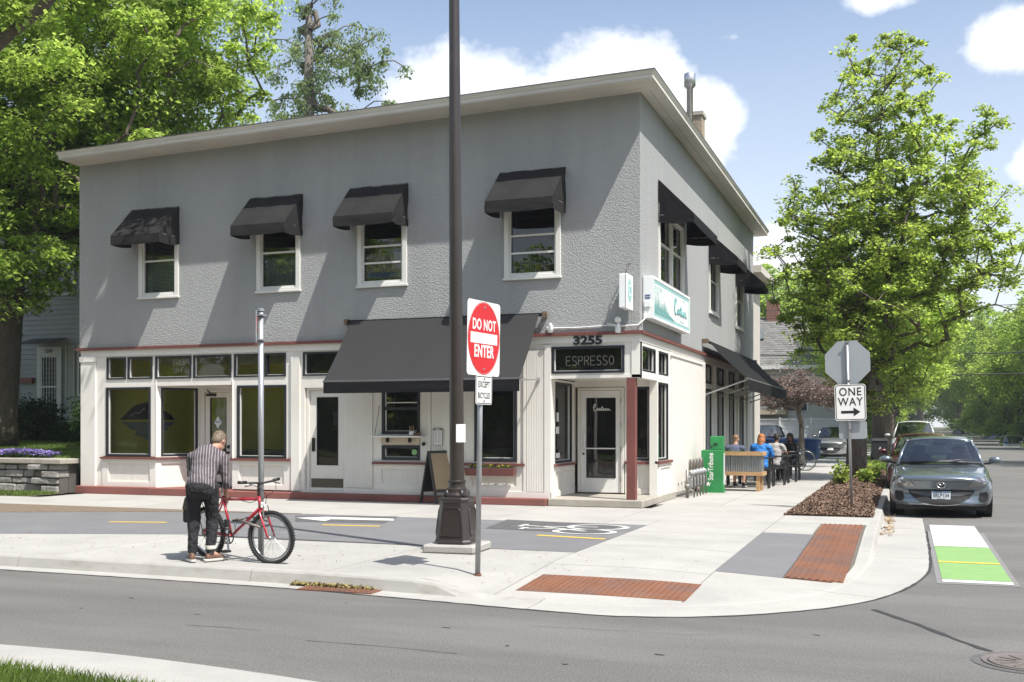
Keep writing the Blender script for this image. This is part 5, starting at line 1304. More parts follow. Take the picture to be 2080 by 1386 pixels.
def gas_meters():
    o = thing('gas_meters', 'bank of grey gas meters with looping pipes against the side wall', 'gas meter', (XR + .25, 23.3, 0))
    GREY = pm('meter_grey', (.30, .31, .31), .5, metal=.3, var=.12); PIPE = pm('pipe_grey', (.20, .20, .19), .5, metal=.5, var=.25, col2=(.25, .16, .09), c2amt=.5, c2scale=5)
    x = 0.05
    part('header_pipe', PIPE, o, lambda m: m.tube([(x, -.85, .55), (x, 1.0, .55)], .03, 8), smooth=True)
    part('riser', PIPE, o, lambda m: (m.tube([(x, -.85, 0), (x, -.85, .60)], .035, 8), m.lathe([(.05, .2), (.06, .24), (.05, .3)], (x, -.85, 0), 8)), smooth=True)
    for i in range(5):
        y = -.62 + i * .36
        def loop(m):
            m.tube([(x, y, .55), (x, y, .74), (x, y + .03, .80), (x, y + .13, .80), (x, y + .16, .74), (x, y + .16, .5)], .017, 7)
            m.tube([(x + .1, y + .02, 0), (x + .1, y + .02, .45), (x + .05, y + .02, .5)], .017, 7)
        part('meter_pipe', PIPE, o, loop, smooth=True)
        part('regulator', GREY, o, lambda m: m.lathe([(.03, -.06), (.075, -.04), (.075, .0), (.05, .03), (.03, .07)], (x + .05, y + .02, .52), 12, 'x'), smooth=True)
        mt = part('meter', GREY, o, lambda m: (m.box(x - .09, x + .09, y - .0, y + .20, .2, .42),), bevel=.04, seg=3)
        part('meter_dial', METAL, mt, lambda m: m.lathe([(.045, .0), (.04, .012), (.01, .012)], (x + .091, y + .1, .34), 10, 'x'))
gas_meters()
def newspaper_box():
    o = thing('newspaper_box', 'green newspaper vending box with white lettering on its side', 'newspaper box', (-4.2, 24.75, 0), R(4))
    GRN = pm('newsbox_green', (.02, .20, .055), .45, var=.1, vscale=4, spec=.5, coat=.1, col2=(.03, .28, .09), c2scale=2, c2amt=.4)
    part('cabinet', GRN, o, lambda m: m.box(-.26, .24, -.24, .24, .02, .98), bevel=.012)
    part('coin_head', GRN, o, lambda m: m.box(-.06, .235, -.20, .18, .982, 1.30), bevel=.012)
    part('plinth', GRN, o, lambda m: m.box(-.28, .26, -.26, .26, 0, .04))
    part('door_panel', pm('newsbox_paper', (.55, .57, .56), .6, var=.3, vscale=14), o, lambda m: m.box(.241, .246, -.16, .16, .18, .90))
    part('coin_slot', BLACK, o, lambda m: (m.box(.02, .1, -.215, -.2, 1.1, 1.14), m.lathe([(.02, -.23), (.02, -.2)], (-.03, 0, 1.06), 10, 'y')))
    T = frameT((-.04, -.2415, .60), (0, 0, 1), (-1, 0, 0))
    part('lettering', WHITE, o, lambda m: m.text('StarTribune', T, .165, .0012, bold=.002, sx=.8))
    def star(m):
        P = []
        for i in range(10): t = R(90 + 36 * i); r_ = .07 if i % 2 == 0 else .028; P.append((-.1 + r_ * math.cos(t), -.2415, .20 + r_ * math.sin(t)))
        m.prism(P, (0, -.0015, 0))
    part('star', WHITE, o, star)
newspaper_box()
# ------------------------------------------------------------------ cars
from mathutils.bvhtree import BVHTree
def paint(name, col, metal=.55, rough=.28): return pm(name, col, rough, metal=metal, var=.02, coat=1.0, spec=.5)
TYRE = pm('tyre_rubber', (.022, .022, .023), .85, var=.15, bump=.2)
RIM = pm('wheel_rim', (.35, .36, .37), .35, metal=.8)
CARBLK = pm('car_black_trim', (.010, .010, .011), .45, var=.05)
GRILLE = pm('grille_mesh', (.008, .008, .009), .5, bump=1, bscale=60, bdist=.02)
CHROME = pm('chrome', (.7, .71, .72), .12, metal=1, var=.02)
CARGL = glass('car_glass', (.42, .47, .46), .14, 0.0)
HEADL = glass('headlamp_glass', (.85, .87, .88), .16, .04)
TAILR = pm('tail_red', (.32, .02, .02), .25, coat=.6)
SEATM = pm('car_seat', (.05, .05, .05), .9)
def car(name, label, cat, loc, rotz, pcol, kind='sedan', L=4.58, W=1.755, H=1.455, group=None, detail=False, scale=1.0):
    o = thing(name, label, cat, loc, rotz, group); o.scale = (scale,) * 3
    h = W / 2
    hs = H / 1.455; ls = L / 4.58
    top_rear = {'sedan': 1.03, 'hatch': 1.02, 'suv': 1.0}[kind]
    # (y, bottom z, points of the half ring: (x,z)..., centre top z, plan curvature)
    S_ = [(.0, [(.62, .27), (.74, .33), (.775, .50), (.70, .64), (.46, .70)], .705, .30), (.05, [(.72, .21), (.82, .29), (.85, .50), (.79, .68), (.52, .755)], .77, .30),
          (.28, [(.78, .19), (.86, .28), (.875, .54), (.835, .74), (.58, .815)], .845, .22), (.95, [(.80, .18), (.87, .28), (.878, .58), (.855, .82), (.64, .89)], .925, .08),
          (1.35, [(.80, .18), (.868, .28), (.876, .60), (.85, .88), (.70, .95)], .985, .0), (2.3, [(.80, .18), (.868, .26), (.876, .60), (.84, .93), (.70, .97)], 1.0, 0),
          (3.4, [(.80, .18), (.868, .28), (.876, .62), (.85, .95), (.70, 1.0)], 1.02, 0), (4.0, [(.78, .20), (.86, .30), (.872, .62), (.84, .96), (.66, top_rear)], top_rear + .02, -.03),
          (4.42, [(.74, .24), (.83, .32), (.85, .6), (.80, .93), (.6, 1.0)], 1.02, -.14), (4.58, [(.66, .32), (.76, .38), (.79, .6), (.70, .86), (.5, .93)], .95, -.22)]
    n = 5; vs_, fs = [], []
    for (y, P, zc, k) in S_:
        zb = P[0][1]
        ring = [(0, zb)] + P + [(0, zc)]
        full = [(x, z) for x, z in ring] + [(-x, z) for x, z in P[::-1]]
        for x, z in full: vs_.append((x * h / .8775, (y + k * abs(x / .85) ** 2.4) * ls, z * hs))
    r = 2 * n + 2
    for i in range(len(S_) - 1):
        for j in range(r): fs.append((i * r + j, i * r + (j + 1) % r, (i + 1) * r + (j + 1) % r, (i + 1) * r + j))
    fs.append(tuple(range(r - 1, -1, -1))); fs.append(tuple((len(S_) - 1) * r + j for j in range(r)))
    m = MB(); m.add(vs_, fs); body = m.build('body', pcol, o, smooth=True, sub=3 if detail else 2)
    bm = bmesh.new(); bm.from_mesh(body.data); bmesh.ops.recalc_face_normals(bm, faces=bm.faces[:]); bm.to_mesh(body.data); bm.free()
    dg = bpy.context.evaluated_depsgraph_get(); ev = body.evaluated_get(dg); me = ev.to_mesh(); bvh = BVHTree.FromPolygons([v.co.copy() for v in me.vertices], [tuple(p.vertices) for p in me.polygons]); ev.to_mesh_clear()
    def decal(nm, mat, outline, off, ax='y', dirn=1, parent=None, mirror=False, grid=.035):
        """a thin moulded piece that follows the body: outline in (x,z) seen from the front (or rear)"""
        for sgn in ((1, -1) if mirror else (1,)):
            bm = bmesh.new(); f = bm.faces.new([bm.verts.new((x * sgn, 0, z)) for x, z in outline])
            for a in (0, 2):
                lo = min(v.co[a] for v in bm.verts); hi = max(v.co[a] for v in bm.verts); k = math.floor(lo / grid) + 1
                while k * grid < hi:
                    co = [0, 0, 0]; no = [0, 0, 0]; co[a] = k * grid; no[a] = 1
                    bmesh.ops.bisect_plane(bm, geom=bm.verts[:] + bm.edges[:] + bm.faces[:], plane_co=co, plane_no=no); k += 1
            ok = True
            for v in bm.verts:
                hit = bvh.ray_cast(Vector((v.co.x, -2 if dirn > 0 else L + 2, v.co.z)), Vector((0, dirn, 0)))
                if hit[0] is None: hit = bvh.find_nearest(Vector((v.co.x, 0 if dirn > 0 else L, v.co.z)))
                v.co.y = hit[0].y - off * dirn
            me_ = bpy.data.meshes.new(nm); bm.normal_update(); bm.to_mesh(me_); bm.free(); me_.materials.append(mat)
            ob = bpy.data.objects.new(nm, me_); COL.objects.link(ob); ob.parent = parent or o; KIDS.setdefault((parent or o).name, []).append(ob)
            s = ob.modifiers.new('solid', 'SOLIDIFY'); s.thickness = .006; s.offset = 0
            res = ob
        return res
    # cabin
    yb0, yr0, yr1, yb1 = {'sedan': (1.12, 1.92, 3.12, 3.95), 'hatch': (1.10, 1.95, 3.3, 4.25), 'suv': (1.15, 1.85, 3.9, 4.42)}[kind]
    yb0, yr0, yr1, yb1 = [v * ls for v in (yb0, yr0, yr1, yb1)]
    zb, zr, xr_, xb = .965 * hs, (1.41 if kind != 'suv' else 1.42) * hs, .575 * h / .8775, .775 * h / .8775
    zt = H
    def rf(x, t):  # roof line over length t in 0..1
        return zr + (zt - zr) * math.sin(math.pi * t) ** .7 - .05 * (abs(x) / xr_) ** 2.5
    def roof(m):
        nu, nv = 10, 10; g = []
        for j in range(nv + 1):
            for i in range(nu + 1):
                x = xr_ * (2 * i / nu - 1); t = j / nv; g.append((x * (1 + .03 * math.sin(math.pi * t)), yr0 + (yr1 - yr0) * t - .05 * (1 - (x / xr_) ** 2) * (1 - 2 * t), rf(x, t)))
        for j in range(nv):
            for i in range(nu): a = j * (nu + 1) + i; m.f.append((a, a + 1, a + nu + 2, a + nu + 1)); m.m.append(0)
        m.v = [tuple(p) for p in g]
    part('roof', pcol, o, roof, smooth=True, solid=.03)
    wz = [(-xb, yb0 + .26, zb - .01), (xb, yb0 + .26, zb - .01), (xr_, yr0, rf(xr_, 0)), (-xr_, yr0, rf(xr_, 0))]
    def screen(y0, z0, x0, bow0, y1, bow1, t, sgn):
        def f(m):
            nu, nv = 12, 6; g = []
            for j in range(nv + 1):
                v = j / nv
                for i in range(nu + 1):
                    q = 2 * i / nu - 1
                    x = q * (x0 + (xr_ - x0) * v); a = y0 - sgn * bow0 * (1 - q * q); b = y1 - sgn * bow1 * (1 - q * q)
                    z = z0 + .03 * (1 - q * q) + ((rf(q * xr_, t)) - z0 - .03 * (1 - q * q)) * v
                    g.append((x, a + (b - a) * v, z + .02 * math.sin(math.pi * v)))
            for j in range(nv):
                for i in range(nu): a = j * (nu + 1) + i; m.f.append((a, a + 1, a + nu + 2, a + nu + 1)); m.m.append(0)
            m.v = g
        return f
    part('windscreen', CARGL, o, screen(yb0 + .3, zb - .0, xb - .03, .32, yr0, .05, 0, 1), smooth=True)
    part('rear_window', CARGL, o, screen(yb1 - .12, zb + .05, xb - .06, .12, yr1, .05, 1, -1), smooth=True)
    for s in (1, -1):
        A = Vector((s * (xb - .03), yb0 + .3, zb)); Bq = Vector((s * (xr_ + .0), yr0, rf(xr_, 0))); Cq = Vector((s * xr_, yr1, rf(xr_, 1))); D = Vector((s * (xb - .06), yb1 - .12, zb + .05))
        part('pillar', pcol, o, lambda m: m.tube([A + Vector((0, -.04, -.04)), A.lerp(Bq, .5) + Vector((s * .01, 0, .015)), Bq + Vector((0, .03, 0))], .03, 8, ry=.022), smooth=True)
        part('pillar', pcol, o, lambda m: m.beam(D, Cq, .10, .05))
        part('roof_rail', pcol, o, lambda m: m.tube([Bq, Vector((s * (xr_ + .02), (yr0 + yr1) / 2, rf(xr_, .5) + .0)), Cq], .028, 6), smooth=True)
        part('side_window', CARGL, o, lambda m: m.add([A, Bq + Vector((s * .01, 0, -.02)), Vector((s * (xr_ + .025), (yr0 + yr1) / 2, rf(xr_, .5) - .03)), Cq + Vector((s * .01, 0, -.02)), D], [(0, 1, 2, 3, 4)]))
        ym = (yr0 + yr1) / 2 + .1
        part('door_pillar', CARBLK, o, lambda m: m.beam((s * (xb - .0), ym, zb), (s * (xr_ + .03), ym, rf(xr_, .5) - .01), .02, .08, up=(0, 1, 0)))
        part('belt_trim', CARBLK, o, lambda m: m.beam(A, D, .03, .02))
        # mirror
        my, mz, mx = yb0 + .52, zb + .02, s * (h + .10)
        mr = part('wing_mirror', pcol, o, lambda m: m.ball((mx, my, mz + .03), (.115, .07, .068), 16, 10), smooth=True)
        part('mirror_foot', CARBLK, mr, lambda m: m.beam((mx - s * .06, my + .02, mz - .02), (s * (xb - .02), my + .03, zb - .03), .05, .03))
        # wheels
        for wy in (.93 * ls, (.93 + 2.64) * ls):
            part('wheel_arch', CARBLK, o, lambda m: m.lathe([(.35 * hs, s * (h - .012) - s * .25), (.365 * hs, s * (h - .012)), (.33 * hs, s * (h - .006))], (0, wy, .33 * hs), 28, 'x'))
            w = part('wheel', TYRE, o, lambda m: m.lathe([(.20, s * (h - .21)), (.30, s * (h - .21)), (.318, s * (h - .18)), (.318, s * (h - .04)), (.30, s * (h - .005)), (.21, s * h)], (0, wy, .318), 28, 'x'))
            part('rim', RIM, w, lambda m: (m.lathe([(.205, s * (h - .03)), (.21, s * (h + .002)), (.19, s * (h - .004)), (.185, s * (h - .05)), (.02, s * (h - .05))], (0, wy, .318), 24, 'x'),
                 [m.beam((s * (h - .012), wy + .03 * math.cos(a), .318 + .03 * math.sin(a)), (s * (h - .006), wy + .195 * math.cos(a), .318 + .195 * math.sin(a)), .04, .02, up=(1, 0, 0)) for a in [k * 2 * math.pi / 5 for k in range(5)]]))
    part('underbody', CARBLK, o, lambda m: m.box(-h + .12, h - .12, .35, L - .3, .15, .24))
    part('cabin_floor', SEATM, o, lambda m: m.box(-xb + .06, xb - .06, yb0 + .25, yb1 - .3, .80 * hs, .90 * hs))
    part('dashboard', SEATM, o, lambda m: m.box(-xb + .1, xb - .1, yb0 + .36, yb0 + .62, .9 * hs, zb - .03))
    if detail or kind != 'x':
        for s in (.36, -.36):
            part('seat', SEATM, o, lambda m: (m.box(s - .22, s + .22, 2.15, 2.28, .85, 1.12 * hs), m.box(s - .12, s + .12, 2.17, 2.26, 1.13 * hs, 1.28 * hs)), bevel=.04)
    if detail:
        sw_ = part('steering_wheel', CARBLK, o, lambda m: m.tube([(.36 + .17 * math.cos(t), 1.72 + .06 * math.sin(t), .98 + .15 * math.sin(t)) for t in np.arange(0, 6.28, .4)], .012, 6, closed=True), smooth=True)
        part('rear_view_mirror', CARBLK, o, lambda m: m.box(-.11, .11, 1.9, 1.92, 1.28, 1.33))
    z_ = lambda P: [(x * h / .8775, z * hs) for x, z in P]
    # face
    if detail or kind:
        HL = z_([(.44, .575), (.50, .64), (.60, .71), (.70, .755), (.78, .75), (.805, .70), (.79, .64), (.72, .60), (.60, .575), (.50, .565)])
        decal('headlamp_bowl', CARBLK if not detail else pm('bowl_silver', (.35, .36, .37), .3, metal=.5), HL, .004, mirror=True)
        decal('headlamp', HEADL, HL, .018, mirror=True)
        for s in (1, -1):
            hit = bvh.ray_cast(Vector((s * .665 * h / .8775, -2, .675 * hs)), Vector((0, 1, 0)))[0]
            if hit and detail:
                part('headlamp_lens', CHROME, o, lambda m: m.lathe([(.055, hit.y - .008), (.04, hit.y - .016), (.01, hit.y - .006)], (hit.x, 0, hit.z), 18, 'y'))
                part('headlamp_bulb', HEADL if False else pm('lens_blue', (.12, .14, .18), .1, coat=1), o, lambda m: m.ball((hit.x, hit.y - .012, hit.z), (.03, .012, .03), 12, 8), smooth=True)
        GR = z_([(-.55, .505), (.55, .505), (.535, .46), (.47, .38), (.36, .31), (.2, .27), (0, .255), (-.2, .27), (-.36, .31), (-.47, .38), (-.535, .46)])
        decal('grille', GRILLE, GR, .006)
        if detail:
            decal('grille_bar', pm('grille_band', (.05, .05, .053), .3, coat=.6), z_([(-.52, .485), (.52, .485), (.47, .435), (.30, .405), (0, .40), (-.30, .405), (-.47, .435)]), .016)
            decal('grille_chrome', CHROME, z_([(-.40, .285), (-.2, .245), (0, .228), (.2, .245), (.40, .285), (.2, .262), (0, .245), (-.2, .262)]), .016)
            decal('grille_lip', CARBLK, z_([(-.56, .515), (.56, .515), (.55, .50), (-.55, .50)]), .014)
            decal('fog_recess', CARBLK, z_([(.645, .475), (.76, .49), (.785, .42), (.77, .34), (.72, .305), (.65, .31), (.615, .36)]), .005, mirror=True)
            decal('lower_intake', CARBLK, z_([(-.45, .235), (.45, .235), (.50, .215), (-.50, .215)]), .006)
            decal('lower_slot', CARBLK, z_([(.56, .265), (.76, .285), (.76, .272), (.56, .252)]), .006, mirror=True)
            decal('bonnet_seam', CARBLK, z_([(-.47, .668), (-.2, .674), (0, .676), (.2, .674), (.47, .668), (.47, .674), (.2, .680), (0, .682), (-.2, .680), (-.47, .674)]), .002)
            ya = bvh.ray_cast(Vector((0, -2, .60)), Vector((0, 1, 0)))[0].y - .02
            em = part('emblem', CHROME, o, lambda m: m.tube([(.068 * math.cos(t), ya + .0, .605 + .052 * math.sin(t)) for t in np.arange(0, 6.28, .3)], .008, 6, closed=True), smooth=True)
            part('emblem_back', CARBLK, em, lambda m: m.prism([(.064 * math.cos(t), ya + .008, .605 + .048 * math.sin(t)) for t in np.arange(0, 6.28, .3)], (0, .004, 0)))
            part('emblem_wings', CHROME, em, lambda m: (m.tube([(-.05, ya, .63), (-.02, ya - .002, .615), (0, ya - .004, .592), (.02, ya - .002, .615), (.05, ya, .63)], .007, 6)), smooth=True)
            pl = bvh.ray_cast(Vector((0, -2, .42)), Vector((0, 1, 0)))[0].y - .035
            lp = part('licence_plate', pm('plate_white', (.66, .72, .76), .5), o, lambda m: m.box(-.155, .155, pl, pl + .008, .352, .49))
            part('plate_band', pm('plate_blue', (.04, .12, .25), .5), lp, lambda m: m.box(-.15, .15, pl - .002, pl - .0005, .468, .487))
            part('plate_number', INK, lp, lambda m: m.text('ERU*134', frameT((0, pl - .002, .416), (1, 0, 0), (0, 0, 1)), .098, .001, sx=.72, bold=.001))
            part('plate_small_print', INK, lp, lambda m: m.text('Minnesota.com', frameT((0, pl - .002, .362), (1, 0, 0), (0, 0, 1)), .022, .0008))
            part('wiper', CARBLK, o, lambda m: m.tube([(-.05, 1.02, .995), (.35, 1.13, 1.03), (.62, 1.30, 1.01)], .008, 5))
            part('wiper', CARBLK, o, lambda m: m.tube([(-.5, 1.16, .99), (-.2, 1.05, 1.0), (.0, 1.02, .99)], .008, 5))
            part('cowl', CARBLK, o, lambda m: m.tube([(-.7, 1.34, .965), (-.4, 1.16, .985), (0, 1.08, .995), (.4, 1.16, .985), (.7, 1.34, .965)], .02, 6))
        else:
            decal('licence_plate', WHITE, z_([(-.15, .40), (.15, .40), (.15, .50), (-.15, .50)]), .02)
        decal('tail_lamp', TAILR, z_([(.52, .72), (.56, .86), (.68, .88), (.76, .82), (.76, .70), (.66, .68)]), .006, dirn=-1, mirror=True)
        decal('rear_plate', WHITE, z_([(-.15, .56), (.15, .56), (.15, .68), (-.15, .68)]), .012, dirn=-1)
        decal('rear_bumper_trim', CARBLK, z_([(-.6, .33), (.6, .33), (.6, .38), (-.6, .38)]), .006, dirn=-1)
    return o
# main car faces the camera on the side street; its front wheels stand at Y ~ 19.9
P_GREY = paint('paint_grey_green', (.165, .195, .225), .6, .25)
car('parked_car', 'grey sedan facing the corner with plate ERU 134 at the kerb by the mulch', 'car', (.58, 20.3, -.126), R(-.5), P_GREY, 'sedan', detail=True, group='cars parked along the left kerb', scale=1.0)
P_RED = paint('paint_maroon', (.075, .012, .02), .4, .3)
car('parked_car', 'maroon crossover parked directly behind the grey sedan', 'car', (.40, 27.2, -.128), R(0), P_RED, 'suv', L=4.6, W=1.85, H=1.56, group='cars parked along the left kerb', scale=.95)
P_WHITE = paint('paint_white', (.55, .55, .54), .1, .3); P_SILV = paint('paint_silver', (.38, .39, .39), .6, .3); P_DARK = paint('paint_charcoal', (.06, .065, .07), .5, .3); P_BLUE = paint('paint_blue', (.03, .05, .10), .5, .3)
g_ = 'cars parked along the left kerb'
wv = car('parked_car', 'white van with roof rack parked behind the maroon crossover', 'car', (.3, 46, terr(46) - .13), 0, P_WHITE, 'suv', L=4.9, W=1.9, H=1.95, group=g_)
def far(src, label, x, y, rot=0.0, group=None, z=None, col=None):
    c = copy_tree(src, loc=(x, y, terr(y) - .13 if z is None else z), rotz=rot, label=label)
    if group: c['group'] = group
    if col:
        for k in KIDS[c.name]:
            for s_ in k.material_slots:
                if s_.material in (P_WHITE, P_SILV, P_DARK, P_BLUE): s_.link = 'OBJECT'; s_.material = col
    return c
gr_ = 'cars along the right side of the street'
hb = car('parked_car', 'dark grey hatchback seen from behind at the right kerb', 'car', (7.35, 83.5, terr(84) - .13), 0, P_DARK, 'hatch', L=4.4, W=1.76, H=1.50, group=gr_)
sd = car('parked_car', 'silver sedan in front of the dark hatchback, nearer the picture edge', 'car', (7.95, 74.2, terr(74) - .13), 0, P_SILV, 'sedan', group=gr_)
far(sd, 'silver car cut off by the right picture edge', 7.9, 67.5, 0, gr_, col=P_SILV)
far(sd, 'white sedan parked far down the street on the left half', 2.2, 118, 0, gr_, col=P_WHITE)
far(hb, 'dark blue car parked nose in beside the far trees', 11.5, 120, R(75), gr_, z=terr(120), col=P_BLUE)
far(hb, 'silver hatchback far along the left kerb', .9, 82, 0, g_, col=P_SILV)
far(sd, 'blue sedan far along the left kerb behind the hatchback', .9, 96, 0, g_, col=P_BLUE)
for i, (x, y, s_, c_) in enumerate([(1.0, 132, wv, P_DARK), (.9, 150, hb, P_SILV), (1.0, 168, sd, P_BLUE), (7.6, 150, sd, P_WHITE), (7.7, 175, hb, P_DARK), (1.0, 190, wv, P_BLUE)]):
    far(s_, 'tiny parked car in the hazy far end of the street', x, y, 0, 'tiny cars at the far end of the street', col=c_)
# vehicles in the lot behind the building
far(wv, 'dark pickup-like truck parked behind the corner building by the lattice fence', -7.6, 60.0, R(0), None, col=P_BLUE)
far(wv, 'light sport utility vehicle parked in front of the white lattice fence', -4.2, 65.0, R(0), None, col=P_SILV)
# ------------------------------------------------------------------ people
def skinmat(name, col): return pm(name, col, .5, var=.08, vscale=9, spec=.35)
SKIN_L = skinmat('skin_fair', (.46, .26, .18)); SKIN_D = skinmat('skin_brown', (.20, .10, .065))
def ell_tube(m, pts, n=12):
    """pts: (centre, rx, ry) with the local x axis kept sideways; closed domed ends"""
    P = [Vector(p[0]) for p in pts]; k = len(P); rings = []
    for i in range(k):
        d = (P[min(i + 1, k - 1)] - P[max(i - 1, 0)]).normalized()
        x = Vector((1, 0, 0)); x = (x - d * x.dot(d)).normalized(); y = d.cross(x)
        rings.append((P[i], d, x, y, pts[i][1], pts[i][2]))
    out = []
    c, d, x, y, a, b = rings[0]
    for f in (.5, .86): out.append((c - d * min(a, b) * (1 - (1 - f) ** 1) * .0 - d * min(a, b) * math.cos(f * math.pi / 2) * .8, x, y, a * math.sin(f * math.pi / 2), b * math.sin(f * math.pi / 2)))
    for c, d, x, y, a, b in rings: out.append((c, x, y, a, b))
    c, d, x, y, a, b = rings[-1]
    for f in (.86, .5): out.append((c + d * min(a, b) * math.cos(f * math.pi / 2) * .8, x, y, a * math.sin(f * math.pi / 2), b * math.sin(f * math.pi / 2)))
    vs_ = [c + x * (a * math.cos(2 * math.pi * j / n)) + y * (b * math.sin(2 * math.pi * j / n)) for c, x, y, a, b in out for j in range(n)]
    fs = []
    for i in range(len(out) - 1):
        for j in range(n): fs.append((i * n + j, i * n + (j + 1) % n, (i + 1) * n + (j + 1) % n, (i + 1) * n + j))
    fs.append(tuple(range(n - 1, -1, -1))); fs.append(tuple((len(out) - 1) * n + j for j in range(n)))
    m.add(vs_, fs)
def limb(m, a, b, ra, rb, mid=None):
    a, b = Vector(a), Vector(b)
    ell_tube(m, [(a, ra, ra), (a.lerp(b, .3), mid or (ra * .7 + rb * .3) * 1.04, mid or (ra * .7 + rb * .3) * 1.04), (a.lerp(b, .7), ra * .3 + rb * .7, ra * .3 + rb * .7), (b, rb, rb)], 12)
def blob(o, vox, sm=4, disp=None):
    r = o.modifiers.new('remesh', 'REMESH'); r.mode = 'VOXEL'; r.voxel_size = vox; r.use_smooth_shade = True
    s = o.modifiers.new('smooth', 'SMOOTH'); s.factor = .5; s.iterations = sm
    if disp:
        t = bpy.data.textures.get('cloth_folds') or bpy.data.textures.new('cloth_folds', 'CLOUDS'); t.noise_scale = .085; t.noise_depth = 2
        d = o.modifiers.new('folds', 'DISPLACE'); d.texture = t; d.strength = disp; d.mid_level = .5
    return o
def hand(m, w, e, curl=.5, side=1, up=(0, 0, 1)):
    """palm + five bent fingers continuing from the wrist w, away from the elbow e"""
    w, e = Vector(w), Vector(e); d = (w - e).normalized(); x = d.cross(Vector(up)); x = x.normalized() if x.length > .1 else Vector((1, 0, 0)); n = x.cross(d).normalized()
    ell_tube(m, [(w, .024, .02), (w + d * .03, .036, .018), (w + d * .085, .040, .015)], 10)
    root = w + d * .085
    for i, (off, ln) in enumerate(((-.030, .070), (-.010, .080), (.010, .076), (.030, .060))):
        p0 = root + x * off; d1 = (d - n * curl * .5).normalized(); d2 = (d * .5 - n * curl).normalized()
        p1 = p0 + d1 * ln * .5; p2 = p1 + d2 * ln * .5
        m.tube([p0 - d * .02, p0, p1, p2], [.0095, .0095, .0088, .0072], 7)
    t0 = w + d * .03 + x * (.03 * side); t1 = t0 + (d * .6 + x * side * .8 - n * .3).normalized() * .035; t2 = t1 + (d * .9 - n * .4).normalized() * .03
    m.tube([t0, t1, t2], [.012, .0105, .0085], 7)
def stripes(name, dark, light, freq):
    m = pm(name, dark, .85, var=.15, vscale=5, bump=.5, bscale=9, bdist=.03); nt = m.node_tree; N, L = nt.nodes, nt.links
    tc = N.new('ShaderNodeTexCoord'); sp = N.new('ShaderNodeSeparateXYZ'); L.new(tc.outputs['Object'], sp.inputs[0])
    nz = N.new('ShaderNodeTexNoise'); nz.inputs['Scale'].default_value = 3; L.new(tc.outputs['Object'], nz.inputs['Vector'])
    a = N.new('ShaderNodeMath'); a.operation = 'MULTIPLY_ADD'; L.new(nz.outputs['Fac'], a.inputs[0]); a.inputs[1].default_value = .05; L.new(sp.outputs['X'], a.inputs[2])
    s = N.new('ShaderNodeMath'); s.operation = 'SINE'; mu = N.new('ShaderNodeMath'); mu.operation = 'MULTIPLY'; mu.inputs[1].default_value = freq
    L.new(a.outputs[0], mu.inputs[0]); L.new(mu.outputs[0], s.inputs[0])
    mr = N.new('ShaderNodeMapRange'); mr.inputs['From Min'].default_value = .72; mr.inputs['From Max'].default_value = .9; L.new(s.outputs[0], mr.inputs['Value'])
    b = N['Principled BSDF']; old = b.inputs['Base Color'].links[0].from_socket
    mx = N.new('ShaderNodeMixRGB'); L.new(mr.outputs[0], mx.inputs[0]); L.new(old, mx.inputs[1]); mx.inputs[2].default_value = (*light, 1); L.new(mx.outputs[0], b.inputs['Base Color'])
    return m
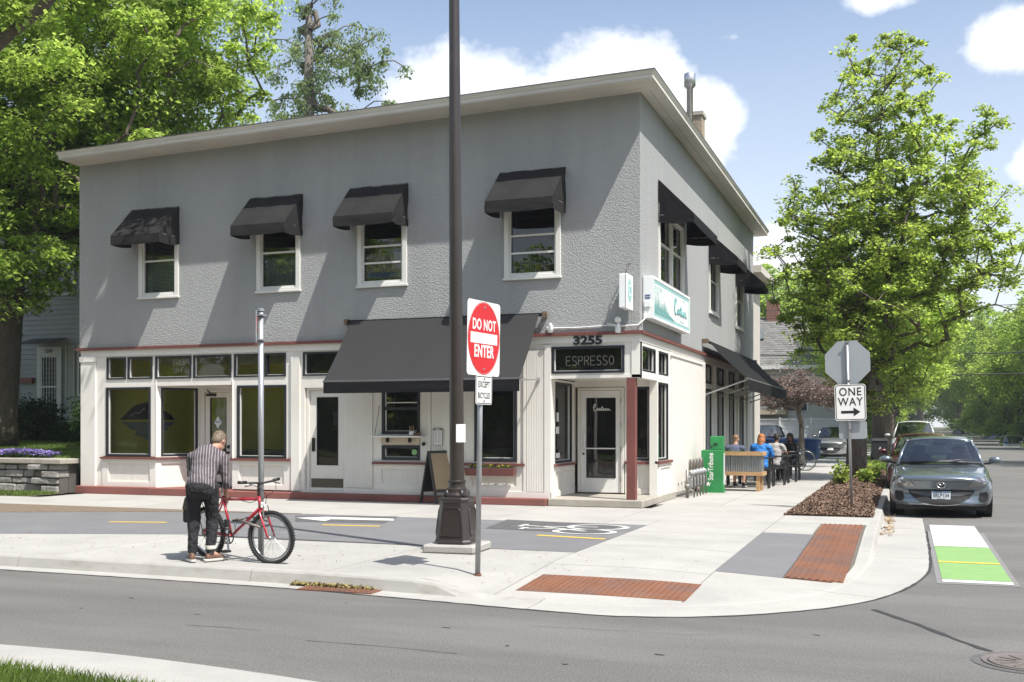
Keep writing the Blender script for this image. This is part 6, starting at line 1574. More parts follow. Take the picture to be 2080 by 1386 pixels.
def person(label, loc, rotz, J, top, bottom, hair, skin, vox=.012, sleeve='long', short=False, shoes=None, hairstyle='short', group=None, jacket=0.0, curl=.6):
    o = thing('person', label, 'person', loc, rotz, group)
    V = {k: Vector(v) for k, v in J.items()}
    def body(m):
        ell_tube(m, [(V['pelvis'] - (V['chest'] - V['pelvis']) * .25, .15, .105), (V['pelvis'], .16, .11), (V['pelvis'].lerp(V['chest'], .5), .135, .095), (V['chest'], .155, .11), (V['neck'] - (V['neck'] - V['chest']).normalized() * .06, .13, .085)], 16)
        limb(m, V['neck'] - (V['neck'] - V['chest']).normalized() * .04, V['head'], .058, .052)
        for s in 'LR':
            limb(m, V['hip' + s], V['knee' + s], .082, .055); limb(m, V['knee' + s], V['ankle' + s], .054, .036, .056)
            limb(m, V['sh' + s], V['el' + s], .048, .038); limb(m, V['el' + s], V['wr' + s], .038, .025)
            hand(m, V['wr' + s], V['el' + s], curl, 1 if s == 'L' else -1)
            limb(m, V['neck'] - Vector((0, 0, .04)), V['sh' + s], .05, .05)
            f = V.get('foot' + s, Vector((0, .17, -.06))); limb(m, V['ankle' + s], V['ankle' + s] + f, .036, .03)
    m = MB(); body(m)
    F = V['face'].normalized(); U = (V['up'] - F * V['up'].dot(F)).normalized(); X = F.cross(U)
    hc = V['head'] + U * .07
    Th = Matrix(((X.x, F.x, U.x, hc.x), (X.y, F.y, U.y, hc.y), (X.z, F.z, U.z, hc.z), (0, 0, 0, 1)))
    m.T = Th
    m.ball((0, 0, .02), (.076, .095, .10), 16, 12); m.ball((0, .022, -.05), (.056, .07, .065), 14, 10)     # skull, jaw
    m.ball((0, .105, -.015), (.014, .02, .026), 8, 6)                                                     # nose
    m.ball((0, .09, -.062), (.028, .012, .012), 8, 6)                                                     # lips
    m.ball((.078, 0, -.01), (.012, .022, .033), 8, 6); m.ball((-.078, 0, -.01), (.012, .022, .033), 8, 6)  # ears
    m.T = None
    blob(m.build('body', skin, o, smooth=True), vox, 3)
    e_ = MB(); e_.T = Th
    for s in (-1, 1): e_.ball((s * .03, .088, .012), (.012, .008, .007), 8, 6)
    e_.build('eyes', INK, o, smooth=True)
    hh = MB(); hh.T = Th
    if hairstyle == 'short': hh.ball((0, -.012, .045), (.086, .098, .088), 16, 12); hh.ball((0, -.05, .0), (.078, .06, .075), 14, 10)
    elif hairstyle == 'buzz': hh.ball((0, -.012, .035), (.080, .096, .09), 16, 12)
    else:
        hh.ball((0, -.02, .04), (.095, .105, .095), 16, 12); hh.ball((0, -.075, -.07), (.09, .05, .12), 14, 10)
        for s in (-1, 1): hh.ball((s * .075, -.02, -.05), (.032, .05, .10), 10, 8)
        hh.ball((0, -.08, -.16), (.075, .04, .08), 12, 8)
    hair_o = blob(hh.build('hair', hair, o, smooth=True), max(vox, .01), 2)
    tm = MB(); j = jacket
    ax = (V['chest'] - V['pelvis']).normalized()
    ell_tube(tm, [(V['pelvis'] - ax * .06, .178 + j, .128 + j), (V['pelvis'] + ax * .04, .172 + j, .125 + j), (V['pelvis'].lerp(V['chest'], .5), .166 + j, .12 + j), (V['chest'], .185 + j, .135 + j), (V['neck'] - (V['neck'] - V['chest']).normalized() * .07, .165 + j, .105 + j)], 18)
    limb(tm, V['neck'] - (V['neck'] - V['chest']).normalized() * .07, V['neck'], .075 + j, .062)
    for s in 'LR':
        limb(tm, V['neck'] - (V['neck'] - V['chest']).normalized() * .06, V['sh' + s], .075 + j, .066 + j)
        if sleeve == 'short': limb(tm, V['sh' + s], V['sh' + s].lerp(V['el' + s], .62), .064 + j, .058 + j)
        else:
            limb(tm, V['sh' + s], V['el' + s], .064 + j, .056 + j)
            t = .93 if sleeve == 'long' else .35
            limb(tm, V['el' + s], V['el' + s].lerp(V['wr' + s], t), .055 + j, .042 + j)
    blob(tm.build('shirt', top, o, smooth=True), vox, 4, .030)
    bt = MB()
    ell_tube(bt, [(V['pelvis'] - ax * .13, .16, .118), (V['pelvis'] - ax * .05, .168, .122), (V['pelvis'] + ax * .05, .165, .12)], 16)
    for s in 'LR':
        limb(bt, V['hip' + s], V['knee' + s], .104, .078)
        if not short: limb(bt, V['knee' + s], V['knee' + s].lerp(V['ankle' + s], .93), .076, .056, .074)
    blob(bt.build('trousers', bottom, o, smooth=True), vox, 3, .034)
    for s in 'LR':
        sh = MB(); f = V.get('foot' + s, Vector((0, .17, -.06))); a = V['ankle' + s]; g = Vector((f.x, f.y, 0)).normalized()
        ell_tube(sh, [(a - g * .045 + Vector((0, 0, -.045)), .038, .04), (a + g * .04 + Vector((0, 0, -.04)), .045, .042), (a + g * .13 + Vector((0, 0, -.055)), .048, .03), (a + g * .19 + Vector((0, 0, -.06)), .036, .022)], 12)
        sh.ball((a.x, a.y, a.z), (.042, .048, .05), 12, 8)
        so = blob(sh.build('shoe', shoes or CARBLK, o, smooth=True), vox, 2)
        part('sole', [MATS.get('sole_white') or pm('sole_white', (.5, .48, .44), .7)][0], so, lambda m: m.prism([a + g * q + X2 * w_ + Vector((0, 0, -.09)) for q, w_, X2 in [(-.09, -.025, Vector((g.y, -g.x, 0))), (-.03, -.045, Vector((g.y, -g.x, 0))), (.13, -.052, Vector((g.y, -g.x, 0))), (.21, -.02, Vector((g.y, -g.x, 0))), (.21, .02, Vector((g.y, -g.x, 0))), (.13, .052, Vector((g.y, -g.x, 0))), (-.03, .045, Vector((g.y, -g.x, 0))), (-.09, .025, Vector((g.y, -g.x, 0)))]], (0, 0, .028)), bevel=.006)
    return o, Th
HAIR_G = pm('hair_grey_brown', (.19, .145, .10), .7, var=.3, vscale=20, bump=.6, bscale=60, bdist=.01, streak=(8, 8, 1))
HAIR_R = pm('hair_auburn', (.34, .13, .04), .6, var=.35, vscale=20, bump=.7, bscale=50, bdist=.01, streak=(8, 8, 1))
HAIR_K = pm('hair_black', (.015, .012, .010), .6, var=.2)
HAIR_B = pm('hair_cropped', (.20, .12, .07), .8, var=.2, vscale=30)
SHIRT = stripes('striped_shirt', (.075, .062, .068), (.34, .31, .32), 185)
JEANS = pm('black_jeans', (.010, .010, .012), .85, var=.35, vscale=6, bump=1.0, bscale=11, bdist=.05, col2=(.026, .026, .03), c2scale=7, c2amt=.5)
man, Th = person('grey-haired man in striped shirt and black trousers bending over the red bicycle', (-7.42, 9.96, 0), R(33),
    dict(pelvis=(0, -.03, .93), chest=(.04, .13, 1.17), neck=(.08, .26, 1.30), head=(.17, .32, 1.33), face=(.50, .55, -.52), up=(.2, .5, .8),
         hipL=(-.095, -.02, .88), kneeL=(-.10, .06, .50), ankleL=(-.12, -.02, .10), footL=(-.05, .17, -.06), hipR=(.095, -.02, .88), kneeR=(.12, .08, .50), ankleR=(.10, -.02, .10), footR=(.14, .10, -.06),
         shL=(-.15, .24, 1.20), elL=(-.16, .42, .98), wrL=(.02, .52, .86), shR=(.24, .20, 1.20), elR=(.28, .20, .91), wrR=(.27, .36, .74)),
    SHIRT, JEANS, HAIR_G, SKIN_L, .011, 'three', shoes=pm('shoe_brown', (.13, .07, .045), .6, var=.2, vscale=12))
man.scale = (.90, .92, .975)
def strands():
    r_ = random.Random(2); m = MB(); m.T = Th
    for i in range(900):
        v = Vector((r_.gauss(0, 1), r_.gauss(-.35, 1), r_.gauss(.35, .8))).normalized()
        if v.z < -.75 or (v.y > .55 and v.z < .5): continue
        p = Vector((v.x * .088, v.y * .100 - .012, v.z * .092 + .035)); t = Vector((v.x * .3, -.6 + v.y * .2, -.75 if v.z < .6 else -.3)); t = (t - v * t.dot(v)).normalized() * r_.uniform(.025, .05); w = v.cross(t).normalized() * .0035
        m.add([p - w, p + w, p + t + v * r_.uniform(-.002, .008)], [(0, 1, 2)])
    m.build('hair_strands', pm('hair_strand', (.24, .19, .13), .6, island=.5), man)
strands()
part('ankle_band', pm('reflective_band', (.6, .58, .5), .5), man, lambda m: m.lathe([(.060, -.02), (.062, -.0), (.060, .02)], (.10, -.015, .17), 16))
part('sock', JEANS, man, lambda m: m.lathe([(.047, -.05), (.047, .04)], (.10, -.018, .14), 14))
# ------------------------------------------------------------------ bicycles
BRED = paint('bicycle_red', (.42, .012, .025), .15, .3)
BBLK = pm('bicycle_black', (.015, .015, .016), .4, spec=.6)
def bicycle(label, loc, rotz, frame, full=True, r=.31, lean=0.0, fat=.022, steer=0):
    o = thing('bicycle', label, 'bicycle', loc, rotz); o.rotation_euler = (lean, 0, rotz)
    rw, fw = Vector((-.52, 0, r)), Vector((.55, 0, r)); bb = Vector((-.10, 0, .27)); st = Vector((-.24, 0, .72)); hd = Vector((.36, 0, .74)); hb = Vector((.395, 0, .62))
    for c in (rw, fw):
        w = part('wheel', TYRE, o, lambda m: m.tube([(c.x + (r - fat * .5) * math.cos(t), 0, c.z + (r - fat * .5) * math.sin(t)) for t in np.arange(0, 2 * math.pi - .01, 2 * math.pi / 48)], fat, 8, closed=True), smooth=True)
        part('rim', RIM, w, lambda m: m.tube([(c.x + (r - .048) * math.cos(t), 0, c.z + (r - .048) * math.sin(t)) for t in np.arange(0, 2 * math.pi - .01, 2 * math.pi / 40)], .011, 6, closed=True), smooth=True)
        part('hub', RIM, w, lambda m: m.lathe([(.012, -.05), (.025, -.03), (.018, 0), (.025, .03), (.012, .05)], tuple(c), 10, 'y'), smooth=True)
        def sp(m):
            for k in range(28):
                t = k * 2 * math.pi / 28; s = .025 if k % 2 else -.025
                m.tube([(c.x + .02 * math.cos(t + .6), s, c.z + .02 * math.sin(t + .6)), (c.x + (r - .05) * math.cos(t), 0, c.z + (r - .05) * math.sin(t))], .0016, 3, caps=False)
        part('spokes', RIM, w, sp)
        if full and fat > .02:
            def kn(m):
                for k in range(60):
                    t = k * 2 * math.pi / 60
                    for s in (-.018, 0, .018):
                        q = r + fat * .5 - abs(s) * .35; m.beam((c.x + (q - .004) * math.cos(t), s, c.z + (q - .004) * math.sin(t)), (c.x + (q + .005) * math.cos(t), s, c.z + (q + .005) * math.sin(t)), .010, .012)
            part('tread', TYRE, w, kn, kind='stuff')
    if steer: w.matrix_basis = Matrix.Translation(fw) @ Matrix.Rotation(R(steer), 4, 'Z') @ Matrix.Translation(-fw)
    part('frame', frame, o, lambda m: (m.tube([bb, hb], .019, 10), m.tube([st + Vector((.01, 0, -.04)), hd - Vector((-.01, 0, .03))], .017, 10), m.tube([bb, st], .016, 10), m.tube([hb, hd], .021, 10),
        [m.tube([bb + Vector((0, s * .02, 0)), rw + Vector((.1, s * .045, -.0)), rw + Vector((0, s * .055, 0))], .010, 7) for s in (1, -1)],
        [m.tube([st + Vector((0, s * .012, -.05)), rw + Vector((.05, s * .045, .08)), rw + Vector((0, s * .055, 0))], .009, 7) for s in (1, -1)]), smooth=True)
    part('fork', frame, o, lambda m: (m.tube([hb, hb + Vector((.015, 0, -.03))], .021, 8), [m.tube([hb + Vector((.01, s * .01, -.02)), hb + Vector((.03, s * .05, -.06)), Vector((.50, s * .052, .40)), fw + Vector((0, s * .052, 0))], .012, 7) for s in (1, -1)]), smooth=True)
    part('seat_post', CHROME if full else BBLK, o, lambda m: m.tube([st - Vector((0, 0, .02)), st + Vector((-.035, 0, .14))], .013, 8), smooth=True)
    def sad(m):
        c = st + Vector((-.04, 0, .155))
        m.add([tuple(c + Vector(p)) for p in ((-.13, -.07, .0), (-.13, .07, .0), (-.02, .05, .012), (.14, .018, .005), (.14, -.018, .005), (-.02, -.05, .012), (-.13, -.07, -.035), (-.13, .07, -.035), (-.02, .05, -.02), (.14, .018, -.02), (.14, -.018, -.02), (-.02, -.05, -.02))],
               [(0, 5, 2, 1), (5, 4, 3, 2), (6, 7, 8, 11), (11, 8, 9, 10), (0, 1, 7, 6), (1, 2, 8, 7), (2, 3, 9, 8), (3, 4, 10, 9), (4, 5, 11, 10), (5, 0, 6, 11)])
    part('saddle', BBLK, o, sad, bevel=.01, smooth=True)
    stem = hd + Vector((.0, 0, .13)); hbar = stem + Vector((.07, 0, .02))
    part('stem', BBLK, o, lambda m: m.tube([hd, stem, hbar], .015, 8), smooth=True)
    bar = part('handlebar', BBLK, o, lambda m: m.tube([hbar + Vector((-.06, -.30, .025)), hbar + Vector((-.01, -.12, .01)), hbar, hbar + Vector((-.01, .12, .01)), hbar + Vector((-.06, .30, .025))], .012, 8), smooth=True)
    for s in (1, -1):
        part('grip', CARBLK, bar, lambda m: m.tube([hbar + Vector((-.037, s * .20, .02)), hbar + Vector((-.06, s * .30, .025))], .018, 8), smooth=True)
        if full: part('brake_lever', BBLK, bar, lambda m: m.tube([hbar + Vector((-.03, s * .17, .01)), hbar + Vector((.03, s * .19, -.01)), hbar + Vector((.0, s * .26, -.02))], .007, 5))
    part('chainring', BBLK, o, lambda m: (m.tube([(bb.x + .085 * math.cos(t), -.05, bb.z + .085 * math.sin(t)) for t in np.arange(0, 6.27, math.pi / 12)], .008, 5, closed=True), [m.beam(bb + Vector((0, -.05, 0)), bb + Vector((.08 * math.cos(a), -.05, .08 * math.sin(a))), .014, .006) for a in np.arange(0, 6.2, 1.2566)]))
    ca, sa = math.cos(R(-80)), math.sin(R(-80))
    for s in (1, -1):
        e = bb + Vector((.165 * ca * s, -.075 * s, .165 * sa * s)); cr = part('crank', RIM, o, lambda m: m.beam(bb + Vector((0, -.07 * s, 0)), e, .022, .012))
        part('pedal', BBLK, cr, lambda m: m.box(e.x - .045, e.x + .045, min(e.y, e.y - .09 * s), max(e.y, e.y - .09 * s), e.z - .012, e.z + .012))
    part('chain', TYRE, o, lambda m: m.tube([(bb.x, -.05, bb.z + .088), (rw.x, -.045, rw.z + .045), (rw.x - .045, -.045, rw.z), (rw.x, -.045, rw.z - .045), (rw.x + .03, -.045, rw.z - .09), (bb.x, -.05, bb.z - .088)], .005, 4, closed=True))
    part('cassette', IRON, o, lambda m: m.lathe([(.045, -.05), (.05, -.045), (.03, -.03)], tuple(rw), 14, 'y'))
    if full:
        part('front_derailleur', BBLK, o, lambda m: m.box(bb.x - .06, bb.x - .01, -.06, -.02, bb.z + .10, bb.z + .19))
        part('reflector', WHITE, o, lambda m: (m.box(hd.x + .06, hd.x + .07, -.03, .03, hd.z - .12, hd.z - .06), m.tube([hb + Vector((.0, 0, .03)), (hd.x + .065, 0, hd.z - .09)], .006, 5)))
        part('brake', IRON, o, lambda m: [m.beam((.47, s * .03, .64), (.485, s * .05, .52), .015, .012) for s in (1, -1)])
        part('brake_cable', BBLK, o, lambda m: (m.tube([hbar + Vector((.02, -.18, 0)), hbar + Vector((.10, -.1, -.06)), hbar + Vector((.06, 0, -.14)), (.47, .0, .66)], .004, 5), m.tube([hbar + Vector((.02, .18, 0)), hbar + Vector((.12, .08, -.08)), hbar + Vector((.03, 0, -.16)), (.2, .02, .66), st], .004, 5)), smooth=True)
        part('rear_rack', BBLK, o, lambda m: (m.tube([st + Vector((0, 0, -.02)), (-.66, 0, .70)], .007, 6), [m.tube([(-.36, s * .05, .695), (-.70, s * .05, .70), (-.53, s * .055, r)], .006, 6) for s in (1, -1)], m.beam((-.36, 0, .70), (-.70, 0, .705), .1, .006)))
    return o
bp0, bp1 = Vector((-7.65, 10.38, 0)), Vector((-6.58, 10.11, 0))
bang = math.atan2(bp1.y - bp0.y, bp1.x - bp0.x)
bc = bp0 + (bp1 - bp0).normalized() * .52
bicycle('red mountain bicycle with knobbly tyres locked to the galvanised pole', tuple(bc), bang, BRED, lean=R(1.5), r=.288, steer=14)
lk = thing('bicycle_lock', 'dark u-shaped lock holding the red bicycle frame to the pole', 'bicycle lock', (-6.87, 10.14, 0), bang)
part('lock_bar', IRON, lk, lambda m: (m.tube([(-.19, -.07, .475), (.15, -.03, .40)], .016, 8)), smooth=True)
part('shackle', BBLK, lk, lambda m: m.tube([(-.16, -.06, .47), (-.17, .08, .49), (-.08, .16, .48), (.10, .16, .44), (.15, .08, .41), (.13, -.03, .405)], .008, 6), smooth=True)
pb = thing('pannier_bag', 'olive and black cloth bag hanging by the rear wheel of the red bicycle', 'bag', tuple(bp0 + Vector((-.17, .02, 0))), bang)
part('bag_body', pm('bag_black', (.02, .02, .02), .8), pb, lambda m: m.box(-.06, .14, -.17, -.07, .40, .56), bevel=.03, seg=3)
part('bag_flap', pm('bag_olive', (.085, .08, .055), .85, var=.15, vscale=8), pb, lambda m: m.prism([(-.07, -.18, .545), (.14, -.18, .545), (.15, -.18, .66), (.06, -.17, .74), (-.03, -.17, .70)], (0, .12, 0)), bevel=.03, seg=3)
ds = thing('drink_bottle', 'tall beige flask lying against the pavement corner', 'bottle') if False else None
# ------------------------------------------------------------------ patio: tables, planter, people, dark bicycles
TABM = pm('table_black', (.022, .022, .023), .45, var=.1)
def picnic(label, x, y, w=1.25):
    o = thing('picnic_table', label, 'table', (x, y, 0), 0, 'black patio tables with benches')
    for i in range(4): part('table_board', TABM, o, lambda m: m.box(-w / 2, w / 2, -.34 + i * .17, -.185 + i * .17, .72, .75))
    for sy in (-.62, .62):
        b = part('bench', TABM, o, lambda m: m.box(-w / 2, w / 2, sy - .13, sy + .13, .43, .46))
        for sx in (-w / 2 + .1, w / 2 - .1): part('bench_leg', TABM, b, lambda m: m.beam((sx, sy, 0), (sx, sy, .43), .04, .04))
    for sx in (-w / 2 + .1, w / 2 - .1):
        for sy in (-.3, .3): part('leg', TABM, o, lambda m: m.beam((sx, sy * 1.2, 0), (sx, sy * .8, .72), .04, .04))
    return o
picnic('black patio table in front of the man in the grey-blue shirt', -3.75, 27.2, 1.35)
picnic('black patio table in front of the red-haired woman', -3.55, 28.85, 1.35)
picnic('farthest black patio table, between two dark-haired people', -3.4, 30.6, 1.3)
def sit(x, y, rz, label, top, bottom, hair, skin, **k):
    return person(label, (x, y, 0), rz, dict(pelvis=(0, -.02, .55), chest=(0, .02, .86), neck=(0, .05, 1.06), head=(0, .08, 1.14), face=(0, .95, -.25), up=(0, .2, 1), hipL=(-.1, .0, .52), kneeL=(-.12, .44, .52), ankleL=(-.12, .40, .10),
        hipR=(.1, 0, .52), kneeR=(.12, .44, .52), ankleR=(.12, .36, .10), shL=(-.19, .03, 1.0), elL=(-.25, .18, .78), wrL=(-.12, .40, .80), shR=(.19, .03, 1.0), elR=(.25, .18, .78), wrR=(.12, .40, .80)), top, bottom, hair, skin, .016, **k)
g_ = 'people sitting at the patio tables'
sit(-3.98, 26.5, R(-8), 'man with cropped hair in a grey-blue t-shirt sitting behind the wooden planter', pm('tee_slate', (.085, .10, .15), .9, var=.1), pm('shorts_tan', (.14, .12, .09), .9), HAIR_B, SKIN_L, sleeve='short', short=True, hairstyle='buzz', group=g_)
sit(-3.55, 28.1, R(-4), 'woman with long red hair in a bright blue jacket at the patio table', pm('jacket_blue', (.02, .18, .52), .7, var=.25, vscale=9, bump=.8, bscale=12, bdist=.04), JEANS, HAIR_R, SKIN_L, hairstyle='long', jacket=.02, group=g_)
sit(-3.38, 29.85, R(-20), 'person with dark tied hair in a light grey t-shirt at the patio table', pm('tee_grey', (.40, .38, .36), .9, var=.1), JEANS, HAIR_K, SKIN_D, sleeve='short', group=g_)
sit(-3.1, 31.35, R(165), 'person with black hair in black clothes facing the street corner', CARBLK, CARBLK, HAIR_K, SKIN_D, hairstyle='long', group=g_)
def planter():
    o = thing('planter', 'raised timber planter with corrugated metal sides in front of the tables', 'planter', (-3.75, 25.55, 0), R(-2))
    CORR = pm('corrugated_steel', (.36, .37, .38), .4, metal=.7, var=.12, vscale=4, streak=(5, 5, .5))
    def cor(m, x0, x1, y):
        n = int((x1 - x0) / .012); 
        for i in range(n):
            a, b = x0 + i * .012, x0 + (i + 1) * .012
            m.add([(a, y + .012 * math.sin(a * 115), .45), (b, y + .012 * math.sin(b * 115), .45), (b, y + .012 * math.sin(b * 115), .84), (a, y + .012 * math.sin(a * 115), .84)], [(0, 1, 2, 3)])
    part('metal_side', CORR, o, lambda m: cor(m, -.56, .56, -.22)); part('metal_side', CORR, o, lambda m: cor(m, -.56, .56, .22))
    part('metal_end', CORR, o, lambda m: (m.box(-.57, -.56, -.22, .22, .45, .84), m.box(.56, .57, -.22, .22, .45, .84)))
    for z in (.37, .84):
        for y in (-.29, .23): part('rail', WOODL, o, lambda m: m.box(-.62, .62, y, y + .06, z, z + .085))
        for x in (-.62, .56): part('end_rail', WOODL, o, lambda m: m.box(x, x + .06, -.23, .23, z, z + .085))
    for x in (-.5, .46):
        for y in (-.26, .18): part('leg', WOODL, o, lambda m: m.box(x, x + .08, y, y + .08, 0, .37))
    part('soil', DIRT, o, lambda m: m.box(-.56, .56, -.21, .21, .8, .86))
    r_ = random.Random(9); m = MB(); tuft(m, r_, -.3, .1, -.12, .12, .86, 120, .07); m.build('seedlings', LEAFY, o)
planter()
bicycle('black bicycle parked beyond the patio tables, nearer one', (-4.05, 36.9, 0), R(8), BBLK, full=False, r=.35, fat=.016)
bicycle('black bicycle parked beyond the patio tables, farther one', (-3.8, 37.7, 0), R(8), BBLK, full=False, r=.36, fat=.016)
# ------------------------------------------------------------------ trees and other plants
BARK = pm('bark', (.12, .095, .075), .95, var=.3, vscale=6, bump=1, bscale=14, bdist=.04, streak=(3, 3, .5), col2=(.07, .055, .045), c2scale=5, c2amt=.6)
BARK_G = pm('bark_grey', (.16, .14, .12), .95, var=.3, vscale=6, bump=1, bscale=14, bdist=.04, streak=(3, 3, .5))
L_MAPLE = leafmat('leaf_maple', (.15, .22, .045), (.55, .72, .14), .42, .22, .45, .52)
L_LINDEN = leafmat('leaf_linden', (.155, .22, .045), (.56, .70, .13), .42, .24, .6, .52)
L_STREET = leafmat('leaf_street', (.155, .23, .04), (.58, .76, .13), .35, .28, .35, .52)
L_DARK = leafmat('leaf_dark', (.035, .07, .018), (.08, .15, .03), .35, .35, 1.2, .35)
L_SPRUCE = leafmat('leaf_spruce', (.14, .19, .085), (.38, .50, .18), .3, .3, 1.0, .45)
L_RED = leafmat('leaf_purple', (.19, .145, .13), (.34, .24, .19), .5, .35, 1.5, .3)
GRASS = leafmat('grass_blade', (.10, .15, .03), (.30, .42, .06), .35, .35, .8, .4)
def mesh_np(name, V, Fq, mat, parent=None, smooth=False, kind=None):
    me = bpy.data.meshes.new(name); nv, nf, k = len(V), len(Fq), Fq.shape[1]
    me.vertices.add(nv); me.vertices.foreach_set('co', np.asarray(V, dtype=np.float32).ravel())
    me.loops.add(nf * k); me.loops.foreach_set('vertex_index', np.asarray(Fq, dtype=np.int32).ravel())
    me.polygons.add(nf); me.polygons.foreach_set('loop_start', np.arange(0, nf * k, k, dtype=np.int32)); me.polygons.foreach_set('loop_total', np.full(nf, k, dtype=np.int32))
    me.update(calc_edges=True); me.materials.append(mat)
    o = bpy.data.objects.new(name, me); COL.objects.link(o)
    if parent is not None: o.parent = parent; KIDS.setdefault(parent.name, []).append(o)
    if kind: o['kind'] = kind
    return o
def leaves_np(rs, C, size, droop=.2, elong=1.0, up=.9, fold=.25):
    """one folded diamond leaf (two quads' worth: 4 verts, 2 tris) per centre"""
    n = len(C); az = rs.uniform(0, 2 * np.pi, n); d = np.stack([np.cos(az), np.sin(az), rs.normal(-droop, .35, n)], 1); d /= np.linalg.norm(d, axis=1, keepdims=True)
    nn = np.stack([rs.normal(0, .55, n), rs.normal(0, .55, n), np.full(n, up)], 1); w = np.cross(d, nn); w /= np.linalg.norm(w, axis=1, keepdims=True) + 1e-9; nr = np.cross(w, d)
    s = (size * rs.uniform(.6, 1.25, n))[:, None]
    a = C; b = C + d * s * .5 * elong + w * s * .42 + nr * s * fold * .4; c = C + d * s * elong; e = C + d * s * .5 * elong - w * s * .42 + nr * s * fold * .4
    V = np.stack([a, b, c, e], 1).reshape(-1, 3); i = np.arange(n)[:, None] * 4
    Fq = np.concatenate([i + np.array([[0, 1, 2]]), i + np.array([[0, 2, 3]])], 0)
    return V, Fq
def crown_points(rs, blobs, n, shell=.55):
    vol = np.array([b[3] * b[4] * b[5] for b in blobs]); pick = rs.choice(len(blobs), n, p=vol / vol.sum()); B_ = np.array(blobs)[pick]
    v = rs.normal(size=(n, 3)); v /= np.linalg.norm(v, axis=1, keepdims=True); r = rs.uniform(0, 1, n) ** shell
    return B_[:, :3] + v * r[:, None] * B_[:, 3:6]
def tree(name, label, loc, blobs, trunk_h, trunk_r, leafm, nclus=300, per=90, leaf=.12, cr=.45, bark=None, seed=1, group=None, droop=.3, elong=1.2, parts_too=True, flat=.55, lean=(0, 0), twigs=True, up=.9, minz=None, cat='tree'):
    """trunk, limbs grown towards clump centres, and leaves in clumps round the twig ends. blobs are local ellipsoids."""
    rs = np.random.RandomState(seed); o = thing(name, label, cat, loc, 0, group)
    P = crown_points(rs, blobs, nclus)
    if minz is not None: P = P[P[:, 2] > minz]
    # limbs: each clump joins the nearest node nearer to the trunk
    top = max(b[2] + b[5] * .55 for b in blobs)
    nodes = [np.array([lean[0] * t, lean[1] * t, trunk_h * t]) for t in np.linspace(0, 1, 6)]
    par = [-1, 0, 1, 2, 3, 4]; bx, by = blobs[0][0], blobs[0][1]
    for t in np.linspace(.12, 1, 9): nodes.append(nodes[5] + (np.array([bx, by, top]) - nodes[5]) * t + rs.normal(0, .12, 3) * trunk_h * .1); par.append(len(nodes) - 2)
    order = np.argsort(np.linalg.norm(P - nodes[5], axis=1))
    for q in order:
        p = P[q]; A = np.array(nodes[4:]); d = np.linalg.norm(A - p, axis=1) + .9 * np.maximum(0, A[:, 2] - p[2] + .1); j = int(np.argmin(d)) + 4
        L_ = np.linalg.norm(p - nodes[j]); k = 3 if L_ > 1.6 else (2 if L_ > .8 else 1); prev = j; a = nodes[j]
        for t in range(1, k + 1):
            f = t / k; mid = a + (p - a) * f + np.array([0, 0, .12 * L_ * math.sin(math.pi * f)]) + (rs.normal(0, .05 * L_, 3) if t < k else 0)
            nodes.append(mid); par.append(prev); prev = len(nodes) - 1
    n = len(nodes); cnt = np.zeros(n)
    for i in range(n - 1, 0, -1): cnt[i] = max(cnt[i], 1); cnt[par[i]] += cnt[i]
    rad = trunk_r * (cnt / cnt[1]) ** .5; rad = np.clip(rad, .012, None)
    for i in range(5): rad[i] = trunk_r * (1.25 - .3 * i / 5)
    rad[0] = trunk_r * 1.5
    tr = MB(); tr.tube([tuple(nodes[i]) for i in range(6)], [float(rad[i]) for i in range(6)], 14); tr.build('trunk', bark or BARK, o, smooth=True)
    V, Fq = [], []; sides = 5
    for i in range(6, n):
        a, b = nodes[par[i]], nodes[i]; d = b - a; L_ = np.linalg.norm(d)
        if L_ < 1e-4: continue
        d = d / L_; x = np.cross(d, [0.3, .2, 1]); x /= np.linalg.norm(x) + 1e-9; y = np.cross(d, x); ra, rb = min(rad[par[i]], rad[i] * 1.5), rad[i]; k = len(V)
        for c, r in ((a - d * ra * .3, ra), (b, rb)):
            for j in range(sides): t = 2 * math.pi * j / sides; V.append(c + x * r * math.cos(t) + y * r * math.sin(t))
        for j in range(sides): Fq.append((k + j, k + (j + 1) % sides, k + sides + (j + 1) % sides, k + sides + j))
    mesh_np('limbs', np.array(V), np.array(Fq), bark or BARK, o)
    # leaves
    C = np.repeat(P, per, 0); m_ = len(C); v = rs.normal(size=(m_, 3)); v /= np.linalg.norm(v, axis=1, keepdims=True); r = rs.uniform(0, 1, m_) ** .5
    csz = np.repeat(rs.uniform(.45, 1.6, len(P)), per)
    C = C + v * (r * cr * csz)[:, None] * np.array([1, 1, flat]); C[:, 2] -= (r * cr) ** 2 * droop
    V, Fq = leaves_np(rs, C, leaf, droop, elong, up)
    mesh_np('crown', V, Fq, leafm, o)
    return o
# big silver maple at the left, its crown over the neighbour's yard and behind the flat roof
tree('maple_tree', 'huge leafy tree filling the upper left, its trunk beside the grey house', (-24.3, 23.2, .92),
     [(.6, 1.5, 11.0, 6.8, 6.0, 5.6), (4.3, 2.5, 12.6, 3.4, 3.4, 3.4), (-1.5, -1.0, 7.0, 5.0, 4.0, 4.0), (2.0, -.5, 4.9, 2.9, 2.0, 1.6), (-2, 1, 15, 5, 5, 4), (3.6, 1.5, 8.8, 2.6, 2.2, 1.5)],
     4.6, .40, L_MAPLE, 1700, 150, .115, .56, seed=3, droop=.5, elong=1.35, lean=(.3, .2), minz=2.6)
tree('maple_tree', 'leafy branches of a tree in front of the left end of the building, mostly above the picture', (-14.3, 11.0, 0),
     [(1.0, 5.6, 13.0, 2.0, 1.6, 1.6)], 8, .2, L_MAPLE, 40, 150, .13, .6, seed=8) if False else None
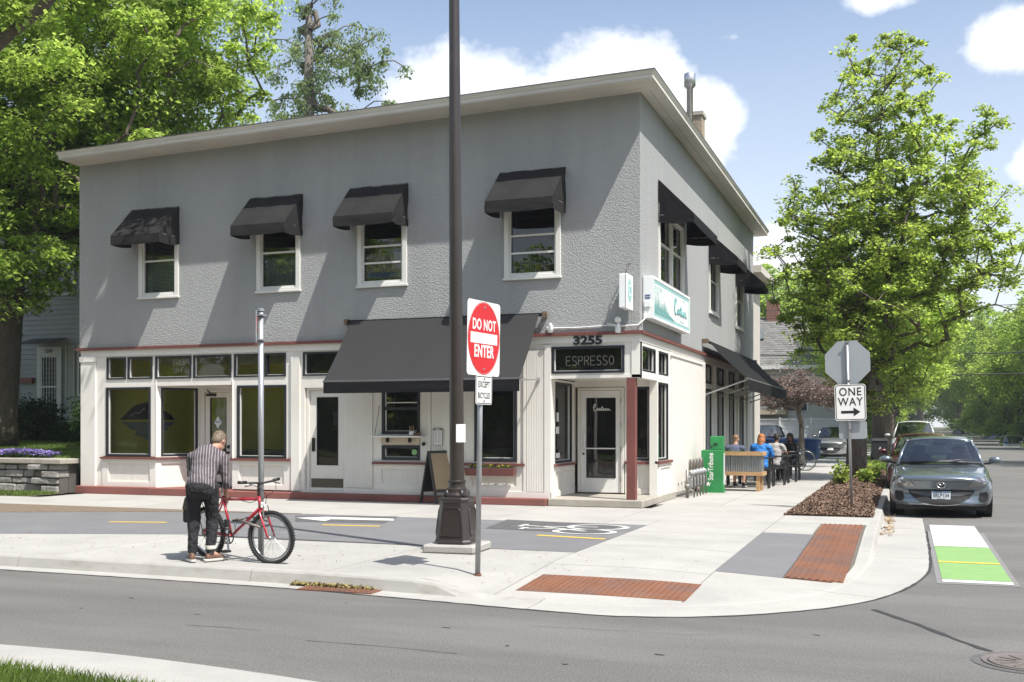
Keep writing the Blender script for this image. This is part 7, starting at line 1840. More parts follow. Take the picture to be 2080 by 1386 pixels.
# boulevard tree on the right
tree('linden_tree', 'tall bright green tree in the mulch bed behind the one way sign', (-1.33, 31.85, 0),
     [(.8, .3, 7.4, 2.9, 2.8, 2.9), (.55, .2, 10.4, 1.85, 1.7, 2.7), (.3, 0, 4.9, 2.5, 2.5, 1.8), (2.6, 0, 8.4, 1.6, 1.6, 2.4), (-1.0, 0, 6.4, 1.7, 1.9, 2.4), (.7, 0, 3.2, 1.4, 1.6, 1.2), (3.3, -.5, 6.0, 1.6, 1.6, 1.9)],
     2.6, .25, L_LINDEN, 950, 78, .10, .32, seed=5, droop=.35, elong=1.15, bark=BARK)
tree('spruce_tree', 'thin spruce with bare trunk and drooping sparse branches behind the roof', (-27.3, 45.0, 0),
     [(0, 0, 16.5, 2.6, 2.0, 7.5), (3.2, 0, 15.0, 2.8, 2.0, 2.6), (2.6, 0, 19.0, 2.6, 2, 2.0)], 22, .26, L_SPRUCE, 200, 90, .12, .5, seed=11, droop=1.0, elong=1.6, flat=.8, bark=BARK_G, up=.4)
tree('purple_leaf_tree', 'small purple-brown leafed ornamental tree by the blue bins', (-3.75, 41.8, 0),
     [(-.3, 0, 3.0, 2.3, 1.9, .75), (-1.2, 0, 2.75, 1.4, 1.4, .7), (1.2, 0, 2.7, 1.4, 1.4, .65)], 1.6, .10, L_RED, 230, 70, .075, .36, seed=13, droop=.1, elong=1.2, bark=BARK_G)
# street trees: a few full trees, copied with turns and sizes
s1 = tree('street_tree', 'broad green street tree in the boulevard just beyond the black bin', (-1.2, 50.0, terr(50)),
     [(0, 0, 6.8, 3.6, 3.6, 2.8), (1.2, .5, 8.6, 2.4, 2.4, 2.2), (-1, -.5, 5.4, 2.6, 2.6, 2.0), (.5, -1, 4.6, 2.4, 2.4, 1.6)], 2.4, .24, L_STREET, 400, 110, .15, .6, seed=21, droop=.4)
s1['group'] = 'street trees along the left kerb'
s2 = tree('street_tree', 'tall green street tree on the right side with its trunk behind the parked hatchback', (10.5, 88.0, terr(88)),
     [(0, 0, 8.5, 5.0, 5.0, 3.8), (1.5, -1.5, 11.5, 3.5, 3.5, 3.2), (-1.5, 1, 7.0, 3.8, 3.8, 2.6)], 4.2, .33, L_STREET, 440, 85, .20, .8, seed=22, droop=.4)
s2['group'] = 'street trees along the right kerb'
def turn(src, loc, rot, sc, label, group):
    c = copy_tree(src, loc=loc, rotz=rot, label=label); c.scale = (sc, sc, sc * (1 + .06 * math.sin(loc[1]))); c['group'] = group; return c
gl, gr = 'street trees along the left kerb', 'street trees along the right kerb'
for y, sc, rot, lab in ((59, 1.05, 1.0, 'second street tree behind the black bin on the left kerb'), (69, 1.15, 2.1, 'third street tree beyond the black bin on the left kerb'), (82, 1.2, 3.3, 'fourth street tree beyond the black bin on the left kerb'),
                        (97, 1.3, 4.4, 'fifth street tree beyond the black bin on the left kerb'), (116, 1.3, 5.2, 'hazy street tree past the white sedan on the left kerb'), (140, 1.4, .5, None), (165, 1.5, 1.5, None), (195, 1.6, 2.6, None)):
    turn(s1, (-1.4 + .3 * math.sin(y), y, terr(y)), rot, sc, lab or 'street tree far down the left kerb, melting into the green tunnel', gl)
for y, x, sc, rot, lab in ((104, 10.6, .95, 1.2, 'right kerb tree with twin dark trunks left of the pale house'), (118, 10.8, 1.0, 2.2, 'right kerb tree just beyond the twin trunks'), (134, 10.8, 1.05, 3.1, 'right kerb tree above the blue car parked nose in'),
                           (150, 10.3, 1.1, 4.1, None), (172, 9.8, 1.15, 5.1, None), (198, 8.6, 1.2, .4, None)):
    turn(s2, (x, y, terr(y)), rot, sc, lab or 'street tree far down the right kerb, melting into the green tunnel', gr)
turn(s2, (10.6, 46, 0), 2.2, .78, 'near tree at the right picture edge, only its left branches in view', gr)
turn(s2, (10.7, 74, terr(74)), 3.9, .85, 'right kerb tree above the silver car', gr)
# trees in yards and at the end of the street, closing the view
gb = 'background yard trees'
for i, (x, y, sc, lab) in enumerate(((18, 100, 1.2, 'tree rising behind the pale house on the right'), (22, 84, 1.2, 'tree at the right edge behind the pale house'),
                                     (16, 128, 1.2, 'tree beyond the pale house in the distance'), (-10, 112, 1.4, None), (-9, 140, 1.5, None), (18, 160, 1.5, None), (3, 262, 2.0, None), (-9, 250, 2.0, None), (14, 240, 1.9, None), (-22, 190, 1.9, None), (28, 200, 1.9, None))):
    turn(s2, (x, y, terr(y) - .1), i * 1.3, sc, lab or 'distant tree closing the far end of the view', gb)
s3 = tree('background_tree', 'low round tree with branches near the ground far behind the right kerb', (14, 118, terr(118)),
     [(0, 0, 3.6, 4.2, 3.6, 3.2), (1.5, 0, 6.5, 3.0, 3, 2.6), (-1.8, 0, 2.4, 2.6, 2.6, 2.0)], 1.2, .25, L_STREET, 330, 80, .24, .9, seed=24, droop=.4)
s3['group'] = 'low background trees'
for i, (x, y, sc) in enumerate(((12.5, 136, 1.0), (17, 142, 1.2), (12, 158, 1.1), (13, 180, 1.3), (10.5, 205, 1.4), (20, 175, 1.5), (30, 150, 1.8), (28, 118, 1.6), (38, 130, 1.9), (-6, 120, 1.3), (-6, 160, 1.4), (-5, 205, 1.5), (3, 285, 2.4), (-12, 280, 2.4), (18, 280, 2.4), (32, 250, 2.4), (-30, 60, 1.6), (-34, 45, 1.5))):
    turn(s3, (x, y, terr(y) - .1), i * 2.1, sc, 'low distant tree filling the gaps under the far crowns', 'low background trees')
# trees and houses across the near street, behind the camera: they stand in the window reflections
gx = 'trees across the near street'
for i, (x, y, sc) in enumerate(((-30, -10, 1.05), (-16, -17, .95), (-3, -20, 1.1), (7, -24, 1.0), (17, -17, 1.1), (-42, -12, 1.1), (30, -12, 1.1))):
    turn(s2, (x, y, 0), i * 1.7, sc, ['tree seen only as a reflection in the leftmost shop window', 'tree seen only as a reflection left of the doors', 'tree seen only as a reflection in the middle door', 'tree seen only as a reflection in the entrance door', 'tree seen only as a reflection in the side windows', 'outermost left tree across the street', 'outermost right tree across the street'][i], gx)
for i, (x, y, sc) in enumerate(((-24, -20, 1.3), (-36, -22, 1.3), (-50, -18, 1.4), (-58, -8, 1.4), (-70, -14, 1.5), (-9, -26, 1.2), (12, -27, 1.2), (26, -25, 1.3), (42, -10, 1.5), (50, 10, 1.5), (48, 30, 1.5))):
    turn(s3, (x, y, 0), i * 1.3, sc, 'low tree across the street that only the windows reflect', 'low trees across the near street')
# branch in front of the left end of the facade: the shade that dapples the wall comes from this tree's upper crown
tree('honey_locust', 'tree standing left outside the picture whose shade dapples the facade', (-13.8, 14.9, 0) if False else (-21.5, 15.4, .0),
     [(7.3, 2.5, 11.9, 2.3, 1.2, 1.3), (4.0, 1.4, 11.4, 2.4, 1.4, 1.6), (1.0, .5, 9.5, 2.6, 2.2, 2.2)], 5.5, .22, L_MAPLE, 110, 130, .13, .7, seed=31, droop=.4)
# ------------------------------------------------------------------ shrubs, flowers, grass, mulch
def bush(name, label, loc, rx, ry, rz, mat, n, leaf, seed, group=None):
    rs = np.random.RandomState(seed); o = thing(name, label, 'shrub', loc, 0, group)
    v = rs.normal(size=(n, 3)); v /= np.linalg.norm(v, axis=1, keepdims=True); r = rs.uniform(0, 1, n) ** .4
    lump = 1 + .22 * np.sin(v[:, 0] * 7 + seed) * np.cos(v[:, 2] * 6) + .12 * np.sin(v[:, 1] * 13)
    C = v * (r * lump)[:, None] * np.array([rx, ry, rz]) + np.array([0, 0, rz * .95]); C = C[C[:, 2] > .02]
    V, Fq = leaves_np(rs, C, leaf, 0, 1.1, .6); mesh_np('foliage', V, Fq, mat, o)
    m = MB()
    for i in range(7):
        a = rs.uniform(0, 6.28); m.tube([(0, 0, -.1), (rx * .4 * math.cos(a), ry * .4 * math.sin(a), rz * .6), (rx * .7 * math.cos(a), ry * .7 * math.sin(a), rz * 1.3)], [.03, .02, .008], 5)
    m.build('stems', BARK, o); return o
def yard_h(X, Y): return .78 + max(0, min(1, (Y - 19.8) / 7.5)) * .30
bush('shrub', 'large dark rounded shrub between the house door and the grey building', (-20.7, 23.7, .92), 1.15, .9, .82, L_DARK, 9000, .09, 41)
bush('shrub', 'dark shrub under the left window of the grey house', (-26.0, 26.3, 1.0), 1.1, .8, .75, L_DARK, 6000, .09, 42)
bush('shrub', 'low bush with pale tips by the front steps of the grey house', (-24.0, 25.6, 1.0), .6, .5, .35, L_DARK, 2200, .08, 43)
def phlox():
    o = thing('phlox_mat', 'mat of pale violet flowers spilling over the end of the retaining wall', 'flowers', (-19.9, 19.75, .80))
    rs = np.random.RandomState(3); n = 2600; C = np.stack([rs.uniform(-.95, 1.05, n), rs.uniform(-.28, .22, n), rs.uniform(0, .1, n)], 1); C[:, 2] += .10 * (1 - (C[:, 0] / 1.2) ** 2) * (1 - (C[:, 1] / .4) ** 2)
    V, Fq = leaves_np(rs, C, .045, 0, 1, 1.5); mesh_np('flowers', V, Fq, PETALV, o)
    V, Fq = leaves_np(rs, C[:900] - np.array([0, 0, .03]), .05, 0, 1, .8); mesh_np('foliage', V, Fq, LEAFY, o)
phlox()
def blades(name, pts, h, mat, seed, lean=.5, w=.006, kind='stuff'):
    rs = np.random.RandomState(seed); n = len(pts); az = rs.uniform(0, 6.28, n); hh = h * rs.uniform(.5, 1.3, n); d = np.stack([np.cos(az), np.sin(az), np.zeros(n)], 1); s = np.stack([-np.sin(az + .8), np.cos(az + .8), np.zeros(n)], 1) * w
    z = np.array([[0, 0, 1.]]); ln = rs.uniform(.1, lean, n)[:, None] * hh[:, None]
    a, b = pts - s, pts + s; m1 = pts + d * ln * .35 + z * hh[:, None] * .6; t = pts + d * ln + z * hh[:, None]
    V = np.stack([a, b, m1 + s * .8, m1 - s * .8, t], 1).reshape(-1, 3); i = np.arange(n)[:, None] * 5
    F3 = np.concatenate([i + np.array([[0, 1, 2]]), i + np.array([[0, 2, 3]]), i + np.array([[3, 2, 4]])], 0)
    return mesh_np(name, V, F3, mat, None, kind=kind)
rs = np.random.RandomState(1)
def inpoly(P, poly):
    x, y = P[:, 0], P[:, 1]; c = np.zeros(len(P), bool); j = len(poly) - 1
    for i in range(len(poly)):
        (xi, yi), (xj, yj) = poly[i], poly[j]
        c ^= ((yi > y) != (yj > y)) & (x < (xj - xi) * (y - yi) / (yj - yi + 1e-12) + xi); j = i
    return c
vg = [(p[0], p[1] - .02) for p in VERGE if p[0] > -8] + [(-2.55, 2.0), (-8, 2.0)]
p = np.stack([rs.uniform(-7.5, -2.6, 60000), rs.uniform(3.4, 5.5, 60000), np.zeros(60000)], 1); p = p[inpoly(p, vg)]
blades('verge_grass', p, .075, GRASS, 2, .8, .0035)
p = np.stack([rs.uniform(-34, -17.9, 120000), rs.uniform(19.65, 27.9, 120000), np.zeros(120000)], 1); p[:, 2] = [yard_h(a, b) for a, b in p[:, :2]]
p = p[(p[:, 0] > -17.95 - (p[:, 1] - 19) * 1.3 - 9)]
blades('lawn_grass', p, .07, GRASS, 3, .8, .010)
p = np.stack([rs.uniform(-30, -18.0, 16000), rs.uniform(17.97, 18.95, 16000), np.zeros(16000)], 1); blades('strip_grass', p, .07, GRASS, 4, .9, .008)
p = np.stack([rs.uniform(-1.9, -.5, 18000), rs.uniform(38, 110, 18000), np.zeros(18000)], 1); p[:, 2] = [terr(b) - .03 for b in p[:, 1]]; blades('boulevard_grass', p, .22, GRASS, 5, .8, .02)
p = np.stack([rs.uniform(-9.5, -4.4, 9000), rs.uniform(54, 62, 9000), np.zeros(9000)], 1); p = p[p[:, 0] > -4.9 - 0 * p[:, 1]]; p[:, 2] = [terr(b) + .02 for b in p[:, 1]]; blades('corner_lawn_grass', p, .12, GRASS, 6, .8, .02)
sheet_obj('boulevard_lawn', [(-1.93, 38.0), (-.52, 38.0), (-.5, 290), (-2.0, 290)], pm('lawn_soil', (.07, .11, .025), .95, var=.35, vscale=2, bump=.6), -.03, 0, kind='structure', hf=lambda X, Y: terr(Y))
sheet_obj('right_lawn', [(9.3, 12), (60, 12), (60, 290), (9.3, 290)], MATS['lawn_soil'], .03, 0, kind='structure', hf=lambda X, Y: terr(Y))
sheet_obj('right_kerb', [(8.9, 12), (9.1, 12), (9.1, 290), (8.9, 290)], CONC_K, .0, .15, kind='structure', hf=lambda X, Y: terr(Y))
sheet_obj('right_sidewalk', [(12, 12), (13.6, 12), (13.6, 290), (12, 290)], CONC, .04, 0, kind='structure', hf=lambda X, Y: terr(Y))
sheet_obj('corner_lawn', [(-5.3, 54.5), (-4.45, 53), (-4.45, 62), (-9, 66), (-9, 59)], MATS['lawn_soil'], .02, 0, kind='structure', hf=lambda X, Y: terr(Y))
sheet_obj('alley_pavement', [(-16, 39), (-4.7, 39), (-4.7, 53), (-7, 60), (-16, 68)], CONC_STEP, .0, 0, kind='structure', hf=lambda X, Y: terr(Y))
# mulch bed
def mulch_h(X, Y): return .0 + .07 * math.sin(math.pi * max(0, min(1, (X + 1.95) / 1.4))) * min(1, (Y - 18.7) / 1.5)
sheet_obj('mulch_bed', [(-1.94, 18.72), (-.56, 18.72), (-.52, 38), (-1.94, 38)], MULCHG, -.0, .05, kind='structure', hf=lambda X, Y: mulch_h(X, Y) - .005, step=.35 if True else None)
MULCHC = pm('mulch_chip', (.15, .095, .065), .9, var=.2, island=.6, vscale=3)
def chips(name, n, x0, x1, y0, y1, hf, mat, size, seed, flat=.3, yb=1.0):
    rs = np.random.RandomState(seed); x = rs.uniform(x0, x1, n); y = y0 + (y1 - y0) * rs.uniform(0, 1, n) ** yb; z = np.array([hf(a, b) for a, b in zip(x, y)]) + rs.uniform(.002, .02, n)
    az = rs.uniform(0, 6.28, n); tl = rs.normal(0, flat, n); d = np.stack([np.cos(az), np.sin(az), tl], 1); w = np.stack([-np.sin(az), np.cos(az), rs.normal(0, flat, n)], 1)
    s = (size * rs.uniform(.5, 1.6, n))[:, None]; c = np.stack([x, y, z], 1)
    V = np.stack([c - d * s - w * s * .28, c + d * s - w * s * .22, c + d * s * .9 + w * s * .25, c - d * s * .85 + w * s * .3], 1).reshape(-1, 3)
    return mesh_np(name, V, np.arange(n * 4).reshape(-1, 4), mat, None, kind='stuff')
chips('mulch_chips', 52000, -1.96, -.54, 18.71, 38, mulch_h, MULCHC, .028, 7, .35, 1.7)
DRYL = pm('dry_leaf', (.30, .20, .09), .8, island=.4)
chips('gutter_leaves', 240, -.37, -.19, 16.9, 24.5, lambda X, Y: -.126, DRYL, .028, 8, .5)
chips('gutter_debris', 900, -6.0, -5.0, 9.50, 9.58, lambda X, Y: -.124 + (Y - 9.48) * .12, pm('maple_seed', (.26, .21, .08), .8, island=.4), .018, 9, .5)
chips('pavement_litter', 520, -12, -2, 9.9, 12.2, lambda X, Y: gh(X, Y) + .002, pm('litter_brown', (.12, .08, .05), .9, island=.4), .011, 10, .2)
for i, (x, y) in enumerate(((-1.0, 29.2), (-.85, 31.0), (-1.55, 28.0))):
    bush('sapling', ['small bright green sprout at the foot of the tall tree', 'leafy sprout right of the tall tree trunk', 'low sprout left of the tall tree trunk'][i], (x, y, .05), .22, .22, .2 + .05 * i, L_LINDEN, 260, .10, 50 + i, 'sprouts in the mulch bed')
# ------------------------------------------------------------------ retaining wall and the grey house at the left
STONE = pm('wall_stone', (.27, .255, .235), .9, var=.22, vscale=3, bump=.9, bscale=9, bdist=.05, island=.25, col2=(.14, .135, .125), c2scale=3, c2amt=.6)
def retaining_wall():
    o = thing('retaining_wall', 'low wall of rough limestone blocks with a concrete cap left of the building', 'stone wall', (-22, 19.2, 0))
    r_ = random.Random(12)
    m = MB(); m.box(-36, -18.05, 19.3, 19.6, 0, .66); m.build('backing', pm('wall_mortar', (.10, .095, .085), .95, var=.2), o, world=True)
    m = MB(); m.box(-18.42, -18.06, 19.03, 19.29, 0, .6); m.build('backing', MATS['wall_mortar'], o, world=True)
    z = 0.0
    for c, h in enumerate((.20, .15, .17, .14)):
        x = -18.02 - r_.uniform(0, .1)
        while x > -30:
            w = r_.uniform(.24, .62); d = r_.uniform(-.03, .035)
            if r_.random() > .04:
                hh = h * r_.uniform(.86, .98); x0, x1 = x - w, x - .012; y0 = 19.14 + d - (.18 if x > -18.45 else 0)
                def st(m):
                    j = lambda: r_.uniform(-.014, .014)
                    m.add([(x0 + j(), y0 + j(), z + abs(j())), (x1 + j(), y0 + j(), z + abs(j())), (x1, 19.32, z), (x0, 19.32, z), (x0 + j(), y0 + j(), z + hh + j()), (x1 + j(), y0 + j(), z + hh + j()), (x1, 19.32, z + hh), (x0, 19.32, z + hh)],
                          [(0, 3, 2, 1), (4, 5, 6, 7), (0, 1, 5, 4), (1, 2, 6, 5), (2, 3, 7, 6), (3, 0, 4, 7)])
                m = MB(); st(m); m.build('stone', STONE, o, world=True, bevel=.022, seg=1)
            x -= w
        z += h
    m = MB()
    m.box(-36, -18.5, 19.06, 19.7, .665, .785); m.box(-18.498, -17.92, 18.9, 19.7, .665, .783); m.build('cap', CONC_STEP, o, world=True, bevel=.02, seg=2)
retaining_wall()
sheet_obj('yard_soil', [(-36, 19.65), (-17.88, 19.65), (-17.88, 40), (-36, 40)], MATS['lawn_soil'], 0, 0, kind='structure', hf=yard_h, step=50)
sheet_obj('strip_soil', [(-36, 17.96), (-17.95, 17.96), (-17.95, 19.1), (-36, 19.1)], DIRT, .004, 0, kind='structure', hf=lambda X, Y: 0, step=50)
def grey_house():
    o = thing('grey_house', 'grey clapboard house with white trim half hidden behind the big tree', 'house', (-25, 30, 1.0))
    SID = pm('siding_grey', (.30, .315, .335), .6, var=.04, island=0); WT = pm('house_trim', (.58, .59, .59), .5, var=.04); SHUT = pm('shutter_pale', (.50, .51, .48), .6, var=.04)
    Y0 = 28.2
    def H(nm, mt, fn, parent=None, **k):
        m = MB(); fn(m); return m.build(nm, mt, parent or o, world=True, **k)
    H('wall', SID, lambda m: m.box(-34, -18.9, Y0 + .03, 38, .9, 8.3))
    z = 1.35; i = 0
    while z < 8.2:   # each lap board is its own piece
        H('siding_board', SID, lambda m: m.prism([(-34, Y0 + .03, z), (-34, Y0 - .012, z), (-34, Y0 + .012, z + .165), (-34, Y0 + .03, z + .165)], (15.1, 0, 0))); z += .165
    H('foundation', CONC_STEP, lambda m: m.box(-34, -18.9, Y0 - .03, Y0 + .03, .9, 1.35))
    def px(x, y, Y=Y0):
        u = (x - 1040) / FOC; k = Y / (CY + u * SY); return k * (-SY + u * CY), CAM_H + (867 - y) * k / FOC
    def win(x0, x1, z0, z1, rail, sh=None):
        w = H('window', WT, lambda m: (m.box(x0 - .09, x0, Y0 - .05, Y0 + .03, z0 - .09, z1 + .09), m.box(x1, x1 + .09, Y0 - .05, Y0 + .03, z0 - .09, z1 + .09), m.box(x0, x1, Y0 - .05, Y0 + .03, z1, z1 + .09), m.box(x0, x1, Y0 - .05, Y0 + .03, z0 - .09, z0), m.box(x0, x1, Y0 - .04, Y0 + .02, rail - .025, rail + .025)))
        H('pane', GLASSU, lambda m: m.poly([(x0, Y0 - .02, z0), (x1, Y0 - .02, z0), (x1, Y0 - .02, z1), (x0, Y0 - .02, z1)]), parent=w)
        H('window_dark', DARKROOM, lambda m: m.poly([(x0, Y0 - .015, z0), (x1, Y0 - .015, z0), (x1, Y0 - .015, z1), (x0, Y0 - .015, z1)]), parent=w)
        if sh:
            for a, b in sh:
                s = H('shutter', SHUT, lambda m: (m.box(a, a + .05, Y0 - .045, Y0 - .005, z0 - .1, z1 + .1), m.box(b - .05, b, Y0 - .045, Y0 - .005, z0 - .1, z1 + .1)))
                H('louvre', SHUT, lambda m: [m.prism([(a + .05, Y0 - .04, q), (a + .05, Y0 - .015, q + .05), (a + .05, Y0 - .008, q + .05), (a + .05, Y0 - .032, q)], (b - a - .1, 0, 0)) for q in np.arange(z0 - .1, z1 + .06, .065)], parent=s, kind='stuff')
    a, b = px(163, 800)[0], px(200, 800)[0]; zb, zt = px(165, 800)[1], px(165, 706)[1]
    win(a, b + .3, zb, zt, (zb + zt) / 2 + .1, [(px(135, 0)[0], px(153, 0)[0])])
    a, b = px(-30, 800)[0], px(15, 800)[0]; win(a, b, px(10, 800)[1], px(10, 715)[1], px(10, 740)[1], [(px(20, 0)[0], px(39, 0)[0])])
    win(px(40, 0)[0], px(62, 0)[0], px(50, 597)[1], px(50, 520)[1], px(50, 560)[1]); win(px(88, 0)[0], px(112, 0)[0], px(90, 595)[1], px(90, 533)[1], px(90, 560)[1]); win(px(122, 0)[0], px(148, 0)[0], px(130, 595)[1], px(130, 530)[1], px(130, 562)[1])
    # door with security grille and number
    x0, x1 = px(84, 0)[0], px(120, 0)[0]; z0, z1 = px(100, 848)[1], px(100, 722)[1]
    H('door_frame', WT, lambda m: (m.box(x0 - .14, x0, Y0 - .06, Y0 + .03, z0, z1), m.box(x1, x1 + .14, Y0 - .06, Y0 + .03, z0, z1), m.box(x0 - .14, x1 + .14, Y0 - .06, Y0 + .03, z1, z1 + .28)))
    d = H('door', BLACK, lambda m: m.box(x0, x1, Y0 - .01, Y0 + .02, z0, z1))
    H('grille_frame', WT, lambda m: (m.box(x0, x0 + .07, Y0 - .05, Y0 - .02, z0, z1), m.box(x1 - .07, x1, Y0 - .05, Y0 - .02, z0, z1), m.box(x0 + .07, x1 - .07, Y0 - .05, Y0 - .02, z0 + 1.0, z0 + 1.06), m.box(x0 + .07, x1 - .07, Y0 - .05, Y0 - .02, z1 - .07, z1)), parent=d)
    for i in range(6): H('grille_bar', WT, lambda m: m.box(x0 + .13 + i * .12, x0 + .15 + i * .12, Y0 - .045, Y0 - .025, z0, z1 - .07), parent=d)
    H('house_number', INK, lambda m: m.text('3249', frameT(((x0 + x1) / 2, Y0 - .065, z1 + .13), (1, 0, 0), (0, 0, 1)), .16, .003, bold=.002))
    H('door_canopy', pm('canopy_brown', (.10, .09, .08), .7), lambda m: m.prism([(x0 - .3, Y0, z1 + .55), (x1 + .3, Y0, z1 + .55), (x1 + .35, Y0 - .8, z1 + .32), (x0 - .35, Y0 - .8, z1 + .32)], (0, 0, .03)))
    H('mailbox', pm('mailbox_red', (.16, .03, .02), .5), lambda m: m.box(px(44, 0)[0], px(70, 0)[0], Y0 - .12, Y0, px(50, 779)[1], px(50, 768)[1]))
    for k in range(3): H('front_step', CONC_STEP, lambda m: m.box(px(30, 0)[0] - .2, x1 + .2, Y0 - .5 - .45 * (3 - k), Y0 - .45 * (3 - k) if k < 2 else Y0, .9, 1.17 + .14 * k - .0), bevel=.01)
    def roof(m):
        m.prism([(-34.4, Y0 - .4, 8.3), (-18.5, Y0 - .4, 8.3), (-18.5, 38.4, 8.3), (-34.4, 38.4, 8.3)], (0, 0, .15))
        m.add([(-34.4, Y0 - .4, 8.452), (-18.5, Y0 - .4, 8.452), (-18.5, 38.4, 8.452), (-34.4, 38.4, 8.452), (-26.5, Y0 - .4, 11.2), (-26.5, 38.4, 11.2)], [(0, 1, 4), (1, 2, 5, 4), (2, 3, 5), (3, 0, 4, 5)])
    H('roof', ROOFM, roof)
grey_house()
# ------------------------------------------------------------------ behind the building
def back_house():
    o = thing('background_house', 'white house with a wide grey shingle roof and brick chimney beyond the building', 'house', (-9, 72, 0))
    WL = pm('siding_pale', (.50, .50, .47), .6, var=.05); SH = pm('shingle_grey', (.17, .165, .155), .9, var=.1, island=.16, vscale=3)
    def H(nm, mt, fn, parent=None, **k):
        m = MB(); fn(m); return m.build(nm, mt, parent or o, world=True, **k)
    Y0 = 70.0; zt, zr = 5.45, 9.0; x0, x1 = -22, -2.7
    H('wall', WL, lambda m: m.box(x0 + .5, x1 - .5, Y0 + .6, Y0 + 8, -.4, zt))
    for i in range(32): H('siding_board', WL, lambda m: m.prism([(x0 + .5, Y0 + .6, i * .17), (x0 + .5, Y0 + .565, i * .17), (x0 + .5, Y0 + .59, i * .17 + .17), (x0 + .5, Y0 + .6, i * .17 + .17)], (x1 - x0 - 1, 0, 0)))
    rf = H('roof', SH, lambda m: m.add([(x0, Y0, zt), (x1, Y0, zt), (x1, Y0 + 8.6, zt), (x0, Y0 + 8.6, zt), (x0, Y0 + 4.3, zr), (x1, Y0 + 4.3, zr)], [(0, 1, 5, 4), (2, 3, 4, 5), (1, 2, 5), (3, 0, 4), (0, 3, 2, 1)]))
    V, Fq = [], []; r_ = random.Random(3); rows = 22; sl = Vector((0, 4.3, zr - zt)); n = sl.normalized(); up = Vector((0, -(zr - zt), 4.3)).normalized()
    for i in range(rows):
        a = i / rows; w = .33; off = (i % 2) * w / 2; x = x0 + off
        while x < x1 - w:
            p = Vector((x, Y0, zt)) + sl * a; q = p + n * (sl.length / rows * 1.08); k = len(V); lift = up * r_.uniform(.03, .045)
            V += [p + lift, p + Vector((w - .02, 0, 0)) + lift, q + Vector((w - .02, 0, 0)) + up * .008, q + up * .008]; Fq.append((k, k + 1, k + 2, k + 3)); x += w
    so = mesh_np('shingles', np.array(V), np.array(Fq), SH, rf, kind='stuff')
    so.matrix_parent_inverse = Matrix.Translation(-o.location)
    H('eave_board', WINW, lambda m: m.box(x0, x1, Y0 - .05, Y0 - .01, zt - .22, zt + .02))
    ch_ = H('chimney', pm('brick_red', (.22, .11, .08), .85, var=.2, vscale=10, bump=.4, island=.3), lambda m: m.box(-8.95, -8.15, Y0 + 3.9, Y0 + 4.7, zr - .8, zr + 1.1))
    for r in range(12):
        for c in range(4): H('brick', MATS['brick_red'], lambda m: m.box(-8.95 + c * .2 + .005, -8.95 + c * .2 + .19, Y0 + 3.885, Y0 + 3.9, zr - .1 + r * .1, zr - .015 + r * .1), parent=ch_)
    H('chimney_pot', IRON, lambda m: m.lathe([(.14, zr + 1.1), (.14, zr + 1.4)], (-8.55, Y0 + 4.3, 0), 10))
    H('roof_vent', METAL, lambda m: m.box(-6.6, -6.1, Y0 + 3.4, Y0 + 3.8, zr - .7, zr - .35)); H('roof_vent', METAL, lambda m: m.box(-9.2, -8.9, Y0 + 2.1, Y0 + 2.3, zr - 1.6, zr - 1.0))
    for a, b, c, d in ((-7.5, -6.0, 2.6, 4.6), (-11.5, -10, 2.6, 4.6), (-4.9, -3.9, 2.8, 4.6)):
        w = H('window', BLACK, lambda m: m.box(a, b, Y0 + .5, Y0 + .58, c, d)); H('frame', WINW, lambda m: (m.box(a - .1, a, Y0 + .48, Y0 + .56, c - .1, d + .1), m.box(b, b + .1, Y0 + .48, Y0 + .56, c - .1, d + .1), m.box(a, b, Y0 + .48, Y0 + .56, (c + d) / 2 - .04, (c + d) / 2 + .04)), parent=w)
    H('downpipe', WINW, lambda m: m.tube([(-3.4, Y0 + .5, 0), (-3.4, Y0 + .5, zt - .1)], .06, 8))
    H('balcony', pm('balcony_tan', (.45, .38, .27), .7), lambda m: m.box(-10.5, -7.2, Y0 - .9, Y0 + .55, 2.3, 2.6))
back_house()
def lattice_fence():
    o = thing('lattice_fence', 'white board fence with a diagonal lattice top behind the parked cars', 'fence', (-8, 67.8, terr(67.8)))
    W_ = pm('fence_white', (.66, .67, .68), .6, var=.04); x0, x1 = -7, 4.4
    n = 0; x = x0
    while x < x1:
        part('fence_board', W_, o, lambda m: m.box(x, x + .17, -.02, .0, .05, 1.75)); x += .18; n += 1
    for z in (1.75, 2.25): part('rail', W_, o, lambda m: m.box(x0, x1, -.04, .02, z, z + .07))
    def lat(m):
        k = x0
        while k < x1 - .4:
            m.beam((k, 0, 1.82), (k + .43, 0, 2.25), .045, .012, up=(0, 1, 0)); m.beam((k + .43, .012, 1.82), (k, .012, 2.25), .045, .012, up=(0, 1, 0)); k += .16
    part('lattice', W_, o, lat, kind='stuff')
    x = x0
    while x <= x1 + .1: part('post', W_, o, lambda m: m.box(x - .06, x + .06, -.06, .06, 0, 2.4)); x += 1.9
lattice_fence()
BINB = pm('bin_blue', (.035, .085, .22), .55, var=.1)
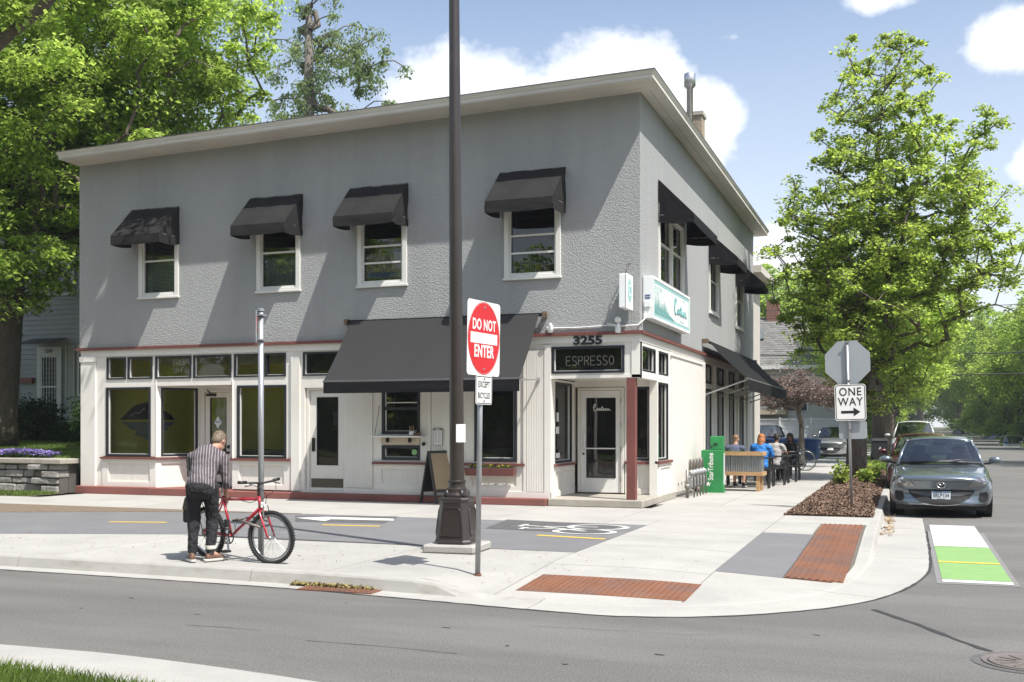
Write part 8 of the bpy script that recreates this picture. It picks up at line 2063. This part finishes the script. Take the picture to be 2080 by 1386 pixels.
def bin_(label, x, y, rz, col, group):
    o = thing('wheelie_bin', label, 'bin', (x, y, terr(y)), rz, group)
    part('body', col, o, lambda m: m.add([(-.24, -.26, .06), (.24, -.26, .06), (.24, .22, .06), (-.24, .22, .06), (-.31, -.34, .98), (.31, -.34, .98), (.31, .34, .98), (-.31, .34, .98)], [(0, 3, 2, 1), (4, 5, 6, 7), (0, 1, 5, 4), (1, 2, 6, 5), (2, 3, 7, 6), (3, 0, 4, 7)]), bevel=.03)
    part('lid', col, o, lambda m: m.add([(-.34, -.38, .985), (.34, -.38, .985), (.34, .38, 1.0), (-.34, .38, 1.0), (-.32, -.34, 1.04), (.32, -.34, 1.04), (.30, .34, 1.10), (-.30, .34, 1.10)], [(0, 3, 2, 1), (4, 5, 6, 7), (0, 1, 5, 4), (1, 2, 6, 5), (2, 3, 7, 6), (3, 0, 4, 7)]), bevel=.02)
    part('handle', col, o, lambda m: m.tube([(-.26, .42, .97), (.26, .42, .97)], .018, 6))
    for s in (-1, 1): part('wheel', TYRE, o, lambda m: m.lathe([(.05, s * .24), (.14, s * .24), (.14, s * .30), (.05, s * .30)], (0, .28, .14), 14, 'x'))
    part('symbol', WHITE, o, lambda m: m.prism([(-.07, -.335, .62), (.07, -.335, .62), (0, -.345, .76)], (0, -.004, 0)))
    return o
b0 = bin_('rightmost blue recycling bin, turned to show its wheels', -4.25, 53.0, R(75), BINB, 'blue wheeled bins')
for x, y, r, l in ((-5.15, 52.6, R(78), 'blue bin just left of the rightmost one, behind the small tree'), (-6.3, 52.0, R(10), 'blue bin behind the black bicycles'), (-7.3, 51.8, R(-5), 'blue bin partly hidden behind the seated people'), (-5.7, 51.2, R(5), 'blue bin behind the trunk of the purple-leaved tree')):
    copy_tree(b0, loc=(x, y, terr(y)), rotz=r, label=l)
bin_('black wheeled bin on the boulevard grass beside the tree trunks', -1.05, 46.9, R(5), pm('bin_black', (.02, .02, .025), .6), 'dark bins')
bin_('dark bin between the blue ones by the alley', -4.75, 53.6, R(20), MATS['bin_black'], 'dark bins')
def pale_house():
    o = thing('background_house', 'pale yellow house with white windows behind the trees at the right edge', 'house', (19, 112, terr(112)))
    WL = pm('siding_yellow', (.47, .44, .31), .65, var=.05); Y0 = 104.; zb = terr(104)
    def H(nm, mt, fn, parent=None, **k):
        m = MB(); fn(m); return m.build(nm, mt, parent or o, world=True, **k)
    H('wall', WL, lambda m: m.box(13.2, 24, Y0 + .05, Y0 + 10, zb - .3, zb + 6.4))
    for i in range(24): H('siding_board', WL, lambda m: m.prism([(13.2, Y0 + .05, zb + i * .26), (13.2, Y0, zb + i * .26), (13.2, Y0 + .04, zb + i * .26 + .26), (13.2, Y0 + .05, zb + i * .26 + .26)], (10.8, 0, 0)))
    for zz in (zb + 1.0, zb + 4.0):
        for x in (13.7, 15.1, 17.6, 19):
            w = H('window', WINW, lambda m: m.box(x - .12, x + 1.12, Y0 - .05, Y0 - .01, zz - .12, zz + 1.5)); H('pane', DARKROOM, lambda m: (m.box(x, x + 1, Y0 - .07, Y0 - .055, zz, zz + .62), m.box(x, x + 1, Y0 - .07, Y0 - .055, zz + .7, zz + 1.36)), parent=w)
    H('roof', ROOFM, lambda m: m.prism([(12.7, Y0 - .5, zb + 6.4), (24.5, Y0 - .5, zb + 6.4), (18.6, Y0 - .5, zb + 9.2)], (0, 11, 0)))
    H('porch', pm('porch_brown', (.15, .08, .05), .7), lambda m: m.box(16.6, 22, Y0 - 2.4, Y0 - .1, zb, zb + 1.2))
pale_house()
bush('hedge', 'large dark rounded evergreen in front of the pale house', (17.9, 96, terr(96)), 2.4, 1.6, 1.75, L_DARK, 9000, .22, 61)
bush('hedge', 'low bushes by the far right sidewalk', (9.9, 116, terr(116)), 1.6, 1.2, .8, L_STREET, 2500, .2, 62)
pole_w = pm('utility_wood', (.16, .12, .09), .9, var=.2)
def util(label, x, y):
    o = thing('utility_pole', label, 'utility pole', (x, y, terr(y)), 0, 'wooden utility poles'); part('pole', pole_w, o, lambda m: m.tube([(0, 0, 0), (0, 0, 9.5)], [.16, .10], 10)); part('crossarm', pole_w, o, lambda m: m.box(-1.2, 1.2, -.06, .06, 8.6, 8.72)); return o
util('wooden utility pole in the alley behind the lattice fence, hidden by trees', -24, 66); util('wooden utility pole across the street in the trees', 30, 66)
def wires():
    for i, (z, lab) in enumerate(((11.2, 'topmost thin power line crossing the street'), (10.4, 'second thin power line crossing the street'), (9.3, 'third power line crossing the street'), (6.6, 'thick lower cable crossing the street between the trees'), (5.4, 'lowest cable crossing the street'))):
        o = thing('power_line', lab, 'power line', (3, 66, z), 0, 'power lines over the side street')
        part('cable', INK, o, lambda m: m.tube([(-27 + 54 * t, 0, -.9 * math.sin(math.pi * t)) for t in np.linspace(0, 1, 20)], .018 if i < 3 else .03, 4))
wires()
# house across the near street: seen in reflections only
def across():
    o = thing('house_across', 'brick house across the near street seen only in window reflections', 'house', (6, -28, 0))
    BR = pm('reflected_brick', (.25, .14, .10), .85, var=.15)
    m = MB(); m.box(-48, 22, -34, -28, 0, 6.5); m.build('wall', BR, o, world=True)
    m = MB(); m.prism([(-49, -35, 6.5), (23, -35, 6.5), (23, -31, 9), (-49, -31, 9)], (0, 0, .1)); m.prism([(-49, -27, 6.5), (23, -27, 6.5), (23, -31, 9), (-49, -31, 9)], (0, 0, .1)); m.build('roof', ROOFM, o, world=True)
    for x in (-45, -40, -34, -28, -22, -13, -9, -5, 0, 4, 9, 14):
        w = MB(); w.box(x, x + 1.2, -28.0, -27.95, 3.6, 5.2); w.box(x, x + 1.2, -28, -27.95, .9, 2.6); w.build('window', WINW, o, world=True)
across()
sheet_obj('opposite_lawn', [(-60, -6), (60, -6), (60, -27.5), (-60, -27.5)], MATS['lawn_soil'], .03, 0, kind='structure', hf=lambda X, Y: 0, step=50)
# haze over the far street
hz = MB(); hz.box(-70, 75, -40, 300, -2.2, 32)
hm = bpy.data.materials.new('haze'); hm.use_nodes = True; nt = hm.node_tree; nt.nodes.clear()
vo = nt.nodes.new('ShaderNodeVolumePrincipled'); vo.inputs['Color'].default_value = (.86, .92, 1, 1); vo.inputs['Density'].default_value = .00035; ou = nt.nodes.new('ShaderNodeOutputMaterial'); nt.links.new(vo.outputs[0], ou.inputs['Volume'])
USE_HAZE = True
if USE_HAZE: hz.build('haze', hm, kind='stuff')
